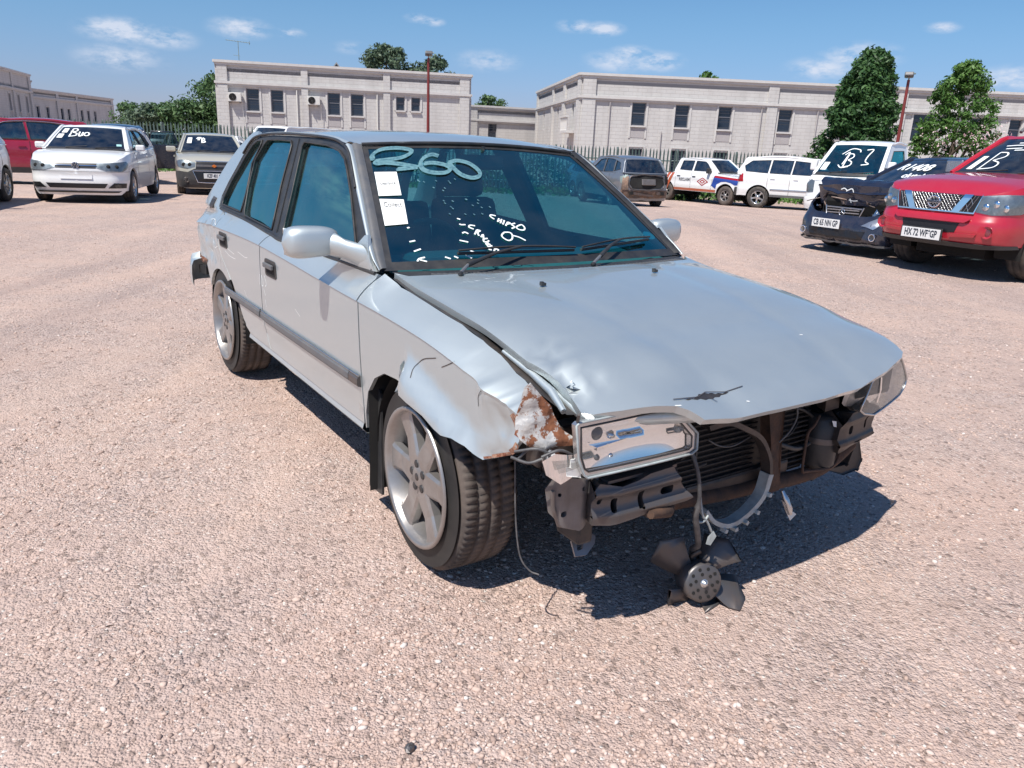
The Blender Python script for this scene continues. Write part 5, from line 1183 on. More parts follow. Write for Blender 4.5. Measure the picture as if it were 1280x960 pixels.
m = MB().box((1.44, 0, 1.235), (.03, .22, .06), rot=(0, R(-20), 0)); m.tube([(1.45, 0, 1.25), (1.46, 0, 1.30)], .01, 6); m.build('rear_view_mirror', 'black_trim', car, bevel=.01)
m = MB()
for k in (-1, 1):
    A = [(x, k * (sideY(x, z) - .05), z) for x, z in ((.86, .40), (.95, .89), (.86, 1.12), (.78, 1.31))]; B = [(x - .12, y, z) for x, y, z in A]; m.ruled(A, B, 1, centre=(.9, k * 2, .8))
m.build('inner_pillar', 'interior', car)
for k in (-1, 1):
    m = MB(); m.ruled([(x, k * .735, .88) for x in (1.95, 1.4, .9, .4, 0)], [(x, k * .74, .36) for x in (1.95, 1.4, .9, .4, 0)], 1, centre=(.9, k * 2, .6)); m.build('door_lining', 'interior', car)
m = MB().sheet([(1.36, -.50), (1.36, .50), (.0, .50), (.0, -.50)], lambda x, y: (x, y, sm(ZR, x) - .0), .2, off=-.0, centre=(.6, 0, 3)); m.build('headlining', 'interior', car)
# ================================================================== torn open nose of the silver car
def fp(P, x0, x1, nm, mt, bevel=.003, par=car, holes=None, curve=.0, **tg):
    """stamped plate: outline in (y,z), from x0 to x1"""
    if holes:
        m = MB(); m.sheet(P, lambda y, z: (x1 - curve * (abs(y) ** 2), y, z), .03, holes=holes, skirt=abs(x1 - x0), centre=(0, -.3, .4), back=False)
    else: m = MB().prism(P, x0, x1, lambda u, v, w_: (w_ - curve * u * u, u, v))
    return m.build(nm, mt, par, bevel=bevel if not holes else 0, **tg)
# right headlight pushed forward out of its seat
OUT = [(-.716, .60), (-.722, .683), (-.714, .689), (-.436, .694), (-.407, .681), (-.317, .597), (-.318, .553), (-.337, .545), (-.689, .549), (-.70, .558)]
INN = [(-.705, .602), (-.706, .675), (-.438, .679), (-.415, .669), (-.336, .592), (-.336, .563), (-.345, .558), (-.684, .563), (-.695, .572)]
def hl(y, z): return (3.118 - .10 * (y + .5) ** 2 - .10 * (z - .62), y, z)
hm = MB().sheet(OUT, hl, .03, holes=[INN], skirt=.016, centre=(2.9, -.5, .62)); hlR = hm.build('headlight', 'alloy_bright', car, label='right headlight pushed out of its mounting, with a clear lens and chromed bowl')
m = MB(); 
lp = dens(INN, .03); m.tube([hl(*p) for p in lp], .0028, 6, closed=True); m.build('lens_gasket', 'black_trim', hlR)
m = MB(); m.tube([tuple(Vector(hl(*p)) + Vector((.004, 0, 0))) for p in dens(OUT, .03)], .0032, 6, closed=True); m.build('bezel', 'pale_strip', hlR)
MB().sheet(INN, hl, .05, off=.002, centre=(2.9, -.5, .62)).build('lens', 'clear', hlR)
def bowl(y, z):
    u = (y + .53) / .19; v = (z - .62) / .055; d = .014 * max(0, 1 - u * u * .8) * max(.15, 1 - v * v * .55)
    s = .016 * math.copysign(1, (z - .620)) * (1 if -.66 < y < -.40 else .3)
    return (hl(y, z)[0] - .010 - d + (.006 if abs(z - .62 - (y + .5) * .05) < .012 else 0), y, z)
MB().sheet(INN, bowl, .016, centre=(4, -.5, .62)).build('reflector', 'chrome', hlR)
ctr = (3.07, -.615, .640)
for (y, z, r_) in ((-.645, .645, .020), (-.60, .634, .012), (-.645, .585, .016), (-.60, .583, .010)):
    m = MB(); m.lathe([(0, .035), (r_ * .4, .035), (r_ * .6, .02), (r_, .012), (r_ * 1.1, -.02)], 16, lambda a, r, h, y=y, z=z: (3.088 + h * .5, y + r * math.cos(a), z + r * math.sin(a))); m.build('bulb', 'grey_trim' if r_ > .015 else 'chrome_dull', hlR)
ms = MB().box((3.096, -.58, .614), (.016, .16, .008), rot=(0, 0, R(8))); ms.build('shield', 'chrome', hlR)
fp([(-.735, .575), (-.722, .572), (-.722, .592), (-.705, .592), (-.69, .541), (-.732, .553)], 3.09, 3.10, 'mounting_tab', 'white_p', .002, hlR)
m = MB(); m.tube([hl(-.716, .69), (3.12, -.725, .715)], .004, 6); m.tube([(3.06, -.37, .70), (3.02, -.34, .70), (3.0, -.30, .68)], .008, 6); m.build('mounting_stud', 'grey_steel', hlR)
# left headlight, hazed wedge lens
LO = [(.452, .633), (.53, .668), (.62, .692), (.672, .692), (.70, .655), (.735, .60), (.728, .572), (.69, .548), (.60, .533), (.50, .518), (.43, .535), (.40, .552), (.425, .60)]
def hL(y, z):
    x = 3.135 - .25 * max(0, y - .35) ** 1.6 - .35 * max(0, z - .60) ** 1.2; return (x, y, z)
lm_ = MB().sheet(LO, hL, .03, skirt=.05, centre=(2.8, .5, .6)).build('headlight', 'hazy', car, label='left headlight with a hazed wraparound lens')
MB().sheet([(y * .97 + .018, z * .96 + .024) for y, z in LO], lambda y, z: (hL(y, z)[0] - .055 - .03 * math.cos((y - .55) * 8), y, z), .03, centre=(4, .5, .6)).build('reflector', 'chrome_dull', lm_)
m = MB(); m.tube([tuple(Vector(hL(*p)) + Vector((.002, 0, 0))) for p in dens(LO, .04)], .0035, 6, closed=True); m.build('bezel', 'chrome_dull', lm_)
m = MB().box((3.03, .66, .60), (.06, .05, .10)); m.build('housing', 'black_trim', lm_, bevel=.01)
m = MB(); m.ribbon([(.52, .64), (.515, .60), (.505, .56)], hL, .010, .003, (2.8, .5, .6)); m.build('chrome_rib', 'chrome', lm_)  # narrow chrome strip down the lens
# bumper beam stubs
BR = [(-.632, .487), (-.617, .503), (-.555, .489), (-.50, .494), (-.46, .505), (-.379, .510), (-.363, .484), (-.335, .447), (-.300, .406), (-.319, .397), (-.40, .396), (-.45, .392), (-.50, .386), (-.581, .382), (-.632, .390)]
hb = [rrect(-.482, .436, .017, .052, .007), rrect(-.388, .442, .046, .022, .009), rrect(-.570, .437, .017, .040, .007), rrect(-.612, .452, .012, .018, .005)]
def bmR(y, z):
    d = .012 * math.exp(-((z - .475) / .012) ** 2) + .010 * math.exp(-((z - .41) / .012) ** 2) * (1 if y > -.48 else .4) - .008 * math.exp(-((z - .44) / .02) ** 2)
    return (3.105 + d + .02 * (y + .5) - .22 * max(0, -.56 - y), y, z)
fb = MB().sheet(BR, bmR, .009, holes=hb, skirt=.07, centre=(2.8, -.45, .44), back=False).build('bumper_beam', 'grey_steel', car, label='bent stub of the bumper beam under the right headlight')
m = MB().box((3.03, -.47, .50), (.12, .24, .008), rot=(0, 0, 0)); m.box((3.03, -.46, .392), (.12, .28, .008)); m.box((3.0, -.60, .44), (.14, .03, .11)); m.build('beam_flange', 'grey_steel', fb)
m = MB(); m.tube([(3.12, -.46, .393), (3.10, -.38, .376), (3.0, -.28, .37), (2.95, -.2, .36)], [.012, .02, .03, .02], 8); m.build('beam_return', 'rust_dark', fb)
BLp = [(.41, .49), (.47, .512), (.62, .516), (.655, .50), (.630, .44), (.637, .41), (.60, .40), (.496, .392), (.42, .379), (.40, .43)]
hb2 = [rrect(.475, .452, .026, .030, .010), rrect(.575, .462, .014, .046, .006), rrect(.52, .405, .05, .012, .004)]
def bmL(y, z): return (3.075 + .012 * math.exp(-((z - .49) / .012) ** 2) + .012 * math.exp(-((z - .41) / .012) ** 2) - .14 * max(0, y - .45), y, z)
fb2 = MB().sheet(BLp, bmL, .012, holes=hb2, skirt=.08, centre=(2.8, .5, .44)).build('bumper_beam', 'dark_metal', car, label='dark stub of the bumper beam under the left headlight')
m = MB().box((2.99, .52, .455), (.08, .22, .10)); m.build('beam_flange', 'dark', fb2)
# right: horn-shaped inner panel, broken signal lamp, tow hook
HP = [(-.742, .49), (-.73, .522), (-.70, .525), (-.66, .515), (-.60, .500), (-.585, .44), (-.59, .386), (-.651, .368), (-.702, .388), (-.735, .43)]
def hp(y, z): return (3.01 + .05 * math.sqrt(max(0, 1 - ((y + .665) / .085) ** 2)) + .008 * math.sin((y + .66) * 90) * .5, y, z)
hpm = MB().sheet(HP, hp, .012, holes=[rrect(-.645, .485, .010, .012, .004), rrect(-.700, .425, .018, .016, .006), rrect(-.715, .480, .008, .010, .003)], skirt=.03, centre=(2.8, -.66, .45)).build('chassis_end', 'cast', car)
m = MB(); m.tube([(3.06, -.742, .50), (3.055, -.735, .45), (3.05, -.71, .395), (3.05, -.655, .372)], .006, 6); m.tube([(3.055, -.60, .505), (3.06, -.59, .44), (3.055, -.595, .385)], .006, 6); m.build('flange', 'cast', hpm)
m = MB().box((2.98, -.60, .45), (.10, .05, .30)); m.box((2.96, -.66, .58), (.06, .16, .10)); m.build('radiator_support', 'dark_metal', car, bevel=.008)
sg = [(-.80, .60), (-.77, .617), (-.70, .60), (-.69, .575), (-.715, .545), (-.75, .535), (-.79, .565)]
m = MB().sheet(sg, lambda y, z: (3.07 + .03 * math.sqrt(max(0, 1 - ((y + .745) / .07) ** 2)), y, z), .012, skirt=.03, centre=(2.9, -.75, .57)); sgm = m.build('indicator', 'chrome', car, label='broken indicator hanging by its wires below the fender')
m = MB().sheet([(-.775, .595), (-.71, .588), (-.705, .572), (-.765, .57)], lambda y, z: (3.078 + .03 * math.sqrt(max(0, 1 - ((y + .745) / .07) ** 2)), y, z), .012, off=.003, centre=(2.9, -.75, .57)); m.build('indicator_lens', 'hazy', sgm)
m = MB()
for a, b, c in (((3.03, -.84, .612), (3.07, -.80, .625), (3.085, -.765, .605)), ((3.03, -.85, .60), (3.06, -.82, .59), (3.075, -.79, .60)), ((3.085, -.80, .61), (3.10, -.76, .625), (3.09, -.71, .60)), ((3.03, -.83, .59), (3.05, -.81, .62), (3.06, -.775, .615))): m.tube(cr([a, b, c], 5), .0038, 6)
m.build('wiring', 'hose', sgm)
HM = lambda p: (4.42 + (p[0] - 4.42) * 1.108, -1.79 + (p[1] + 1.79) * 1.108, 1.298 + (p[2] - 1.298) * 1.108)
hk = MB().sheet([(-.733, .363), (-.728, .392), (-.70, .40), (-.668, .398), (-.655, .388), (-.665, .375), (-.70, .360)], lambda y, z: HM((3.12 + .9 * (.40 - z), y, z)), .01, holes=[[(-.722, .372), (-.716, .385), (-.695, .386), (-.705, .372)]], skirt=.006, back=True, centre=(2.5, -.7, .5)).build('tow_hook', 'alloy', car)
m = MB(); m.tube([HM((3.10, -.66, .39)), (2.96, -.54, .31), (2.93, -.52, .40)], .008, 6); m.build('hook_stem', 'rust_dark', hk)
m = MB(); m.tube(cr([(2.86, -.72, .50), (2.88, -.725, .35), (2.90, -.72, .24), (2.92, -.70, .195), (2.94, -.68, .185)], 6), .0025, 6); m.build('loose_wire', 'hose', car)
# rust torn fender tip
def tipS(y, z): return (3.075 - .25 * (-.70 - y) + .02 * math.sin(z * 60) * .2, y, z)
RP = [(-.835, .660), (-.828, .70), (-.815, .765), (-.80, .775), (-.772, .742), (-.748, .715), (-.738, .69), (-.72, .655), (-.70, .640), (-.668, .628), (-.70, .618), (-.746, .612), (-.785, .614), (-.811, .625), (-.828, .640)]
tipm = MB().sheet(RP, lambda y, z: (3.03 + .32 * (y + .80) + .016 * fnoise(0, y, z, 28, 3) + .02 * math.exp(-((z - .63) / .02) ** 2), y, z), .010, skirt=.006, back=True, centre=(2.6, -.6, .6)).build('torn_fender_tip', 'torn', car)
rng3 = random.Random(8)
def rblob(cy, cz, ry, rz, seed, n=14):
    r = random.Random(seed); return [(cy + ry * (.6 + .6 * r.random()) * math.cos(i * 6.283 / n), cz + rz * (.6 + .6 * r.random()) * math.sin(i * 6.283 / n)) for i in range(n)]
tf = lambda y, z: (3.03 + .32 * (y + .80) + .016 * fnoise(0, y, z, 28, 3) + .02 * math.exp(-((z - .63) / .02) ** 2), y, z)
m = MB()
for q in range(2): pass
def rib(P, w): m.ribbon(P, SR, w, .002)
rib([(2.945, .675), (2.957, .66), (2.962, .64), (2.958, .615)], .020); rib([(2.935, .668), (2.95, .65), (2.955, .63)], .012); rib([(2.968, .60), (2.962, .585), (2.945, .570)], .016); rib([(2.944, .567), (2.91, .551), (2.88, .538)], .009); rib([(2.875, .533), (2.845, .522)], .006)
m.build('rust_patch', 'rust', car)
m = MB()
for l in ([(2.453, .636), (2.445, .659), (2.457, .678), (2.492, .701), (2.566, .722)], [(2.6, .704), (2.635, .72), (2.673, .739)], [(2.8, .649), (2.8, .678), (2.834, .706)]): m.ribbon(cr(l, 4) if len(l) > 2 else l, SR, .0028, .0012)
m.build('paint_crack', 'dark_metal', car)
# inner fender ledge in the bonnet gap
A = [(x, -.665, sm(FT, x) - .012) for x in (2.06, 2.2, 2.4, 2.6, 2.8, 2.95, 3.05)]; B = [(x, -.60, sm(FT, x) - .06) for x in (2.06, 2.2, 2.4, 2.6, 2.8, 2.95, 3.05)]
m = MB(); m.ruled([(x, -.705, z + .006) for x, _, z in A], A, 2, centre=(2.5, -.5, .3)); m.ruled(A, B, 3, centre=(2.5, -.5, .3)); m.build('fender_ledge', 'dark_metal', car)
m = MB(); m.tube([(2.72, -.68, .765), (2.85, -.672, .735), (2.95, -.68, .715), (3.03, -.70, .69)], [.006, .010, .012, .008], 8); m.tube([(2.85, -.66, .72), (2.98, -.66, .70), (3.06, -.665, .68)], [.006, .012, .01], 8); m.build('bent_inner_flange', 'silver', car)
m = MB()
for i in range(5): 
    p = (2.93 + i * .022, -.635 - .004 * i, .742 - i * .004); m.add([tuple(Vector(p) + Vector((rng3.uniform(-.022, .022), rng3.uniform(-.02, .02), rng3.uniform(-.01, .014)))) for _ in range(5)], [(0, 1, 2), (0, 2, 3), (1, 3, 4)])
m.build('torn_foil', 'chrome_dull', car)
# radiator, condenser and supports
m = MB().box((2.93, .02, .47), (.04, .78, .36)); m.build('radiator', 'dark', car)
tb = MB().tube([(0, -.29, 0), (0, .10, 0)], .004, 6); rc = bpy.data.objects.new('condenser', None); COL.objects.link(rc); rc.parent = car; rc.location = (2.985, 0, 0)
t0 = tb.build('condenser_tube', 'condenser', rc); t0.location = (0, 0, .325)
for i in range(1, 19): share(t0, rc, (0, 0, .325 + i * .0172))
tb2 = MB().tube([(0, .15, 0), (0, .36, 0)], .004, 6); t1 = tb2.build('condenser_tube', 'condenser', rc); t1.location = (0, 0, .325)
for i in range(1, 14): share(t1, rc, (0, 0, .325 + i * .0172))
m = MB().box((-.012, -.02, .48), (.008, .62, .34)); m.build('fins', 'condenser', rc)
m = MB().box((2.97, .12, .672), (.05, .98, .03)); m.box((2.985, .12, .655), (.02, .9, .02)); m.build('slam_panel', 'dark_metal', car, bevel=.006)
m = MB(); m.prism([(.045, .66), (.125, .66), (.14, .46), (.165, .30), (.125, .30), (.09, .46)], 3.02, 3.05, lambda u, v, w_: (w_, u, v)); m.build('latch_support', 'rust_dark', car, bevel=.006)
m = MB(); m.lathe([(0, .02), (.018, .02), (.024, .0)], 12, lambda a, r, h: (3.06 + h, .06 + r * math.cos(a), .64 + r * math.sin(a))); m.tube(cr([(3.06, .06, .625), (3.07, .12, .632), (3.07, .20, .61), (3.07, .28, .605)], 4), .007, 6); m.tube([(3.07, .20, .61), (3.08, .31, .602)], .004, 6); m.build('bonnet_latch', 'rust_dark', car)
m = MB(); m.tube(cr([(3.0, .15, .30), (3.0, .30, .288), (3.0, .43, .292), (3.0, .52, .318), (3.0, .60, .36)], 4), .026, 10); m.build('cross_member', 'rust_dark', car)
m = MB(); m.tube(cr([(2.98, -.55, .36), (2.99, -.3, .33), (2.99, 0, .30), (3.0, .16, .30)], 4), .024, 10); m.build('cross_member', 'rust_dark', car)
m = MB().box((2.97, -.03, .325), (.05, .62, .07)); m.build('lower_tank', 'dark_metal', car, bevel=.01)
m = MB(); m.lathe([(0, .50), (.045, .50), (.058, .485), (.058, .33), (.05, .315), (0, .31)], 20, lambda a, r, h: (3.0 + r * math.cos(a), .42 + r * math.sin(a), h)); cn = m.build('canister', 'black_trim', car)
m = MB(); m.lathe([(.060, .405), (.061, .415), (.060, .425)], 20, lambda a, r, h: (3.0 + r * math.cos(a), .42 + r * math.sin(a), h)); m.build('band', 'grey_steel', cn)
m = MB(); m.add([(3.062, .375, .498), (3.062, .40, .492), (3.064, .402, .472), (3.064, .385, .478)], [(0, 1, 2, 3)]); m.build('sticker', 'paper', cn)
m = MB(); m.tube(cr([(3.04, .335, .515), (3.05, .30, .49), (3.05, .275, .47), (3.05, .272, .40), (3.05, .277, .34), (3.05, .30, .332), (3.05, .40, .32), (3.05, .44, .322), (3.05, .47, .36), (3.04, .50, .50)], 4), .005, 6); m.build('aircon_pipe', 'rust_dark', car)
m = MB().box((2.95, .60, .60), (.18, .16, .12)); m.box((2.9, .50, .45), (.12, .12, .2)); m.box((2.93, .3, .62), (.10, .30, .06)); m.build('inner_panel', 'dark', car, bevel=.01)
fl = MB(); fl.prism([(.60, .235), (.68, .245), (.705, .33), (.72, .34), (.755, .25), (.745, .215), (.665, .205)], 2.86, 2.95, lambda u, v, w_: (w_ + .1 * (u - .65), u, v)); fl.build('air_deflector', 'black_trim', car, bevel=.008)
m = MB(); m.tube(cr([(2.98, .44, .245), (2.97, .50, .262), (2.96, .56, .30), (2.95, .60, .31)], 4), [.006] + [.010] * 11 + [.006], 6); m.build('hose', 'black_trim', car)
for k in (-1,): 
    m = MB().box((2.80, k * .50, .50), (.3, .04, .26)); m.build('inner_panel', 'dark', car)
m = MB().box((2.80, .62, .50), (.36, .04, .26)); m.build('inner_panel', 'dark', car)
# cooling fan shroud: torn hoop
ac = cr([(3.06, -.20, .57), (3.085, -.15, .585), (3.09, -.09, .562), (3.09, -.005, .515), (3.09, .048, .445), (3.09, .065, .385)], 5)
m = MB()
def hoop(P, w0, w1, m):
    V = []
    for i, p in enumerate(P):
        q = i / (len(P) - 1); w_ = w0 + (w1 - w0) * q; c = Vector((p[0], -.13, .43)); d = (Vector(p) - c).normalized()
        V += [tuple(Vector(p) + d * w_ / 2), tuple(Vector(p) + Vector((-.035, 0, 0)) + d * w_ / 2), tuple(Vector(p) + Vector((-.035, 0, 0)) - d * w_ / 2), tuple(Vector(p) - d * w_ / 2)]
    n = len(P); F = [(i * 4 + j, (i + 1) * 4 + j, (i + 1) * 4 + (j + 1) % 4, i * 4 + (j + 1) % 4) for i in range(n - 1) for j in range(4)] + [(0, 1, 2, 3), (n * 4 - 1, n * 4 - 2, n * 4 - 3, n * 4 - 4)]
    m.add(V, F)
hoop(ac, .018, .012, m); sh = m.build('fan_shroud', 'dark_metal', car)
m = MB(); ac2 = cr([(3.09, .065, .385), (3.09, .044, .315), (3.09, -.021, .268), (3.09, -.092, .253), (3.09, -.159, .279), (3.09, -.205, .326)], 5); hoop(ac2, .022, .012, m)
for i in (4, 8, 11, 14, 17): p = ac2[i]; d = (Vector(p) - Vector((3.09, -.13, .43))).normalized(); m.box(tuple(Vector(p) + d * .014), (.02, .012, .012), rot=(R(i * 20), 0, 0))
m.build('shroud_fragment', 'pale_strip', sh, label='pale broken lower arc of the fan shroud')
m = MB(); m.tube(cr([(3.08, .145, .31), (3.10, .155, .27), (3.11, .165, .235)], 3), [.006, .008, .012, .010, .012, .008, .004], 5); m.add([(3.09, .135, .285), (3.10, .165, .25), (3.115, .185, .235), (3.11, .165, .215), (3.10, .15, .245)], [(0, 1, 2, 3, 4)]); m.build('torn_bracket', 'alloy_bright', car)
m = MB(); m.tube(cr([(3.09, -.245, .395), (3.10, -.235, .33), (3.10, -.21, .30), (3.10, -.185, .26)], 4), .004, 5); m.tube(cr([(3.09, -.26, .31), (3.10, -.23, .305), (3.10, -.21, .32)], 3), .004, 5); m.add([(3.10, -.20, .25), (3.105, -.185, .268), (3.11, -.175, .25), (3.105, -.19, .222), (3.10, -.205, .228)], [(0, 1, 2, 3, 4)]); m.build('broken_clip', 'pale_strip', car)
m = MB(); m.tube(cr([(3.05, -.19, .53), (3.06, -.15, .508), (3.06, -.09, .498), (3.05, .0, .51)], 5), .0025, 5); m.build('loose_wire', 'hose', car); m = MB(); m.tube(cr([(3.06, .17, .60), (3.07, .175, .55), (3.07, .15, .505), (3.06, .12, .47)], 5), .003, 5); m.build('loose_wire', 'hose', car)

# ================================================================== the electric fan lying on the ground, hung on its lead
fan = thing('radiator_fan', 'broken radiator fan lying on the gravel below the nose of the silver car', 'fan', (0, 0, 0), 0)
fan.location = (CARX, CARY, 0); fan.rotation_euler = (0, 0, CARYAW)
def c2(x, y, z): return (x, y, z)
fc = Vector((3.06, -.165, .075)); ax = Vector((.80, -.28, .22)).normalized(); uu = ax.cross(Vector((0, 0, 1))).normalized(); vv = uu.cross(ax) * -1
if vv.z < 0: vv = -vv
FP = lambda a, r, h: tuple(fc + (uu * math.cos(a) + vv * math.sin(a)) * r + ax * h)
m = MB(); m.lathe([(0, .030), (.052, .030), (.060, .024), (.062, -.01), (.058, -.045), (.045, -.052), (0, -.052)], 28, FP); hub = m.build('hub', 'grey_steel', fan)
hm_ = MB(); hm_.lathe([(0, .0), (.0055, .0)], 8, lambda a, r, h: (r * math.cos(a), r * math.sin(a), 0), smooth=False); h0 = None
Mx = Matrix((uu, vv, ax)).transposed().to_4x4()
for ring, n_, off in ((.044, 10, 0), (.028, 6, .3)):
    for i in range(n_):
        a = 2 * math.pi * i / n_ + off
        if h0 is None: h0 = hm_.build('hub_hole', 'dark', fan); o = h0
        else: o = share(h0, fan)
        Mo = Mx.copy(); Mo.translation = Vector(FP(a, ring, .0315)); o.matrix_local = Mo
m = MB(); m.lathe([(0, .042), (.007, .042), (.009, .032), (.013, .031)], 10, FP); m.build('shaft_nut', 'alloy_bright', fan)
for i, (a, l, tw) in enumerate(((R(38), .125, .5), (R(125), .105, .6), (R(200), .130, .9), (R(240), .11, .6), (R(315), .07, .5))):
    V = []; n_ = 7
    for j in range(n_):
        q = j / (n_ - 1); r_ = .052 + l * q - .0; w_ = (.026 + .05 * q) * (1 if q < .85 else .82)
        for s_ in (-1, 0, 1):
            da = s_ * w_ / r_; V.append(Vector(FP(a + da * .9 + .15 * q, r_ - (.02 * (abs(s_)) if q > .9 else 0), s_ * w_ * tw * .8 - .012 + .004 * abs(s_))))
    F = [(j * 3 + k, j * 3 + k + 1, (j + 1) * 3 + k + 1, (j + 1) * 3 + k) for j in range(n_ - 1) for k in range(2)]
    V = [v if v.z > .004 else Vector((v.x, v.y, .004)) for v in V]
    o = MB().add(V, F, True).build('blade', 'grey_steel', fan); md = o.modifiers.new('thickness', 'SOLIDIFY'); md.thickness = .003
m = MB(); bk = -ax * .06; m.lathe([(0, -.055), (.034, -.055), (.036, -.10), (.03, -.115), (0, -.115)], 18, FP); m.build('motor', 'dark_metal', fan)
m = MB(); p0 = fc - ax * .05 + Vector((0, 0, .07))
m.tube(cr([tuple(p0 + Vector((.0, .0, -.05))), tuple(p0 + Vector((.01, -.02, .03))), (3.06, -.19, .20), (3.09, -.235, .27), (3.10, -.262, .33), (3.11, -.268, .40), (3.10, -.285, .49), (3.06, -.31, .58), (3.02, -.33, .64)], 6), [.011] * 8 + [.009] * 20 + [.006] * 21, 8); m.build('cable', 'hose', fan)
m = MB(); m.tube([tuple(p0 + Vector((-.01, -.01, -.03))), tuple(p0 + Vector((.02, -.03, .02))), tuple(p0 + Vector((.03, -.01, .035)))], .010, 6); m.box(tuple(p0 + Vector((0, .01, -.01))), (.03, .05, .012), rot=(.3, .4, .2)); m.build('bracket', 'dark_metal', fan)

# two odd bits lying on the gravel near the camera
def lump(nm, lab, cat, x, y, dims, mt, seed, z=.01):
    r = random.Random(seed); m = MB(); V = []; na, nb = 10, 6
    for i in range(nb + 1):
        ph = math.pi * i / nb
        for j in range(na):
            a = 2 * math.pi * j / na; q = 1 + r.uniform(-.18, .18)
            V.append((dims[0] * math.sin(ph) * math.cos(a) * q, dims[1] * math.sin(ph) * math.sin(a) * q, dims[2] * math.cos(ph) * q))
    m.add(V, [(i * na + j, (i + 1) * na + j, (i + 1) * na + (j + 1) % na, i * na + (j + 1) % na) for i in range(nb) for j in range(na)])
    o = m.build(nm, mt, None); o.location = (x, y, z); o.rotation_euler = (0, 0, r.uniform(0, 3)); o['label'] = lab; o['category'] = cat
lump('stone', 'dark round stone on the gravel at the bottom centre of the picture', 'stone', -.195, 1.385, (.014, .011, .010), 'grey_steel', 3)
lump('clod', 'brown clod of earth lying on the gravel at lower left', 'clod', -1.077, 1.782, (.022, .008, .005), 'rust_dark', 5, .004)

# wiring, hoses and small brackets hanging about the radiator opening
rw_ = random.Random(21); m = MB()
for i in range(16):
    y = rw_.uniform(-.30, .62); z = rw_.uniform(.44, .66); x = rw_.uniform(2.985, 3.03); P_ = [(x, y, z)]
    for k in range(3): P_.append((x + rw_.uniform(-.02, .03), P_[-1][1] + rw_.uniform(-.05, .11), P_[-1][2] + rw_.uniform(-.07, .04)))
    m.tube(cr(P_, 4), rw_.choice((.0035, .005, .008)), 6)
m.build('wiring', 'black_trim', car, kind='stuff')
m = MB()
for i in range(14):
    y = rw_.choice((rw_.uniform(.18, .64), rw_.uniform(-.66, -.30))); m.box((rw_.uniform(2.97, 3.03), y, rw_.uniform(.40, .64)), (rw_.uniform(.02, .05), rw_.uniform(.02, .07), rw_.uniform(.015, .06)), rot=(rw_.uniform(-.5, .5), rw_.uniform(-.4, .4), rw_.uniform(-.5, .5)))
m.build('small_brackets', 'dark_metal', car, bevel=.002, kind='stuff')
# ================================================================== the other vehicles in the yard
MT['p_white'] = paint('white_paint', (.78, .78, .77), rough=.3, dirt=.10)
MT['p_red'] = paint('red_paint', (.42, .012, .03), rough=.28, dirt=.10)
MT['p_darkred'] = paint('dark_red_paint', (.30, .008, .035), rough=.28, dirt=.12)
MT['p_black'] = paint('black_blue_paint', (.010, .014, .030), rough=.22, dirt=.10)
MT['p_gold'] = paint('champagne_paint', (.56, .53, .44), metal=.35, rough=.35, dirt=.10)
MT['p_grey'] = paint('grey_paint', (.20, .22, .25), metal=.5, rough=.35, dirt=.25)
MT['p_blue'] = paint('blue_paint', (.02, .06, .30), rough=.3, dirt=.1)
MT['p_skyblue'] = paint('pale_blue_paint', (.20, .34, .46), metal=.3, rough=.3, dirt=.1)
MT['p_orange'] = paint('orange_red_paint', (.45, .09, .03), rough=.4, dirt=.3)
MT['lamp'] = glassmat('lamp_lens', (.72, .76, .78), dust=.06, f0=.06)
MT['lampback'] = mat('lamp_bowl', (.30, .32, .33), .35, .7, noise=(14, .6, (.62, .64, .65)))
MT['wreck_steel'] = mat('bare_wreck_steel', (.10, .085, .075), .6, .4, noise=(5, .9, (.30, .18, .12)), bump=(12, .6, .03))
MT['grille'] = mat('grille_black', (.012, .012, .014), .4)
MT['skirt'] = mat('textured_plastic', (.035, .035, .038), .6, noise=(10, .5, (.08, .07, .06)))
MT['vinterior'] = mat('seat_cloth', (.05, .055, .06), .9)
WHEELS = {}
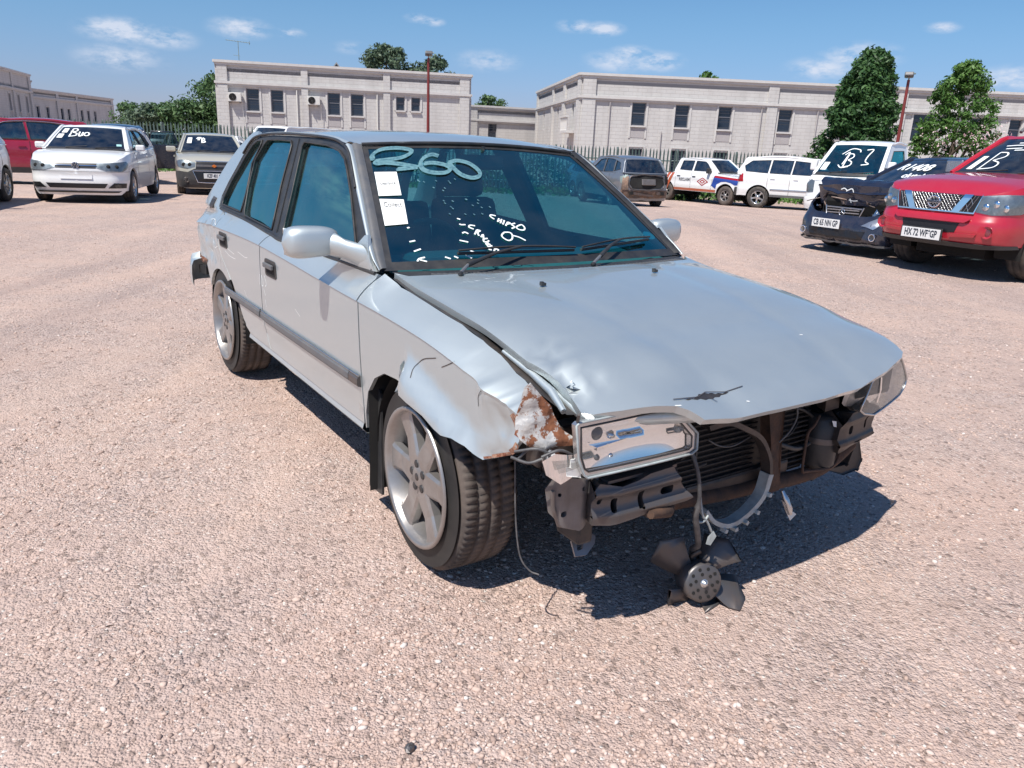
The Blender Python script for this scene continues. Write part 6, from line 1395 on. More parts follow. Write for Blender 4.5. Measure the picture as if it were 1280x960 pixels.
def stock_wheel(Rt, rr, w, nsp, spw, rimmat, tyremat='rubber'):
    key = (Rt, rr, w, nsp, rimmat, tyremat)
    if key in WHEELS: return WHEELS[key]
    half = w / 2; P = lambda a, r, h: (r * math.cos(a), h, r * math.sin(a))
    t = MB(); t.lathe([(rr - .004, -half + .014), (rr + .01, -half), (rr + (Rt - rr) * .5, -half - .008), (Rt - .02, -half + .004), (Rt - .004, -half + .03), (Rt, -half * .4), (Rt - .006, -half * .36), (Rt - .006, -half * .28), (Rt, -half * .24), (Rt, half * .24), (Rt - .006, half * .28), (Rt - .006, half * .36), (Rt, half * .4), (Rt - .004, half - .03), (Rt - .02, half), (rr, half - .01)], 36, P)
    r_ = MB(); r_.lathe([(rr + .003, -half + .008), (rr - .01, -half + .004), (rr - .02, -half + .03), (rr - .03, half - .02), (rr, half)], 32, P)
    for i in range(nsp):
        a = 2 * math.pi * i / nsp + .2; V = []
        for q, wd, h in ((.04, spw * 1.1, -half + .016), (rr * .55, spw * .75, -half + .022), (rr - .008, spw, -half + .012)):
            for u, d in ((-1, .03), (-.8, 0), (.8, 0), (1, .03)): V.append((q * math.cos(a) - u * wd * math.sin(a), h + d, q * math.sin(a) + u * wd * math.cos(a)))
        r_.add(V, [(i_ * 4 + q, (i_ + 1) * 4 + q, (i_ + 1) * 4 + q + 1, i_ * 4 + q + 1) for i_ in range(2) for q in range(3)])
    r_.lathe([(0, -half + .008), (.03, -half + .009), (.065, -half + .014), (.07, -half + .05)], 18, P)
    d = MB(); d.lathe([(0, -.02), (rr * .72, -.02), (rr * .72, 0), (0, 0)], 24, P)
    to = t.build('tyre', tyremat, None); ro = r_.build('rim', rimmat, None); do = d.build('brake_disc', 'dark', None)
    for q in (to, ro, do): q['_proto'] = 1
    WHEELS[key] = [to, ro, do]; return WHEELS[key]
def fit_wheel(root, k, x, y, z, proto, steer=0, T=0):
    o = bpy.data.objects.new('wheel', None); COL.objects.link(o); o.parent = root; o.location = (x, k * y, z); o.rotation_mode = 'YXZ'; o.rotation_euler = (0, R(T), (0 if k < 0 else math.pi) + R(steer))
    for s_ in proto:
        if s_.parent is None and '_proto' in s_: s_.parent = o; del s_['_proto']
        else: share(s_, o)
    return o

class Car:
    """a vehicle from a plan outline, a side profile and curves; x forward, origin on the ground midway between the axles"""
    def __init__(s, name, label, cat, paintm, x, y, heading, spec, group=None, zoff=0):
        d = dict(xf=2.0, xr=-1.95, w=.86, wb=2.5, R=.31, rr=.20, tw=.19, sill=.20, sillx=.26, roof=1.45, wsb=(1.05, .98), wst=(.35, 1.40), rwt=(-1.30, 1.40), rwb=(-1.75, 1.0), yr=.60, yb=.80,
                 top=[(-1.95, .92), (-1.7, .98), (0, .96), (1.0, .96), (1.5, .88), (1.9, .78), (2.0, .72)], nf=[(.2, .05), (.35, .0), (.55, .01), (.72, .06), (.95, .14)], nr=[(.2, .06), (.35, 0), (.6, .01), (.9, .04), (1.1, .10)], corner=.34, rcorner=.28, crown=.04, rim='alloy', nsp=5, spw=.035, wins=None, arch=1.16, glass='glass_dark', step=.09, cladding=None, rimT=20, wz=None, steer=0)
        d.update(spec); s.__dict__.update(d); s.paint = paintm
        s.root = thing(name, label, cat, (x, y, gz(x, y) + zoff), heading, group); s.C0 = ((s.xf + s.xr) / 2, 0, .5)
        w, xf, xr, c, rc = s.w, s.xf, s.xr, s.corner, s.rcorner
        P = [(xf, 0), (xf - .015, w * .40), (xf - .06, w * .70), (xf - .05 - c * .42, w * .90), (xf - .06 - c * 1.1, w * .975), (xf - .35 - c * 1.6, w), (0, w * 1.0), (xr + .3 + rc * 1.6, w), (xr + .06 + rc * 1.1, w * .975), (xr + .04 + rc * .4, w * .90), (xr + .04, w * .70), (xr + .01, w * .4), (xr, 0)]
        D = cr(P, 10); s.D = [(float(a), float(b)) for a, b in D]
        s.U = [0]
        for a, b in zip(s.D, s.D[1:]): s.U.append(s.U[-1] + math.dist(a, b))
        s.L = s.U[-1]
        s.N = []
        for i in range(len(s.D)):
            a = s.D[max(0, i - 1)]; b = s.D[min(len(s.D) - 1, i + 1)]; t = Vector((b[0] - a[0], b[1] - a[1])).normalized(); n = Vector((-t.y, t.x)); m = Vector((s.D[i][0] * .3, s.D[i][1]))
            if n.dot(m) < 0: n = -n
            s.N.append(n)
        s.wa = s.wb / 2
    def plan(s, u):
        au = abs(u); au = min(au, s.L - 1e-6)
        import bisect
        i = min(len(s.U) - 2, max(0, bisect.bisect_right(s.U, au) - 1)); t = (au - s.U[i]) / max(1e-9, s.U[i + 1] - s.U[i])
        p = [s.D[i][k] * (1 - t) + s.D[i + 1][k] * t for k in (0, 1)]; n = s.N[i].lerp(s.N[i + 1], t).normalized()
        return p, n
    def body(s, u, z):
        """u runs round the plan from the front centre, >0 on the left; z height"""
        p, n = s.plan(u); sg = 1 if u >= 0 else -1
        f = max(0, n.x) ** 2; r = max(0, -n.x) ** 2; q = 1 - f - r
        zt = lin(s.top, p[0]); zr_ = (z - s.sillx) / max(.1, zt - s.sillx)
        side = .05 * max(0, .35 - zr_) ** 1.3 * 2.0 + .006 * math.cos(zr_ * 12) + .045 * max(0, zr_ - .66) ** 1.4 * 4.2
        ins = f * lin(s.nf, z) + r * lin(s.nr, z) + q * side
        x, y = p[0] - n.x * ins, p[1] - n.y * ins
        if hasattr(s, 'deform'): return s.deform((x, sg * y, z))
        return (x, sg * y, z)
    def ux(s, x, k=1):
        """u of a side point at longitudinal position x"""
        lo = 0; best = None
        for i in range(len(s.D) - 1):
            a, b = s.D[i], s.D[i + 1]
            if (a[0] - x) * (b[0] - x) <= 0 and a[1] > s.w * .3:
                t = (a[0] - x) / ((a[0] - b[0]) or 1e-9); return k * (s.U[i] + t * (s.U[i + 1] - s.U[i]))
        return k * (s.L * .5)
    def uy(s, y, rear=False):
        k = 1 if y >= 0 else -1; y = abs(y)
        idx = range(len(s.D) - 1) if not rear else range(len(s.D) - 2, -1, -1)
        for i in idx:
            a, b = s.D[i], s.D[i + 1]
            if (a[1] - y) * (b[1] - y) <= 0:
                t = (a[1] - y) / ((a[1] - b[1]) or 1e-9); return k * (s.U[i] + t * (s.U[i + 1] - s.U[i]))
        return 0
    def zt(s, u): return lin(s.top, s.plan(u)[0][0])
    def cab(s, k):
        """greenhouse side surface in (x,z)"""
        zb = .5 * (s.wsb[1] + s.rwb[1])
        def f(x, z):
            t = (z - zb) / (s.roof - .05 - zb); y = s.yb + (s.yr - s.yb) * max(-.3, t) ** 1.0 if t > 0 else s.yb - .0 * t
            return (x, k * y, z)
        return f
    def ws(s, t0=.0):
        a, b = s.wsb, s.wst
        def f(q, t):
            bow = .16 * (1 - t * t); tt = (b[1] - .5 * (s.wsb[1] + s.rwb[1])) / (s.roof - .05 - .5 * (s.wsb[1] + s.rwb[1])); yt = s.yb + (s.yr - s.yb) * min(1, tt)
            return (a[0] + (b[0] - a[0]) * q + bow * (1 - .35 * q), (s.yb - .02 + (yt - s.yb + .0) * q) * t, a[1] + (b[1] - a[1]) * q + .02 * (1 - t * t) * q + .05 * q * (1 - q))
        return f
    def rw(s):
        a, b = s.rwb, s.rwt
        def f(q, t):
            bow = .10 * (1 - t * t); return (a[0] + (b[0] - a[0]) * q - bow * (1 - .5 * q), (s.yb - .03 + (s.yr - s.yb + .02) * q) * t, a[1] + (b[1] - a[1]) * q + .02 * (1 - t * t) * q + .03 * q * (1 - q))
        return f
    def roofp(s, x, y):
        m = .5 * (s.wst[0] + s.rwt[0]); h = max(.3, .5 * (s.wst[0] - s.rwt[0])); e = s.wst[1] if x > m else s.rwt[1]
        z = s.roof - (s.roof - e - .0) * min(1.1, abs(x - m) / h) ** 2.2 - .0; return (x, y, z - s.crown * (abs(y) / s.yr) ** 2.2 + .0)
    def patch(s, nm, poly, lift, mt, off=.004, parent=None, step=None, skirt=.004, holes=(), c=None, **tg):
        return MB().sheet(poly, lift, step or s.step, off=off, skirt=skirt, holes=holes, centre=c or s.C0).build(nm, mt, parent or s.root, **tg)
    def build(s, rear_open=False, no_hood=False):
        A = s.wa; ar = s.R * s.arch; zc = s.wz or s.R
        m = MB()
        def edge(u0, u1, n): return [(u0 + (u1 - u0) * i / n) for i in range(n + 1)]
        # lower shell per side, front to rear, with arch cut-outs
        for k in (1, -1):
            uL = s.L; pts = []
            zb = lambda u: s.sill if (s.plan(u)[1].x > .5) else (s.sill + .02 if s.plan(u)[1].x < -.5 else s.sillx)
            U1 = lambda x: s.ux(x)
            fa = [(U1(A + ar * math.cos(R(a))), zc + ar * math.sin(R(a))) for a in range(-20, 201, 10)]; ra = [(U1(-A + ar * math.cos(R(a))), zc + ar * math.sin(R(a))) for a in range(-20, 201, 10)]
            bot = [(0, s.sill)] + [(q, zb(q)) for q in edge(.1, fa[0][0] - .02, 8)] + [p for p in fa if p[1] > s.sillx - .02] + [p for p in ra if p[1] > s.sillx - .02] + [(q, zb(q)) for q in edge(ra[-1][0] + .02, uL - .1, 8)] + [(uL, s.sill + .02)]
            topl = [(q, s.zt(q)) for q in edge(uL, 0, 70)]
            P = [(k * a, b) for a, b in bot + topl]
            hol = []
            if rear_open: hol = [[(k * (uL), .72), (k * (uL), .92), (k * (uL - .42), .90), (k * (uL - .52), .80), (k * (uL - .46), .70), (k * (uL - .2), .66)]] if 0 else []
            m.sheet(P, s.body, s.step, centre=s.C0, skirt=.03, holes=hol)
        # bonnet
        us = [i / 40 * s.ux(s.wsb[0] - .12) for i in range(41)]
        eL = [tuple(Car.body_raw(s, u, s.zt(u))) for u in us]
        tz = sorted([(p[0], p[2]) for p in eL]); ty = sorted([(p[0], p[1]) for p in eL]); xfa = tz[-1][0]
        def hood(x, y):
            ye = max(.12, lin(ty, x)); t = min(1, abs(y) / ye)
            z = lin(tz, x) + s.crown * (1 - t ** 3) * ss((xfa - x) / .35)
            return s.deform((x, y, z)) if hasattr(s, 'deform') else (x, y, z)
        right = [(p[0], -p[1]) for p in eL[::-1]]; left = [(p[0], p[1]) for p in eL[1:]]
        if not no_hood: m.sheet(right + left, hood, s.step, centre=s.C0); 
        s.hoodf = hood
        # cabin side frames with openings, windscreen pillars, roof
        wb_, wt_, rt_, rb_ = s.wsb, s.wst, s.rwt, s.rwb
        zl = .5 * (wb_[1] + rb_[1])
        frame = [(wb_[0], wb_[1] - .06), (wb_[0], wb_[1]), (wt_[0] + .03, wt_[1] - .012)] + [(wt_[0] + (rt_[0] - wt_[0]) * q / 8, s.roofp(wt_[0] + (rt_[0] - wt_[0]) * q / 8, s.yr)[2]) for q in range(1, 8)] + [(rt_[0], rt_[1] - .012), (rb_[0], rb_[1]), (rb_[0], rb_[1] - .08)]
        for k in (1, -1):
            m.sheet(frame, s.cab(k), s.step, holes=s.wins, skirt=.02, centre=s.C0)
        rp = [(wt_[0] + .10, 0), (wt_[0] + .07, s.yr * .6), (wt_[0] + .01, s.yr), (rt_[0], s.yr), (rt_[0] - .05, s.yr * .5), (rt_[0] - .06, 0), (rt_[0] - .05, -s.yr * .5), (rt_[0], -s.yr), (wt_[0] + .01, -s.yr), (wt_[0] + .07, -s.yr * .6)]
        m.sheet(rp, s.roofp, s.step * 1.3, centre=s.C0)
        for f in (s.ws(), s.rw()):
            m.sheet(rect(-.02, 1.03, -1.02, 1.02), f, .12, holes=[[(.04, -.92), (.04, .92), (.95, .92), (.95, -.92)]], skirt=.012, centre=s.C0)
        # roll the roof edge and pillars over with a bead so the seams close
        for k in (1, -1):
            W = s.ws(); Rr = s.rw()
            pts = [W(q, k * 1.0) for q in (0, .25, .5, .75, 1)] + [(lambda x: (x, k * s.yr, s.roofp(x, s.yr)[2] - .012))(wt_[0] + (rt_[0] - wt_[0]) * q / 6) for q in range(1, 6)] + [Rr(q, k * 1.0) for q in (1, .66, .33, 0)]
            m.tube(cr(pts, 3), .030, 8)
            # shelf closing the shoulder between body side and cabin
            xs = [wb_[0] + .05 - (wb_[0] + .05 - rb_[0] + .1) * q / 14 for q in range(15)]
            S1 = []; S2 = []
            for x in xs:
                b = s.body(s.ux(x, k), lin(s.top, x)); S1.append(b); S2.append((x, k * (s.yb - .01), max(b[2] + .004, s.cab(k)(x, b[2])[2] + .02)))
            m.ruled(S1, S2, 3, centre=s.C0, bulge=.006)
        # tail deck / hatch panel between side tops
        xs0 = s.rwb[0]
        us = [s.L - (s.L - s.ux(xs0 + .02)) * i / 16 for i in range(17)]
        eR = [s.body(u, s.zt(u)) for u in us]
        poly = [(p[0], -p[1]) for p in eR[::-1]] + [(p[0], p[1]) for p in eR[1:]]
        if not getattr(s, 'bed', False): m.sheet(poly, lambda x, y: (x, y, lin(s.top, x) + .01), s.step * 1.5, centre=s.C0)
        s.shell = m.build('body', s.paint, s.root)
        # glass
        for k in (1, -1):
            for wpoly in s.wins:
                MB().sheet(wpoly, s.cab(k), .3, off=-.012, centre=s.C0).build('side_window', s.glass, s.root)
                mm = MB(); mm.tube([s.cab(k)(x, z) for x, z in dens(wpoly, .15)], .010, 5, closed=True); mm.build('window_seal', 'black_trim', s.root)
        g = MB().sheet([(.04, -.92), (.04, .92), (.95, .92), (.95, -.92)], s.ws(), .12, off=-.004, centre=s.C0).build('windscreen', s.glass, s.root); s.wsg = g
        MB().sheet([(.04, -.92), (.04, .92), (.95, .92), (.95, -.92)], s.rw(), .12, off=-.004, centre=s.C0).build('rear_windscreen', s.glass, s.root)
        # cowl strip and wipers
        W = s.ws(); mm = MB(); mm.sheet(rect(-.035, .045, -.93, .93), W, .1, off=.004, centre=s.C0); mm.build('cowl', 'black_trim', s.root)
        for t0, t1 in ((-.45, .05), (.25, .80)):
            mm = MB(); mm.tube([tuple(Vector(W(.03, t0)) + Vector((.01, 0, .012))), tuple(Vector(W(.09, t1)) + Vector((.01, 0, .015)))], .008, 5); mm.build('wiper', 'black_trim', s.root)
        # inner darkness: floor, seats
        mm = MB().box(((s.xf + s.xr) / 2, 0, s.sillx + .10), (s.xf - s.xr - .5, s.w * 1.25, .12)); mm.box((A, 0, zc + .1), (.9, s.w * 1.0, .5)); mm.box((-A, 0, zc + .02), (.8, s.w * 1.0, .3)); mm.build('chassis', 'dark', s.root)
        if not getattr(s, 'noseat', False):
            for y in (-.38, .38):
                mm = MB().box((.0 + s.wst[0] * .0 + .05, y, zl - .32), (.5, .5, .2)); mm.box((-.22, y, zl + .02), (.14, .48, .62), rot=(0, R(-12), 0), taper=.85); mm.box((-.31, y, zl + .34), (.1, .26, .16)); mm.build('seat', 'vinterior', s.root)
            mm = MB().box((-1.0, 0, zl - .1), (.16, 1.2, .6)); mm.build('rear_seat', 'vinterior', s.root)
            mm = MB().box((s.wsb[0] - .12, 0, zl - .09), (.3, 1.3, .12)); mm.build('dashboard', 'black_trim', s.root)
        for k in (1, -1):
            for cx in (A, -A):
                mm = MB(); Pp = [(cx + ar * .99 * math.cos(R(a)), zc + ar * .99 * math.sin(R(a))) for a in range(-15, 196, 15)]
                mm.ruled([(x, k * (s.w - .035), z) for x, z in Pp], [(x, k * (s.w - .36), z) for x, z in Pp], 1, centre=(cx, k * .5, zc)); mm.add([(x, k * (s.w - .36), z) for x, z in Pp], [tuple(range(len(Pp)))]); mm.build('wheel_arch_liner', 'dark', s.root)
        pr = stock_wheel(s.R, s.rr, s.tw, s.nsp, s.spw, s.rim, getattr(s, 'tyremat', 'rubber'))
        for k in (-1, 1):
            fit_wheel(s.root, k, A, s.w - s.tw / 2 - .015, s.R, pr, s.steer, s.rimT); fit_wheel(s.root, k, -A, s.w - s.tw / 2 - .015, s.R, pr, 0, s.rimT + 15)
        return s
    def body_raw(s, u, z):
        d = s.__dict__.pop('deform', None); r = s.body(u, z)
        if d: s.deform = d
        return r
    def seams(s, xs, z0, z1, k=None):
        """door cuts as thin dark recess strips"""
        for kk in ((1, -1) if k is None else (k,)):
            for x in xs:
                x0, x1 = x if isinstance(x, tuple) else (x, x)
                P = [(s.ux(x0, kk) - .006, z0), (s.ux(x0, kk) + .006, z0), (s.ux(x1, kk) + .006, z1), (s.ux(x1, kk) - .006, z1)]
                s.patch('door_gap', P, s.body, 'dark', off=.002, skirt=0, step=.12)
    def handles(s, xs, z, mt=None):
        for k in (1, -1):
            for x in xs:
                c = Vector(s.body(s.ux(x, k), z)); mm = MB().box((c.x, c.y + k * .018, c.z), (.17, .022, .03)); mm.build('door_handle', mt or s.paint, s.root, bevel=.006)
    def mirrors(s, x, z, mt=None, dim=(.11, .17, .12)):
        for k in (1, -1):
            y = s.cab(k)(x, z)[1]; mm = MB(); mm.box((x + .02, y + k * (dim[1] / 2 + .06), z), dim); o = mm.build('mirror', mt or s.paint, s.root, bevel=.028)
            mm = MB().box((x - dim[0] / 2 + .018, y + k * (dim[1] / 2 + .06), z), (.006, dim[1] * .82, dim[2] * .75)); mm.build('mirror_glass', 'chrome', o)
            mm = MB().box((x + .02, y + k * .04, z - .03), (.07, .10, .035)); mm.build('mirror_arm', 'black_trim', o)
    def front(s, nm, P, mt, off=.006, parent=None, step=.06, **tg):
        """patch given in (y,z) on the nose; points may be ('x', x, z, k) for the flank"""
        Q = [(s.ux(p[1], p[3]), p[2]) if p[0] == 'x' else (s.uy(p[0]), p[1]) for p in P]
        return s.patch(nm, Q, s.body, mt, off=off, parent=parent, step=step, **tg)
    def rear(s, nm, P, mt, off=.006, parent=None, step=.06, **tg):
        Q = []
        for p in P:
            if p[0] == 'x': Q.append((abs(s.ux(p[1])) if p[3] > 0 else 2 * s.L - abs(s.ux(p[1])), p[2]))
            else:
                u = abs(s.uy(abs(p[0]), True)); Q.append((u if p[0] >= 0 else 2 * s.L - u, p[1]))
        def f(u, z): return s.body(u if u <= s.L else u - 2 * s.L + 1e-9, z) if u != 2 * s.L else s.body(0, z)
        return s.patch(nm, Q, f, mt, off=off, parent=parent, step=step, **tg)
    def plate(s, y, z, txt, wd=.50, ht=.11, rearp=False, off=.02):
        x = s.body(s.uy(y), z)[0] + off
        if rearp: x = s.body(s.L, z)[0] - off
        sg = -1 if rearp else 1
        mm = MB().box((x, y, z), (.01, wd, ht)); o = mm.build('number_plate', 'plate', s.root, bevel=.003)
        mm = MB(); text_on(mm, txt, lambda a, b: (x + sg * .0065, y + sg * a, z + b), ht * .92, .62, .0035); mm.build('plate_lettering', 'plate_ink', o)
        return o
    def glass_marks(s, strokes, w=.022):
        mm = MB(); W = s.ws()
        for l in strokes: mm.ribbon(cr(l, 4) if len(l) > 2 else l, W, w, .006, s.C0)
        mm.build('marker_writing', 'marker', s.wsg, kind='stuff')
    def papers(s, q):
        W = s.ws()
        for (a, b, c, d) in q:
            MB().sheet(rect(a, b, c, d), W, .2, off=.003, centre=s.C0).build('paper_sheet', 'paper', s.wsg)
letB = lambda q0, t0, h, w_: [[(q0, t0), (q0 + h, t0)], [(q0 + h, t0), (q0 + h * .97, t0 + w_ * .7), (q0 + h * .75, t0 + w_ * .9), (q0 + h * .52, t0 + w_ * .3)], [(q0 + h * .52, t0 + w_ * .3), (q0 + h * .38, t0 + w_), (q0 + h * .12, t0 + w_ * .95), (q0, t0 - w_ * .1)]]
ring = lambda q, t, a, b: [[(q + a * math.sin(i * .7), t + b * math.cos(i * .7)) for i in range(10)]]

# ---------------------------------------------------------------- white hatchback (left)
HATCH = dict(xf=2.02, xr=-1.97, w=.865, wb=2.55, R=.305, rr=.195, tw=.185, sill=.17, sillx=.24, roof=1.455, wsb=(1.02, .985), wst=(.25, 1.395), rwt=(-1.40, 1.385), rwb=(-1.72, 1.03), yr=.585, yb=.77,
             top=[(-1.97, .95), (-1.7, 1.0), (-.6, .98), (.8, .955), (1.1, .945), (1.5, .90), (1.8, .83), (1.95, .76), (2.02, .70)],
             nf=[(.17, .10), (.25, .03), (.33, .0), (.45, .0), (.53, .02), (.60, .01), (.70, .05), (.80, .12), (.95, .2)], nr=[(.2, .08), (.35, 0), (.5, .0), (.6, .05), (.95, .09), (1.2, .15)], corner=.42, rcorner=.34,
             wins=[[(.62, 1.0), (.30, 1.20), (.10, 1.335), (-.24, 1.37), (-.30, 1.355), (-.36, 1.01)], [(-.43, 1.01), (-.37, 1.36), (-.75, 1.365), (-1.05, 1.33), (-1.12, 1.03)], [(-1.18, 1.05), (-1.13, 1.31), (-1.3, 1.24), (-1.38, 1.08)]], rim='alloy_bright', nsp=7, spw=.022, nosplit=1)
def white_hatch(x, y, h, lab, grp, marks=True, xoff=0):
    c = Car('hatchback_car', lab, 'car', 'p_white', x, y, h, HATCH, grp).build()
    c.seams([(.78, .86), (-.40, -.38), (-1.18, -1.08)], .30, .95); c.handles([-.22, -.95], .86); c.mirrors(.62, 1.03)
    for k in (1, -1):
        P = [(k * .36, .745), (k * .34, .665), (k * .52, .615), (k * .76, .60), ('x', 1.72, .64, k), ('x', 1.60, .74, k), ('x', 1.66, .785, k), (k * .78, .775), (k * .60, .755)]
        o = c.front('headlight', P, 'lampback', .003); c.front('lens', P, 'lamp', .012, parent=o)
        for yy in (.56, .70):
            u = c.uy(k * yy); p = Vector(c.body(u, .69)); mm = MB(); mm.lathe([(0, .016), (.03, .014), (.036, .0)], 12, lambda a, r, hh: (p.x + hh + .005, p.y + r * math.cos(a), p.z + r * math.sin(a))); mm.build('projector', 'dark', o)
        c.front('fog_lamp_recess', [(k * .52, .30), (k * .62, .395), (k * .80, .385), (k * .80, .30)], 'grille', .004)
        c.front('fog_lamp', [(k * .62, .32), (k * .64, .37), (k * .72, .37), (k * .73, .32)], 'lamp', .010)
    g = c.front('grille', [(-.36, .745), (-.34, .655), (.34, .655), (.36, .745)], 'grille', .004)
    c.front('chrome_bar', [(-.36, .705), (-.36, .695), (.36, .695), (.36, .705)], 'chrome', .012, parent=g)
    c.front('lower_grille', [(-.52, .385), (-.46, .30), (.46, .30), (.52, .385)], 'grille', .004)
    c.front('splitter', [(-.74, .245), (-.70, .215), (.70, .215), (.74, .245)], 'skirt', .006)
    p = Vector(c.body(0, .70)); X = p.x + .024
    mm = MB(); mm.lathe([(0, 0), (.060, .0), (.064, -.004), (.064, -.014)], 24, lambda a, r, hh: (X + hh, r * math.cos(a), .702 + r * math.sin(a))); b = mm.build('badge', 'plate_ink', g)
    mm = MB(); rr_ = [(X + .002, .056 * math.cos(i * .2618), .702 + .056 * math.sin(i * .2618)) for i in range(24)]; mm.tube(rr_, .0055, 5, closed=True)
    mm.tube([(X + .003, -.022, .748), (X + .003, 0, .705), (X + .003, .022, .748)], .0045, 4); mm.tube([(X + .003, -.044, .73), (X + .003, -.020, .66), (X + .003, 0, .70), (X + .003, .020, .66), (X + .003, .044, .73)], .0045, 4); mm.build('badge_letters', 'chrome', b)
    c.front('plate_recess', [(-.27, .555), (-.27, .46), (.27, .46), (.27, .555)], 'p_white', .012)
    c.patch('bumper_line', [(c.uy(-.84), .60), (c.uy(.84), .60), (c.uy(.84), .594), (c.uy(-.84), .594)], c.body, 'grey_trim', off=.002, skirt=0)
    if marks:
        c.papers([(.66, .86, -.82, -.66), (.42, .60, -.86, -.70)])
        c.glass_marks(letB(.48, -.52, .36, .17) + [[(.72, -.56), (.70, -.40)]] + [[(.70, -.28), (.52, -.26), (.52, -.20), (.68, -.18)], [(.68, -.18), (.52, -.17)]] + ring(.60, -.06, .075, .07), .028)
        MB().sheet([(.14, .74), (.14, .86), (.22, .86), (.22, .74)], c.ws(), .1, off=.003, centre=c.C0).build('licence_disc', 'blue_disc', c.wsg)
    for k in (1, -1): c.rear('tail_light', [(k * .55, .98), (k * .55, .78), ('x', -1.60, .80, k), ('x', -1.62, .98, k)], 'red_lens')
    return c
hd1 = math.atan2(-.96, .27)
f1 = Vector((.27, -.96)).normalized()
white_hatch(-8.44 - f1.x * 1.275, 15.26 - f1.y * 1.275, hd1, 'white hatchback with marker writing on its windscreen, in front of the dark red car', None)
white_hatch(-8.44 - f1.x * 1.275 - 1.12, 15.26 - f1.y * 1.275 - 3.55, hd1, 'white car cut off by the left edge, only its rear corner and wheel in view', None, marks=False)

# ---------------------------------------------------------------- champagne sedan
SED = dict(HATCH, xf=2.15, xr=-2.2, w=.87, wb=2.6, R=.315, roof=1.50, wsb=(1.08, 1.03), wst=(.30, 1.435), rwt=(-1.0, 1.43), rwb=(-1.55, 1.08), yr=.60, yb=.78, corner=.40, sill=.20,
           top=[(-2.2, 1.0), (-1.5, 1.06), (.8, 1.0), (1.15, .99), (1.6, .95), (1.95, .88), (2.1, .80), (2.15, .76)], nf=[(.2, .08), (.28, .02), (.4, 0), (.55, .01), (.66, .03), (.80, .08), (.95, .18)],
           wins=[[(.62, 1.05), (.28, 1.26), (.12, 1.38), (-.30, 1.41), (-.36, 1.06)], [(-.43, 1.06), (-.37, 1.41), (-.85, 1.40), (-1.15, 1.20), (-1.2, 1.08)]], rim='alloy')
c = Car('sedan_car', 'champagne car with a black lower bumper, just left of the silver hatchback roof', 'car', 'p_gold', -8.2, 20.9, math.atan2(-.93, .40), SED).build()
c.seams([(.80, .88), (-.42, -.40)], .30, 1.0); c.handles([-.25, -1.0], .88); c.mirrors(.64, 1.08, None, (.12, .22, .13))
for k in (1, -1):
    P = [(k * .42, .80), (k * .44, .70), (k * .62, .66), ('x', 1.85, .70, k), ('x', 1.72, .82, k), (k * .76, .86), (k * .55, .83)]
    o = c.front('headlight', P, 'lampback', .003); c.front('lens', P, 'lamp', .012, parent=o)
    for yy in (.56, .70):
        p = Vector(c.body(c.uy(k * yy), .75)); mm = MB(); mm.lathe([(0, .016), (.038, .014), (.045, .0)], 14, lambda a, r, hh: (p.x + hh + .004, p.y + r * math.cos(a), p.z + r * math.sin(a))); mm.build('projector', 'dark', o)
    u = c.uy(k * .64); p = Vector(c.body(u, .40)); mm = MB(); mm.tube([(p.x + .02, p.y + .055 * math.cos(i * .35), .40 + .055 * math.sin(i * .35)) for i in range(18)], .012, 5, closed=True); o = mm.build('fog_lamp', 'grey_steel', c.root)
    mm = MB(); mm.lathe([(0, 0), (.045, 0)], 14, lambda a, r, hh: (p.x + .018, p.y + r * math.cos(a), .40 + r * math.sin(a)), smooth=False); mm.build('fog_lens', 'lamp', o)
c.front('lower_bumper', [('x', 1.55, .24, -1), ('x', 1.62, .58, -1), (-.78, .60), (-.6, .58), (-.45, .66), (.45, .66), (.6, .58), (.78, .60), ('x', 1.62, .58, 1), ('x', 1.55, .24, 1), (.7, .22), (-.7, .22)], 'skirt', .006)
g = c.front('upper_grille', [(-.40, .82), (-.42, .66), (.42, .66), (.40, .82)], 'grille', .010)
c.front('badge_bar', [(-.40, .755), (-.40, .705), (.40, .705), (.40, .755)], 'grey_steel', .016, parent=g); c.front('chrome_lip', [(-.42, .835), (-.42, .822), (.42, .822), (.42, .835)], 'chrome', .016, parent=g)
p = c.body(0, .73); mm = MB().box((p[0] + .03, 0, .73), (.01, .10, .035)); mm.box((p[0] + .028, 0, .73), (.01, .045, .07)); mm.build('badge', 'amber', g, bevel=.003)
g = c.front('lower_grille', [(-.48, .60), (-.38, .36), (.38, .36), (.48, .60)], 'grille', .010)
mm = MB(); mm.tube([tuple(Vector(c.body(c.uy(y), z)) + Vector((.02, 0, 0))) for y, z in ((-.49, .61), (-.39, .35), (-.2, .34), (0, .34), (.2, .34), (.39, .35), (.49, .61))], .010, 5); mm.tube([tuple(Vector(c.body(c.uy(y), z)) + Vector((.02, 0, 0))) for y, z in ((-.49, .61), (0, .615), (.49, .61))], .008, 5); mm.build('chrome_surround', 'chrome', g)
c.plate(0, .50, 'KZF 401 GP', .50, .12, off=.03)
c.papers([(.45, .78, -.82, -.66)]); c.glass_marks([[(.70, -.50), (.80, -.42), (.62, -.44)], [(.62, -.40), (.80, -.36), (.70, -.30), (.78, -.24)], [(.60, -.30), (.50, -.26), (.56, -.20)]] + letB(.48, -.30, .26, .11), .028)

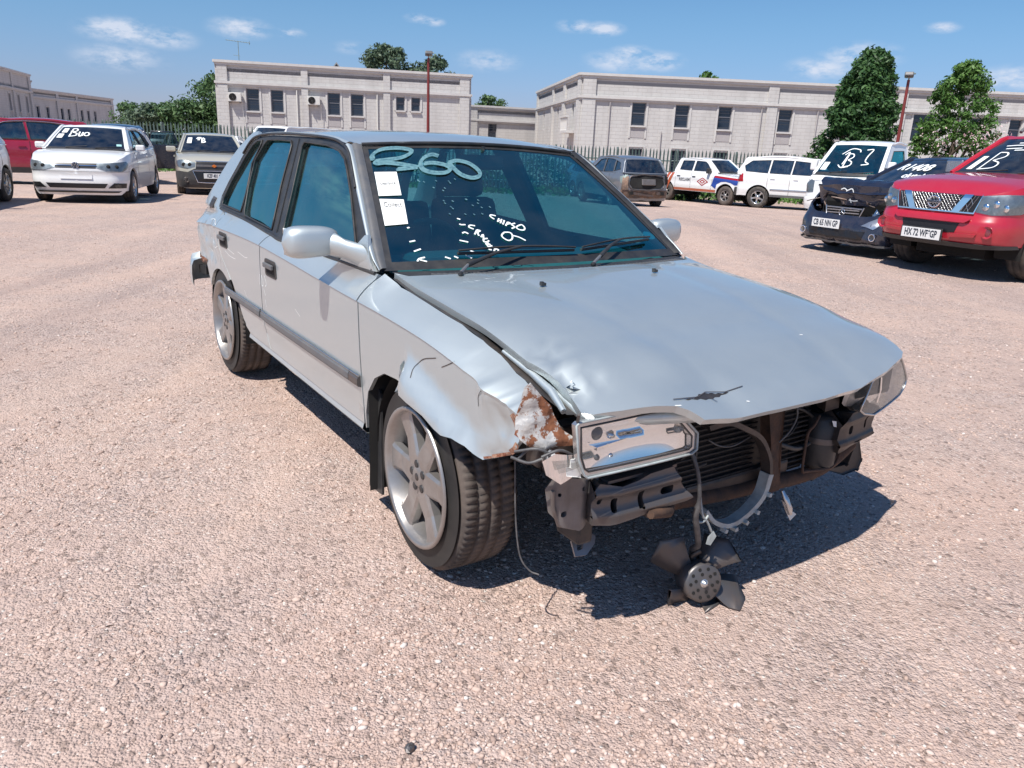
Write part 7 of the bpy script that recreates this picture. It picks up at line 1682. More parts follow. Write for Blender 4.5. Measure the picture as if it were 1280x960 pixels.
# ---------------------------------------------------------------- dark red crossover seen from its side
SUVR = dict(HATCH, xf=2.2, xr=-2.15, w=.90, wb=2.62, R=.345, rr=.22, tw=.21, sill=.24, sillx=.30, roof=1.66, wsb=(1.05, 1.10), wst=(.30, 1.58), rwt=(-1.65, 1.56), rwb=(-2.0, 1.16), yr=.62, yb=.80,
            top=[(-2.15, 1.05), (-1.9, 1.12), (-.6, 1.07), (.8, 1.06), (1.15, 1.06), (1.7, 1.0), (2.05, .92), (2.2, .84)], nf=[(.2, .10), (.3, .02), (.45, 0), (.7, .02), (.9, .08), (1.1, .15)], nr=[(.2, .08), (.35, 0), (.7, .0), (1.1, .06)],
            wins=[[(.72, 1.12), (.34, 1.36), (.14, 1.50), (-.30, 1.54), (-.36, 1.12)], [(-.43, 1.12), (-.37, 1.54), (-.9, 1.53), (-1.12, 1.50), (-1.2, 1.14)], [(-1.27, 1.15), (-1.19, 1.49), (-1.55, 1.42), (-1.72, 1.22)]], rim='alloy', glass='glass_dark')
c = Car('crossover_car', 'dark red crossover at the left, seen from its side behind the white hatchback', 'car', 'p_darkred', -13.2, 20.6, math.atan2(-.5, -.87), SUVR).build()
c.seams([(.86, .92), (-.40, -.40), (-1.22, -1.12)], .36, 1.08); c.handles([-.22, -1.05], .95); c.mirrors(.70, 1.14, None, (.13, .24, .15))
for k in (1, -1):
    c.patch('cladding', [(c.ux(.95, k), .30), (c.ux(.95, k), .44), (c.ux(-.95, k), .44), (c.ux(-.95, k), .30)], c.body, 'skirt', off=.008)
    c.front('headlight', [(k * .5, .92), (k * .5, .80), ('x', 1.80, .84, k), ('x', 1.75, .94, k)], 'lampback', .006); c.rear('tail_light', [(k * .55, 1.02), (k * .55, .86), ('x', -1.75, .88, k), ('x', -1.78, 1.02, k)], 'red_lens')
    mm = MB(); mm.tube([tuple(Vector(c.cab(k)(x, z)) + Vector((0, k * .012, 0))) for x, z in cr([(.76, 1.11), (.35, 1.375), (.13, 1.515), (-.30, 1.56), (-.95, 1.55), (-1.55, 1.44), (-1.75, 1.24)], 3)], .008, 5); mm.build('chrome_trim', 'chrome', c.root)
c.front('grille', [(-.4, .90), (-.36, .70), (.36, .70), (.4, .90)], 'grille', .006); c.front('lower_grille', [(-.5, .5), (-.5, .34), (.5, .34), (.5, .5)], 'grille', .006)

# ---------------------------------------------------------------- black station wagon with an open door behind
SUVB = dict(SUVR, xf=2.35, xr=-2.3, w=.91, wb=2.75, roof=1.72, R=.36)
c = Car('station_wagon', 'black station wagon with a door hanging open, behind the white hatchback', 'car', 'p_black', -12.9, 25.2, math.atan2(.88, -.47) + .1, SUVB).build()
c.seams([(.86, .92), (-.40, -.40), (-1.22, -1.12)], .36, 1.08); c.handles([-.22, -1.05], .95); c.mirrors(.70, 1.14)
for k in (1, -1): c.rear('tail_light', [(k * .6, 1.05), (k * .6, .80), ('x', -2.0, .82, k), ('x', -2.0, 1.05, k)], 'skirt')
q = MB().box((0, -.45, .78), (.07, .95, .74)); o = q.build('open_door', 'p_black', c.root, bevel=.02); o.location = (-.43, -.91, 0); o.rotation_euler = (0, 0, R(-8))
q = MB(); q.tube([(0, -.02, 1.15), (0, -.12, 1.55), (0, -.75, 1.55), (0, -.90, 1.15)], .022, 6); o2 = q.build('door_window_frame', 'p_black', o)
q = MB(); q.add([(0, -.04, 1.15), (0, -.12, 1.53), (0, -.75, 1.53), (0, -.88, 1.15)], [(0, 1, 2, 3)]); q.build('door_window', 'glass_dark', o)

# ---------------------------------------------------------------- small white hatch and white van roof behind
SM = dict(HATCH, xf=1.75, xr=-1.75, w=.80, wb=2.35, roof=1.48, step=.14)
c = Car('small_car', 'small white car half hidden between the champagne car and the silver hatchback', 'car', 'p_white', -10.3, 27.2, math.atan2(-.95, .25), dict(SM, roof=1.62, wst=(.25, 1.56), rwt=(-1.3, 1.56))).build()
for k in (1, -1): c.front('headlight', [(k * .42, .74), (k * .42, .62), (k * .70, .62), ('x', 1.45, .70, k), ('x', 1.4, .78, k)], 'lampback', .008)
c.front('grille', [(-.36, .62), (-.32, .45), (.32, .45), (.36, .62)], 'grille', .008); c.mirrors(.6, 1.04)
VAN = dict(SUVR, xf=2.4, xr=-2.4, w=.92, wb=2.9, roof=2.12, wsb=(1.5, 1.20), wst=(.75, 2.04), rwt=(-2.25, 2.04), rwb=(-2.34, 1.2), yr=.74, yb=.84, top=[(-2.4, 1.15), (0, 1.12), (1.5, 1.10), (2.0, 1.0), (2.4, .86)], step=.16,
           wins=[[(1.1, 1.15), (.72, 1.90), (.1, 1.92), (.1, 1.15)], [(0, 1.15), (0, 1.92), (-1.0, 1.92), (-1.0, 1.15)], [(-1.1, 1.15), (-1.1, 1.92), (-2.05, 1.90), (-2.1, 1.2)]])
c = Car('minibus', 'white minibus whose roof shows just over the roof of the silver hatchback', 'van', 'p_white', -9.0, 30.6, math.atan2(-.9, -.42), VAN).build(); c.mirrors(1.15, 1.2)

# ---------------------------------------------------------------- stripped grey SUV seen from behind
W2 = dict(SUVR, xf=2.25, xr=-2.2, w=.91, wb=2.65, R=.33, roof=1.67, rwt=(-1.70, 1.55), rwb=(-1.98, 1.12), top=[(-2.2, 1.06), (-1.9, 1.10), (0, 1.08), (1.15, 1.05), (1.7, 1.0), (2.25, .85)], step=.07)
hw = math.atan2(.96, -.30); fw = Vector((-.30, .96)).normalized(); wx, wy = 4.12 + fw.x * 2.2, 25.6 + fw.y * 2.2
wr = Car('wrecked_car', 'stripped grey wreck without tailgate or rear bumper, left of the double cab pickup', 'car', 'p_grey', wx, wy, hw, W2)
def dfm(p):
    x, y, z = p
    if x < -1.6: x += .05 * fnoise(0, y, z, 3.0, 1) * ss((-1.6 - x) / .4) + .06 * ss((.6 - z) / .3) * ss((-1.9 - x) / .2); z += .02 * fnoise(x, y, 0, 4, 2)
    return (x, y, z)
wr.deform = dfm; wr.build()
c = wr
c.rear('boot_opening_shade', [(-.56, 1.00), (-.62, .80), (-.5, .66), (0, .62), (.5, .66), (.62, .80), (.56, 1.00), (.3, 1.05), (-.3, 1.05)], 'dark', .004)  # flat near-black patch on the closed tail stands for the shade inside the boot
mm = MB(); lp = [(-.58, 1.02), (-.64, .80), (-.52, .64), (0, .60), (.52, .64), (.64, .80), (.58, 1.02), (.3, 1.07), (0, 1.08), (-.3, 1.07)]
mm.tube([tuple(Vector(c.body(c.uy(abs(y), True) * (1 if y >= 0 else -1), z)) - Vector((.02, 0, 0))) for y, z in cr(lp, 3, True)], .022, 6, closed=True); mm.build('boot_seal', 'grey_steel', c.root)
mm = MB().box((-2.20, -.05, .85), (.05, .52, .20), rot=(0, .2, .1)); mm.build('load_in_boot', 'cast', c.root, bevel=.05)
c.rear('lower_panel', [('x', -2.0, .36, -1), ('x', -2.0, .60, -1), (-.6, .60), (0, .56), (.6, .60), ('x', -2.0, .60, 1), ('x', -2.0, .36, 1), (.4, .34), (-.4, .34)], 'wreck_steel', .006)
mm = MB()
for y, z, a, b in ((-.5, .50, .3, .10), (.35, .48, .4, .08), (0, .44, .5, .06)): mm.box((-2.2, y, z), (.05, a, b), rot=(.1, .05, .05))
mm.build('bumper_beam', 'brake', c.root)
for y in (-.55, .55):
    mm = MB().box((-2.22, y, .50), (.06, .12, .10)); mm.build('crash_can', 'dark', c.root)
for k in (1, -1):
    c.rear('tail_lamp_hole', [(k * .68, 1.08), (k * .66, .78), ('x', -1.95, .80, k), ('x', -1.90, 1.0, k)], 'galv' if k > 0 else 'dark', .004)
c.seams([(-.40, -.40), (-1.22, -1.12)], .36, 1.08)
mm = MB(); mm.ruled([(-2.02, .80, 1.0), (-2.12, .86, .8), (-2.1, .88, .6)], [(-2.14, .64, 1.02), (-2.2, .68, .8), (-2.2, .66, .6)], 2, centre=(0, 0, .7)); mm.build('torn_quarter', 'wreck_steel', c.root)

# ---------------------------------------------------------------- double cab pickup, white, blue nose
DC = dict(HATCH, xf=2.45, xr=-2.55, w=.875, wb=3.05, R=.37, rr=.205, tw=.235, sill=.42, sillx=.46, roof=1.76, wsb=(1.02, 1.22), wst=(.40, 1.68), rwt=(-1.02, 1.68), rwb=(-1.20, 1.22), yr=.62, yb=.77, corner=.26, rcorner=.1,
          top=[(-2.55, 1.10), (-1.3, 1.10), (-1.2, 1.16), (0, 1.16), (.9, 1.16), (1.3, 1.14), (1.9, 1.08), (2.3, 1.0), (2.45, .94)], nf=[(.4, .02), (.6, .0), (.75, .0), (.80, .04), (1.1, .09)],
          wins=[[(.72, 1.24), (.42, 1.52), (.28, 1.60), (-.18, 1.62), (-.20, 1.24)], [(-.30, 1.24), (-.28, 1.62), (-.88, 1.61), (-.94, 1.26)]], rim='alloy', nsp=6, spw=.03, arch=1.22, bed=True, tyremat='tread')
fd = Vector((.60, -.80)).normalized()
dc = Car('pickup_truck', 'white double cab pickup with a blue nose and a diamond emblem on its door', 'pickup truck', 'p_white', 8.6 - fd.x * 1.525, 30.95 - fd.y * 1.525, math.atan2(fd.y, fd.x), DC, zoff=.0).build()
c = dc; c.seams([(.80, .88), (-.24, -.24), (-1.05, -1.05)], .50, 1.16); c.handles([-.08, -.88], 1.02, 'black_trim'); c.mirrors(.66, 1.26, 'black_trim', (.12, .2, .2))
for k in (1, -1):
    X = lambda x, z: (c.ux(x, k), z)
    c.patch('blue_panel', [X(2.15, .80), X(2.15, 1.0), X(1.6, 1.06), X(.95, 1.10), X(.84, .72), X(1.06, .60), X(1.10, .78), X(1.3, .88), X(1.52, .90), X(1.78, .86), X(1.95, .78)], c.body, 'p_blue', off=.006)
    c.patch('pink_band', [X(2.1, .96), X(2.1, 1.03), X(1.0, 1.10), X(.92, 1.03)], c.body, 'red_lens', off=.010)
    for i, (a, b) in enumerate(((-1.15, -1.02), (-1.36, -1.22))): c.patch('stripe', [X(a - .45, .50), X(a - .30, .50), X(b - .10, 1.13), X(b - .24, 1.13)], c.body, 'p_orange', off=.006)
    c.patch('side_skirt_stripe', [X(1.05, .47), X(1.05, .56), X(-1.1, .56), X(-1.1, .47)], c.body, 'p_orange', off=.008)
    for r0, mt, of in ((.20, 'red_lens', .008), (.15, 'p_white', .010), (.105, 'red_lens', .012), (.05, 'p_white', .014)):
        cx = .38; c.patch('diamond_emblem', [(c.ux(cx + r0 * 1.45, k), .84), (c.ux(cx, k), .84 + r0 * .8), (c.ux(cx - r0 * 1.45, k), .84), (c.ux(cx, k), .84 - r0 * .8)], c.body, mt, off=of)
    def onside(a, b, cx=-.62, k=k): p = Vector(c.body(c.ux(cx + (-a if k > 0 else a), k), .84 + b)); return (p.x, p.y + k * .008, p.z)
    mm = MB(); text_on(mm, 'RECLAIM', lambda a, b: onside(a, b + .04, -.56), .16, .9, .004); mm.build('side_lettering', 'p_grey', c.root)
    c.front('headlight', [(k * .52, .98), (k * .50, .80), (k * .74, .80), ('x', 2.12, .82, k), ('x', 2.05, .98, k)], 'lampback', .010)
c.front('bumper', [('x', 1.95, .46, -1), ('x', 1.98, .74, -1), (-.7, .76), (.7, .76), ('x', 1.98, .74, 1), ('x', 1.95, .46, 1), (.6, .42), (-.6, .42)], 'skirt', .03)
c.front('grille', [(-.46, .98), (-.46, .80), (.46, .80), (.46, .98)], 'grille', .012)
mm = MB().sheet([(2.40, -.6), (2.40, .6), (1.05, .74), (1.05, -.74)], c.hoodf, .15, off=.005, centre=c.C0); mm.build('bonnet_panel', 'p_white', c.root)
mm = MB(); mm.box((-1.88, 0, .74), (1.25, 1.5, .06)); mm.box((-1.26, 0, .95), (.04, 1.6, .36)); mm.box((-2.52, 0, .92), (.05, 1.5, .36)); mm.build('load_bed', 'skirt', c.root)

# ---------------------------------------------------------------- white station wagon 4x4
LC = dict(SUVR, xf=2.5, xr=-2.35, w=.95, wb=2.85, R=.39, rr=.235, tw=.25, sill=.40, sillx=.44, roof=1.92, wsb=(1.15, 1.22), wst=(.45, 1.80), rwt=(-2.0, 1.78), rwb=(-2.28, 1.26), yr=.68, yb=.86, corner=.3, rcorner=.28,
          top=[(-2.35, 1.22), (-1.9, 1.24), (0, 1.22), (1.2, 1.20), (1.8, 1.15), (2.3, 1.05), (2.5, .96)],
          wins=[[(.85, 1.25), (.45, 1.58), (.28, 1.70), (-.25, 1.74), (-.30, 1.26)], [(-.36, 1.26), (-.31, 1.74), (-1.05, 1.74), (-1.10, 1.27)], [(-1.17, 1.27), (-1.12, 1.735), (-1.80, 1.69), (-2.05, 1.50), (-1.98, 1.31)]], rim='alloy_bright', nsp=5, spw=.04, arch=1.16, glass='glass_dark')
fl_ = Vector((.86, -.51)).normalized()
c = Car('station_wagon', 'white four wheel drive station wagon between the double cab pickup and the white light truck', 'car', 'p_white', 9.35 + fl_.x * 1.42, 30.2 + fl_.y * 1.42, math.atan2(fl_.y, fl_.x), LC).build()
c.seams([(.86, .95), (-.33, -.33), (-1.15, -1.12)], .50, 1.2); c.handles([-.12, -.95], 1.08); c.mirrors(.82, 1.28)
for k in (1, -1):
    c.rear('tail_light', [(k * .70, 1.24), (k * .70, .92), ('x', -2.02, .94, k), ('x', -2.06, 1.22, k)], 'red_lens'); c.front('headlight', [(k * .5, 1.0), (k * .5, .84), ('x', 2.1, .86, k), ('x', 2.05, 1.02, k)], 'lampback', .01)
    c.patch('side_step', [(c.ux(1.0, k), .44), (c.ux(1.0, k), .52), (c.ux(-1.0, k), .52), (c.ux(-1.0, k), .44)], c.body, 'grey_trim', off=.03, skirt=.03)
    c.patch('side_moulding', [(c.ux(.95, k), .66), (c.ux(.95, k), .72), (c.ux(-1.0, k), .72), (c.ux(-1.0, k), .66)], c.body, 'chrome_dull', off=.012)
c.front('grille', [(-.42, 1.0), (-.42, .80), (.42, .80), (.42, 1.0)], 'grille', .01)

# ---------------------------------------------------------------- white light truck
LT = dict(HATCH, xf=2.25, xr=-2.6, w=.87, wb=2.75, R=.33, rr=.19, tw=.2, sill=.32, sillx=.36, roof=1.98, wsb=(1.80, 1.16), wst=(1.10, 1.88), rwt=(.10, 1.90), rwb=(.02, 1.18), yr=.68, yb=.83, corner=.22, rcorner=.08, crown=.03,
          top=[(-2.6, 1.0), (.0, 1.02), (.1, 1.12), (1.5, 1.12), (1.85, 1.12), (2.1, 1.06), (2.22, .96), (2.25, .92)], nf=[(.3, .03), (.42, .0), (.55, .0), (.60, .03), (.95, .06), (1.1, .12)],
          wins=[[(1.42, 1.22), (1.08, 1.62), (.98, 1.74), (.30, 1.76), (.26, 1.20)]], rim='alloy', nsp=6, spw=.03, glass='glass', bed=True, noseat=True)
ft = Vector((-.70, -.71)).normalized()
c = Car('light_truck', 'white light truck with big marker letters on its windscreen, parked before the conical tree', 'truck', 'p_white', 8.15 - ft.x * 1.4, 19.5 - ft.y * 1.4, math.atan2(ft.y, ft.x), LT).build()
c.seams([(1.62, 1.60), (.20, .20)], .42, 1.15); c.handles([.42], 1.0, 'black_trim'); c.mirrors(1.52, 1.36, 'p_white', (.10, .17, .26))
for k in (1, -1):
    P = [(k * .62, .98), (k * .60, .72), (k * .74, .70), ('x', 2.08, .72, k), ('x', 2.05, .92, k), (k * .74, 1.02)]
    o = c.front('headlight', P, 'lampback', .004); c.front('lens', P, 'lamp', .012, parent=o); c.front('indicator', [('x', 2.08, .72, k), ('x', 2.05, .92, k), ('x', 1.98, .88, k), ('x', 2.02, .74, k)], 'amber', .006)
c.front('bumper', [('x', 1.80, .34, -1), ('x', 1.84, .56, -1), (-.7, .60), (.7, .60), ('x', 1.84, .56, 1), ('x', 1.80, .34, 1), (.6, .32), (-.6, .32)], 'p_white', .03); c.front('lower_intake', [(-.5, .52), (-.5, .40), (.5, .40), (.5, .52)], 'grille', .036)
c.patch('panel_line', [(c.uy(-.84), 1.0), (c.uy(.84), 1.0), (c.uy(.84), .99), (c.uy(-.84), .99)], c.body, 'grey_trim', off=.002, skirt=0); c.front('grille_slot', [(-.48, .92), (-.48, .88), (.48, .88), (.48, .92)], 'grille', .006)
mm = MB(); mm.box((-1.25, 0, .92), (2.6, 1.7, .08)); mm.box((-1.25, .85, 1.12), (2.6, .04, .36)); mm.box((-1.25, -.85, 1.12), (2.6, .04, .36)); mm.box((-.02, 0, 1.25), (.05, 1.7, .6)); mm.build('load_bed', 'p_white', c.root)
for y in (-.4, .4):
    mm = MB().box((.75, y, .98), (.5, .55, .2)); mm.box((.48, y, 1.3), (.14, .5, .6)); mm.build('seat', 'vinterior', c.root)
mm = MB().box((1.62, 0, 1.08), (.35, 1.4, .14)); mm.build('dashboard', 'dash', c.root)
c.papers([(.12, .36, -.86, -.66)])
c.glass_marks([[(.62, -.42), (.80, -.18), (.78, .10), (.70, .16)], [(.60, -.30), (.68, -.18), (.30, -.22)]] + letB(.22, -.16, .42, .20) + [[(.78, .34), (.80, .54), (.60, .46), (.42, .44), (.34, .56), (.30, .36)]] + [[(.28, -.34), (.20, -.2), (.24, .0)]], .026)

# ---------------------------------------------------------------- black crashed sedan, bonnet buckled up
MB_ = dict(SED, xf=2.35, xr=-2.3, w=.90, wb=2.76, R=.315, rr=.20, roof=1.45, wsb=(.95, 1.0), wst=(.10, 1.385), rwt=(-1.15, 1.38), rwb=(-1.75, 1.05), yr=.60, yb=.77, top=[(-2.3, 1.0), (-1.6, 1.03), (.8, .98), (1.05, .96), (1.5, .92), (1.8, .86), (2.2, .64), (2.35, .56)],
           nf=[(.17, .06), (.25, .0), (.40, .02), (.56, .10)], sill=.17,
           wins=[[(.52, 1.02), (.16, 1.22), (-.02, 1.33), (-.45, 1.36), (-.50, 1.03)], [(-.57, 1.03), (-.52, 1.36), (-.95, 1.34), (-1.35, 1.14), (-1.38, 1.04)]], step=.06)
fm = Vector((-.885, -.465)).normalized(); rt = Vector((fm.y, -fm.x))
mx, my = 5.10 + .80 * -rt.x, 12.55 + .80 * -rt.y
c = Car('sedan_car', 'black sedan with a smashed nose and its bonnet buckled upward, beside the red SUV', 'car', 'p_black', mx - fm.x * 1.38, my - fm.y * 1.38, math.atan2(fm.y, fm.x), MB_)
def dfm2(p):
    x, y, z = p; k = ss((x - 1.7) / .4)
    return (x - .03 * k * abs(fnoise(0, y, z, 4, 3)) - .05 * k * ss((z - .45) / .15) + .012 * k * fnoise(0, y, z, 13, 1), y + .015 * k * fnoise(x, 0, z, 9, 2), z + .02 * k * fnoise(x, y, 0, 5, 4))
c.deform = dfm2; c.build(no_hood=True); c.mirrors(.55, 1.05)
c.seams([(.70, .78), (-.54, -.52)], .28, .98); c.handles([-.35], .86)
def bon(x, y):
    # the crumpled bonnet: rises over a fold, then drops as a flat face
    q = (x - 1.0) / .95; z = .98 + .10 * ss(q / .75) - .02 * q
    if x > 1.80: z -= (x - 1.80) * .9
    z += .020 * fnoise(x, y, 0, 3, 5) + .012 * fnoise(x, y, 0, 8, 6); return (x, y, z)
hb_ = MB().sheet([(1.02, -.74), (1.02, .74), (1.5, .80), (1.85, .76), (1.98, .60), (2.02, .3), (2.02, -.3), (1.98, -.62), (1.85, -.80), (1.5, -.80)], bon, .05, centre=(1.4, 0, .2), skirt=.01, back=True).build('bonnet', 'p_black', c.root)
mm = MB(); mm.sheet([(-.78, .0), (-.70, -.25), (.62, -.23), (.72, .02), (.4, .05), (-.4, .05)], lambda y, z: (2.00 + .10 * z * 0 - .16 * abs(y) ** 2 + .03 * fnoise(0, y, z, 5, 2) - .25 * z * -1 * .6, y, .93 + z), .06, centre=(0, 0, .8), skirt=.01, back=True); hf = mm.build('bonnet_front', 'p_black', hb_)
mm = MB()
bf = lambda y, z: (2.02 - .16 * abs(y) ** 2 + .15 * z + .03 * fnoise(0, y, z, 5, 2), y, .93 + z)
for l in ([(-.26, -.02), (-.20, .0), (-.14, -.03)], [(-.16, -.04), (-.06, .0), (-.02, -.05)], [(-.10, -.16), (-.02, -.17), (.06, -.16)], [(-.08, -.14), (-.06, -.20)]): mm.ribbon(cr(l, 3), bf, .014, .01, (0, 0, .8))
mm.build('marker_writing', 'marker', hf, kind='stuff')
mm = MB().box((1.6, 0, .62), (.7, 1.1, .4)); mm.box((1.9, 0, .58), (.1, 1.2, .3)); mm.build('engine_bay', 'dark', c.root)
gr = MB(); gr.box((2.16, -.02, .66), (.03, .62, .02)); 
go = gr.build('grille', 'chrome_dull', c.root, bevel=.004)
for z in (.50, .545, .59, .63): q = MB().box((2.19, -.02, z), (.018, .56, .014), rot=(.02, 0, .02)); q.build('grille_bar', 'chrome_dull', go)
mm = MB(); mm.tube([(2.17, -.35, .68), (2.19, -.30, .48), (2.2, .25, .47), (2.17, .32, .68)], .012, 6); mm.build('grille_frame', 'chrome_dull', go)
mm = MB(); [mm.tube([(2.215, -.02, .60), (2.215, -.02 + .047 * math.cos(a), .60 + .047 * math.sin(a))], [.008, .003], 4) for a in (math.pi / 2, math.pi * 7 / 6, -math.pi / 6)]; mm.tube([(2.215, -.02 + .05 * math.cos(i * .5), .60 + .05 * math.sin(i * .5)) for i in range(13)], .004, 4, closed=True); mm.build('star_badge', 'chrome', go)
rj = random.Random(12); mm = MB()
for i in range(16):
    y = rj.choice((-1, 1)) * rj.uniform(.38, .78); z = rj.uniform(.50, .74); x = 2.16 - .28 * max(0, abs(y) - .3); V = [(x + rj.uniform(-.04, .05), y + rj.uniform(-.07, .07), z + rj.uniform(-.05, .05)) for _ in range(4)]; mm.add(V, [(0, 1, 2), (0, 2, 3)])
o = mm.build('smashed_headlight', 'chrome_dull', c.root); o['kind'] = 'stuff'
mm = MB()
for i in range(14):
    y = rj.uniform(-.7, .7); z = rj.uniform(.55, .82); a = (2.0 + rj.uniform(-.1, .08), y, z); b = (a[0] + rj.uniform(-.1, .12), y + rj.uniform(-.2, .2), z + rj.uniform(-.08, .08)); mm.tube([a, tuple((np.array(a) + np.array(b)) / 2 + np.array([.03, 0, rj.uniform(-.04, .04)])), b], rj.uniform(.006, .014), 5)
o = mm.build('engine_debris', 'brake', c.root); o['kind'] = 'stuff'
for k in (1, -1):
    p = Vector(c.body(c.uy(k * .62), .30)); mm = MB(); mm.tube([(p.x + .02, p.y + .048 * math.cos(i * .45), .30 + .048 * math.sin(i * .45)) for i in range(14)], .009, 5, closed=True); o = mm.build('fog_lamp', 'chrome', c.root)
    mm = MB(); mm.lathe([(0, 0), (.04, 0)], 14, lambda a, r, hh: (p.x + .018, p.y + r * math.cos(a), .30 + r * math.sin(a)), smooth=False); mm.build('fog_lens', 'lamp', o)
c.front('lower_intake', [(-.50, .36), (-.46, .24), (.46, .24), (.50, .36)], 'grille', .006); c.front('splitter', [('x', 1.9, .20, -1), ('x', 1.9, .17, -1), ('x', 1.9, .17, 1), ('x', 1.9, .20, 1)], 'grey_trim', .03)
c.front('torn_bumper_skin', [(.40, .44), (.60, .40), (.74, .52), (.60, .54)], 'alloy_bright', .008); c.plate(-.16, .43, 'CB 65 NN GP', .50, .13, off=.05)
mm = MB(); W = c.ws()
text_on(mm, 'R1408', lambda a, b: tuple(Vector(W(.60 + b, -.25 + a)) + Vector((.006, 0, .008))), .34, 1.0, .008); text_on(mm, 'clutch', lambda a, b: tuple(Vector(W(.30 + b, .05 + a)) + Vector((.006, 0, .008))), .22, 1.0, .006); mm.build('marker_writing', 'marker', c.wsg, kind='stuff')

# ---------------------------------------------------------------- the red SUV on the right
PF = dict(HATCH, xf=2.38, xr=-2.36, w=.92, wb=2.85, R=.375, rr=.225, tw=.25, sill=.40, sillx=.42, roof=1.80, wsb=(1.00, 1.22), wst=(.22, 1.70), rwt=(-2.0, 1.72), rwb=(-2.26, 1.22), yr=.62, yb=.80, corner=.40, rcorner=.25, crown=.05,
          top=[(-2.36, 1.15), (-1.9, 1.2), (0, 1.2), (.9, 1.2), (1.2, 1.19), (1.7, 1.15), (2.05, 1.09), (2.25, 1.035), (2.38, .98)], nf=[(.38, .10), (.46, .02), (.56, .0), (.70, .01), (.76, .05), (.98, .07), (1.1, .12)],
          wins=[[(.68, 1.24), (.30, 1.48), (.10, 1.62), (-.36, 1.66), (-.40, 1.24)], [(-.47, 1.24), (-.43, 1.66), (-1.12, 1.66), (-1.18, 1.25)], [(-1.26, 1.25), (-1.2, 1.66), (-1.85, 1.62), (-2.0, 1.3)]], rim='alloy', nsp=6, spw=.035, arch=1.18, step=.055, tyremat='rubber')
fp_ = Vector((-.89, -.455)).normalized(); rt = Vector((fp_.y, -fp_.x)); ax_ = Vector((5.51, 10.73)) - rt * .80
c = Car('suv_car', 'red SUV with a mesh grille and number plate at the right edge of the picture', 'car', 'p_red', ax_.x - fp_.x * 1.425, ax_.y - fp_.y * 1.425, math.atan2(fp_.y, fp_.x), PF).build()
c.seams([(.84, .92), (-.44, -.43), (-1.22, -1.18)], .50, 1.18); c.handles([-.24, -1.0], 1.06, 'chrome_dull'); c.mirrors(.62, 1.30, 'chrome_dull', (.14, .26, .20))
for k in (1, -1):
    P = [(k * .56, .985), (k * .52, .80), (k * .70, .775), ('x', 2.02, .80, k), ('x', 1.82, .90, k), ('x', 1.84, 1.02, k), (k * .80, 1.01)]
    o = c.front('headlight', P, 'lampback', .003, step=.04); c.front('lens', P, 'lamp', .014, parent=o)
    for yy, zz in ((.62, .86), (.72, .90), (.80, .86)):
        p = Vector(c.body(c.uy(k * yy), zz)); mm = MB(); mm.lathe([(0, .01), (.035, .012), (.045, .0)], 14, lambda a, r, hh: (p.x + hh, p.y + r * math.cos(a), p.z + r * math.sin(a))); mm.build('reflector_bowl', 'chrome', o)
    c.front('indicator', [('x', 1.98, .82, k), ('x', 1.84, .90, k), ('x', 1.85, .98, k), ('x', 1.95, .97, k)], 'amber', .008)
    p = Vector(c.body(c.uy(k * .70), .58)); mm = MB(); mm.lathe([(.075, .012), (.072, .020), (.060, .004), (.045, -.004), (0, -.004)], 20, lambda a, r, hh: (p.x + hh + .004, p.y + r * math.cos(a), p.z + r * math.sin(a))); o = mm.build('fog_lamp', 'p_red', c.root)
    mm = MB(); mm.lathe([(0, .006), (.036, .004), (.040, -.002)], 16, lambda a, r, hh: (p.x + hh + .006, p.y + r * math.cos(a), p.z + r * math.sin(a))); mm.build('fog_lens', 'lamp', o)
    # slanted chrome bars of the grille
    gb = c.front('grille_strut', [(k * .36, .985), (k * .24, .79), (k * .33, .785), (k * .46, .985)], 'chrome', .026, skirt=.022)
    c.front('grille_mesh_panel', [(k * .46, .985), (k * .34, .79), (k * .50, .79), (k * .55, .985)], 'grille', .006)
    mm = MB()
    for i in range(7):
        for d in (1, -1):
            a = [(k * (.30 + i * .04 + t * .10), .79 + (t if d > 0 else 1 - t) * .19) for t in (0, .5, 1)]
            a = [q for q in a if .40 < abs(q[0]) + (.985 - q[1]) * .5 < .56]
            if len(a) > 1: mm.tube([tuple(Vector(c.body(c.uy(y), z)) + Vector((.012, 0, 0))) for y, z in a], .0035, 4)
    mm.build('side_mesh', 'chrome_dull', c.root)
c.front('grille_surround', [(-.57, 1.0), (-.51, .775), (.51, .775), (.57, 1.0), (.56, .985), (.50, .79), (-.50, .79), (-.56, .985)], 'chrome', .02, skirt=.015)
g = c.front('grille', [(-.36, .985), (-.25, .79), (.25, .79), (.36, .985)], 'grille', .006)
mm = MB()
for i in range(-9, 10):
    for d in (1, -1):
        a = []
        for t in (0, .34, .67, 1):
            y = i * .042 + d * (t - .5) * .16; z = .79 + t * .192
            if abs(y) < .25 + (z - .79) * .55: a.append((y, z))
        if len(a) > 1: mm.tube([tuple(Vector(c.body(c.uy(y), z)) + Vector((.012 + .003 * (d > 0), 0, 0))) for y, z in a], .0038, 4)
mm.build('grille_mesh', 'chrome_dull', g)
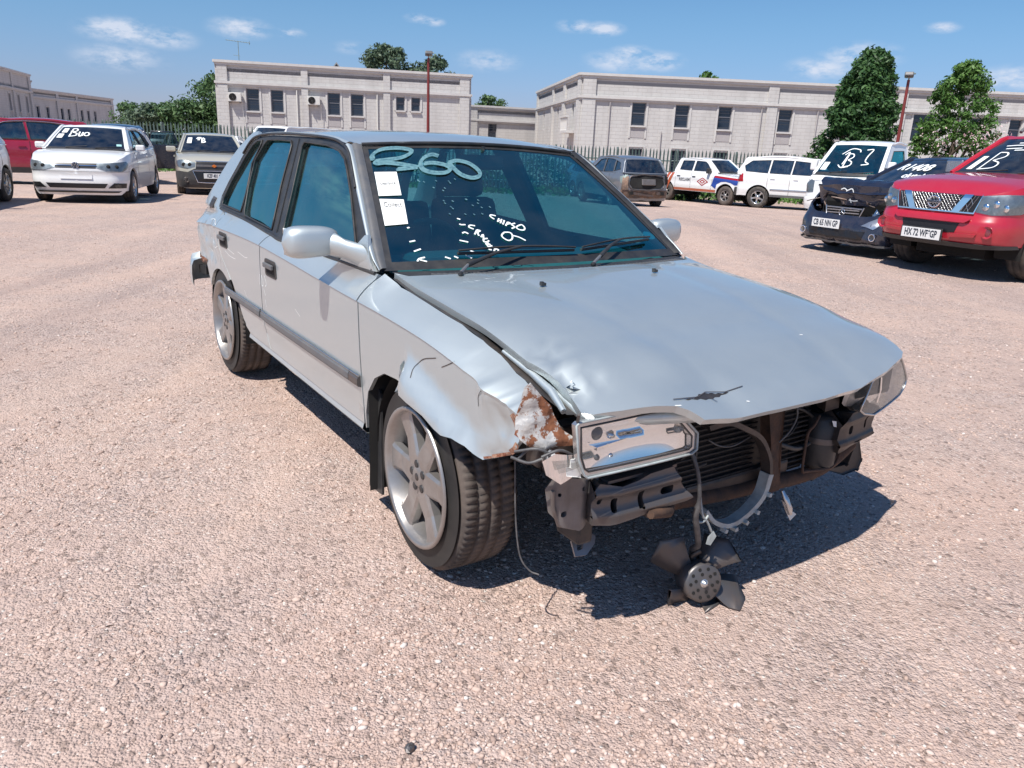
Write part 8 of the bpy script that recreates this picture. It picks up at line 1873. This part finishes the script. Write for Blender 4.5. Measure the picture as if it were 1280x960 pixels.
p = Vector(c.body(0, .885)); X = p.x + .03; mm = MB(); mm.tube([(X, .075 * math.cos(i * .2618), .885 + .066 * math.sin(i * .2618)) for i in range(24)], .011, 6, closed=True); mm.box((X + .003, 0, .885), (.016, .19, .036)); b = mm.build('badge', 'chrome', g, bevel=.003)
mm = MB(); text_on(mm, 'NISSAN', lambda a, b_: (X + .0125, a, .885 + b_), .038, 1.05, .001); mm.build('badge_lettering', 'plate_ink', b)
c.front('bumper_recess', [(-.38, .66), (-.34, .545), (.34, .545), (.38, .66)], 'grille', .004)
c.front('bumper_lip', [(-.5, .70), (-.44, .67), (.44, .67), (.5, .70), (.5, .715), (-.5, .715)], 'p_red', .030, skirt=.028)
for k in (1, -1): c.front('bumper_ledge', [(k * .30, .545), (k * .30, .50), (k * .58, .52), (k * .60, .555)], 'p_red', .030, skirt=.028)
c.front('skid_plate', [('x', 1.9, .40, -1), ('x', 1.95, .44, -1), (-.6, .44), (.6, .44), ('x', 1.95, .44, 1), ('x', 1.9, .40, 1), (.5, .38), (-.5, .38)], 'skirt', .010)
pl = c.plate(-.05, .50, 'HX 72 WF*GP', .52, .125, off=.055)
mm = MB().box((c.body(0, .5)[0] + .042, -.05, .50), (.012, .56, .155)); mm.build('plate_holder', 'black_trim', c.root, bevel=.004)
for k in (1, -1):
    mm = MB(); mm.tube(cr([(-.05, k * .60, 1.79), (-.2, k * .60, 1.85), (-1.0, k * .60, 1.87), (-1.8, k * .60, 1.84), (-1.95, k * .60, 1.78)], 4), .022, 8); mm.build('roof_rail', 'grey_trim', c.root)
c.papers([(.10, .44, -.78, -.66)])
c.glass_marks(letB(.10, -.52, .44, .24) + [[(.72, -.60), (.74, -.30), (.72, -.05)], [(.64, -.52), (.66, -.20)], [(.80, -.40), (.82, -.10)], [(.60, -.30), (.62, .05)], [(.66, .0), (.68, .12)]], .020)
# dark end of a small blue car behind the wreck
c = Car('small_car', 'small pale blue car mostly hidden behind the grey wreck', 'car', 'p_skyblue', 3.35, 31.8, math.atan2(-.9, .4), SM).build()
for k in (1, -1): c.front('headlight', [(k * .42, .74), (k * .42, .62), (k * .70, .62), ('x', 1.45, .70, k), ('x', 1.4, .78, k)], 'lampback', .008)
c.mirrors(.6, 1.04)
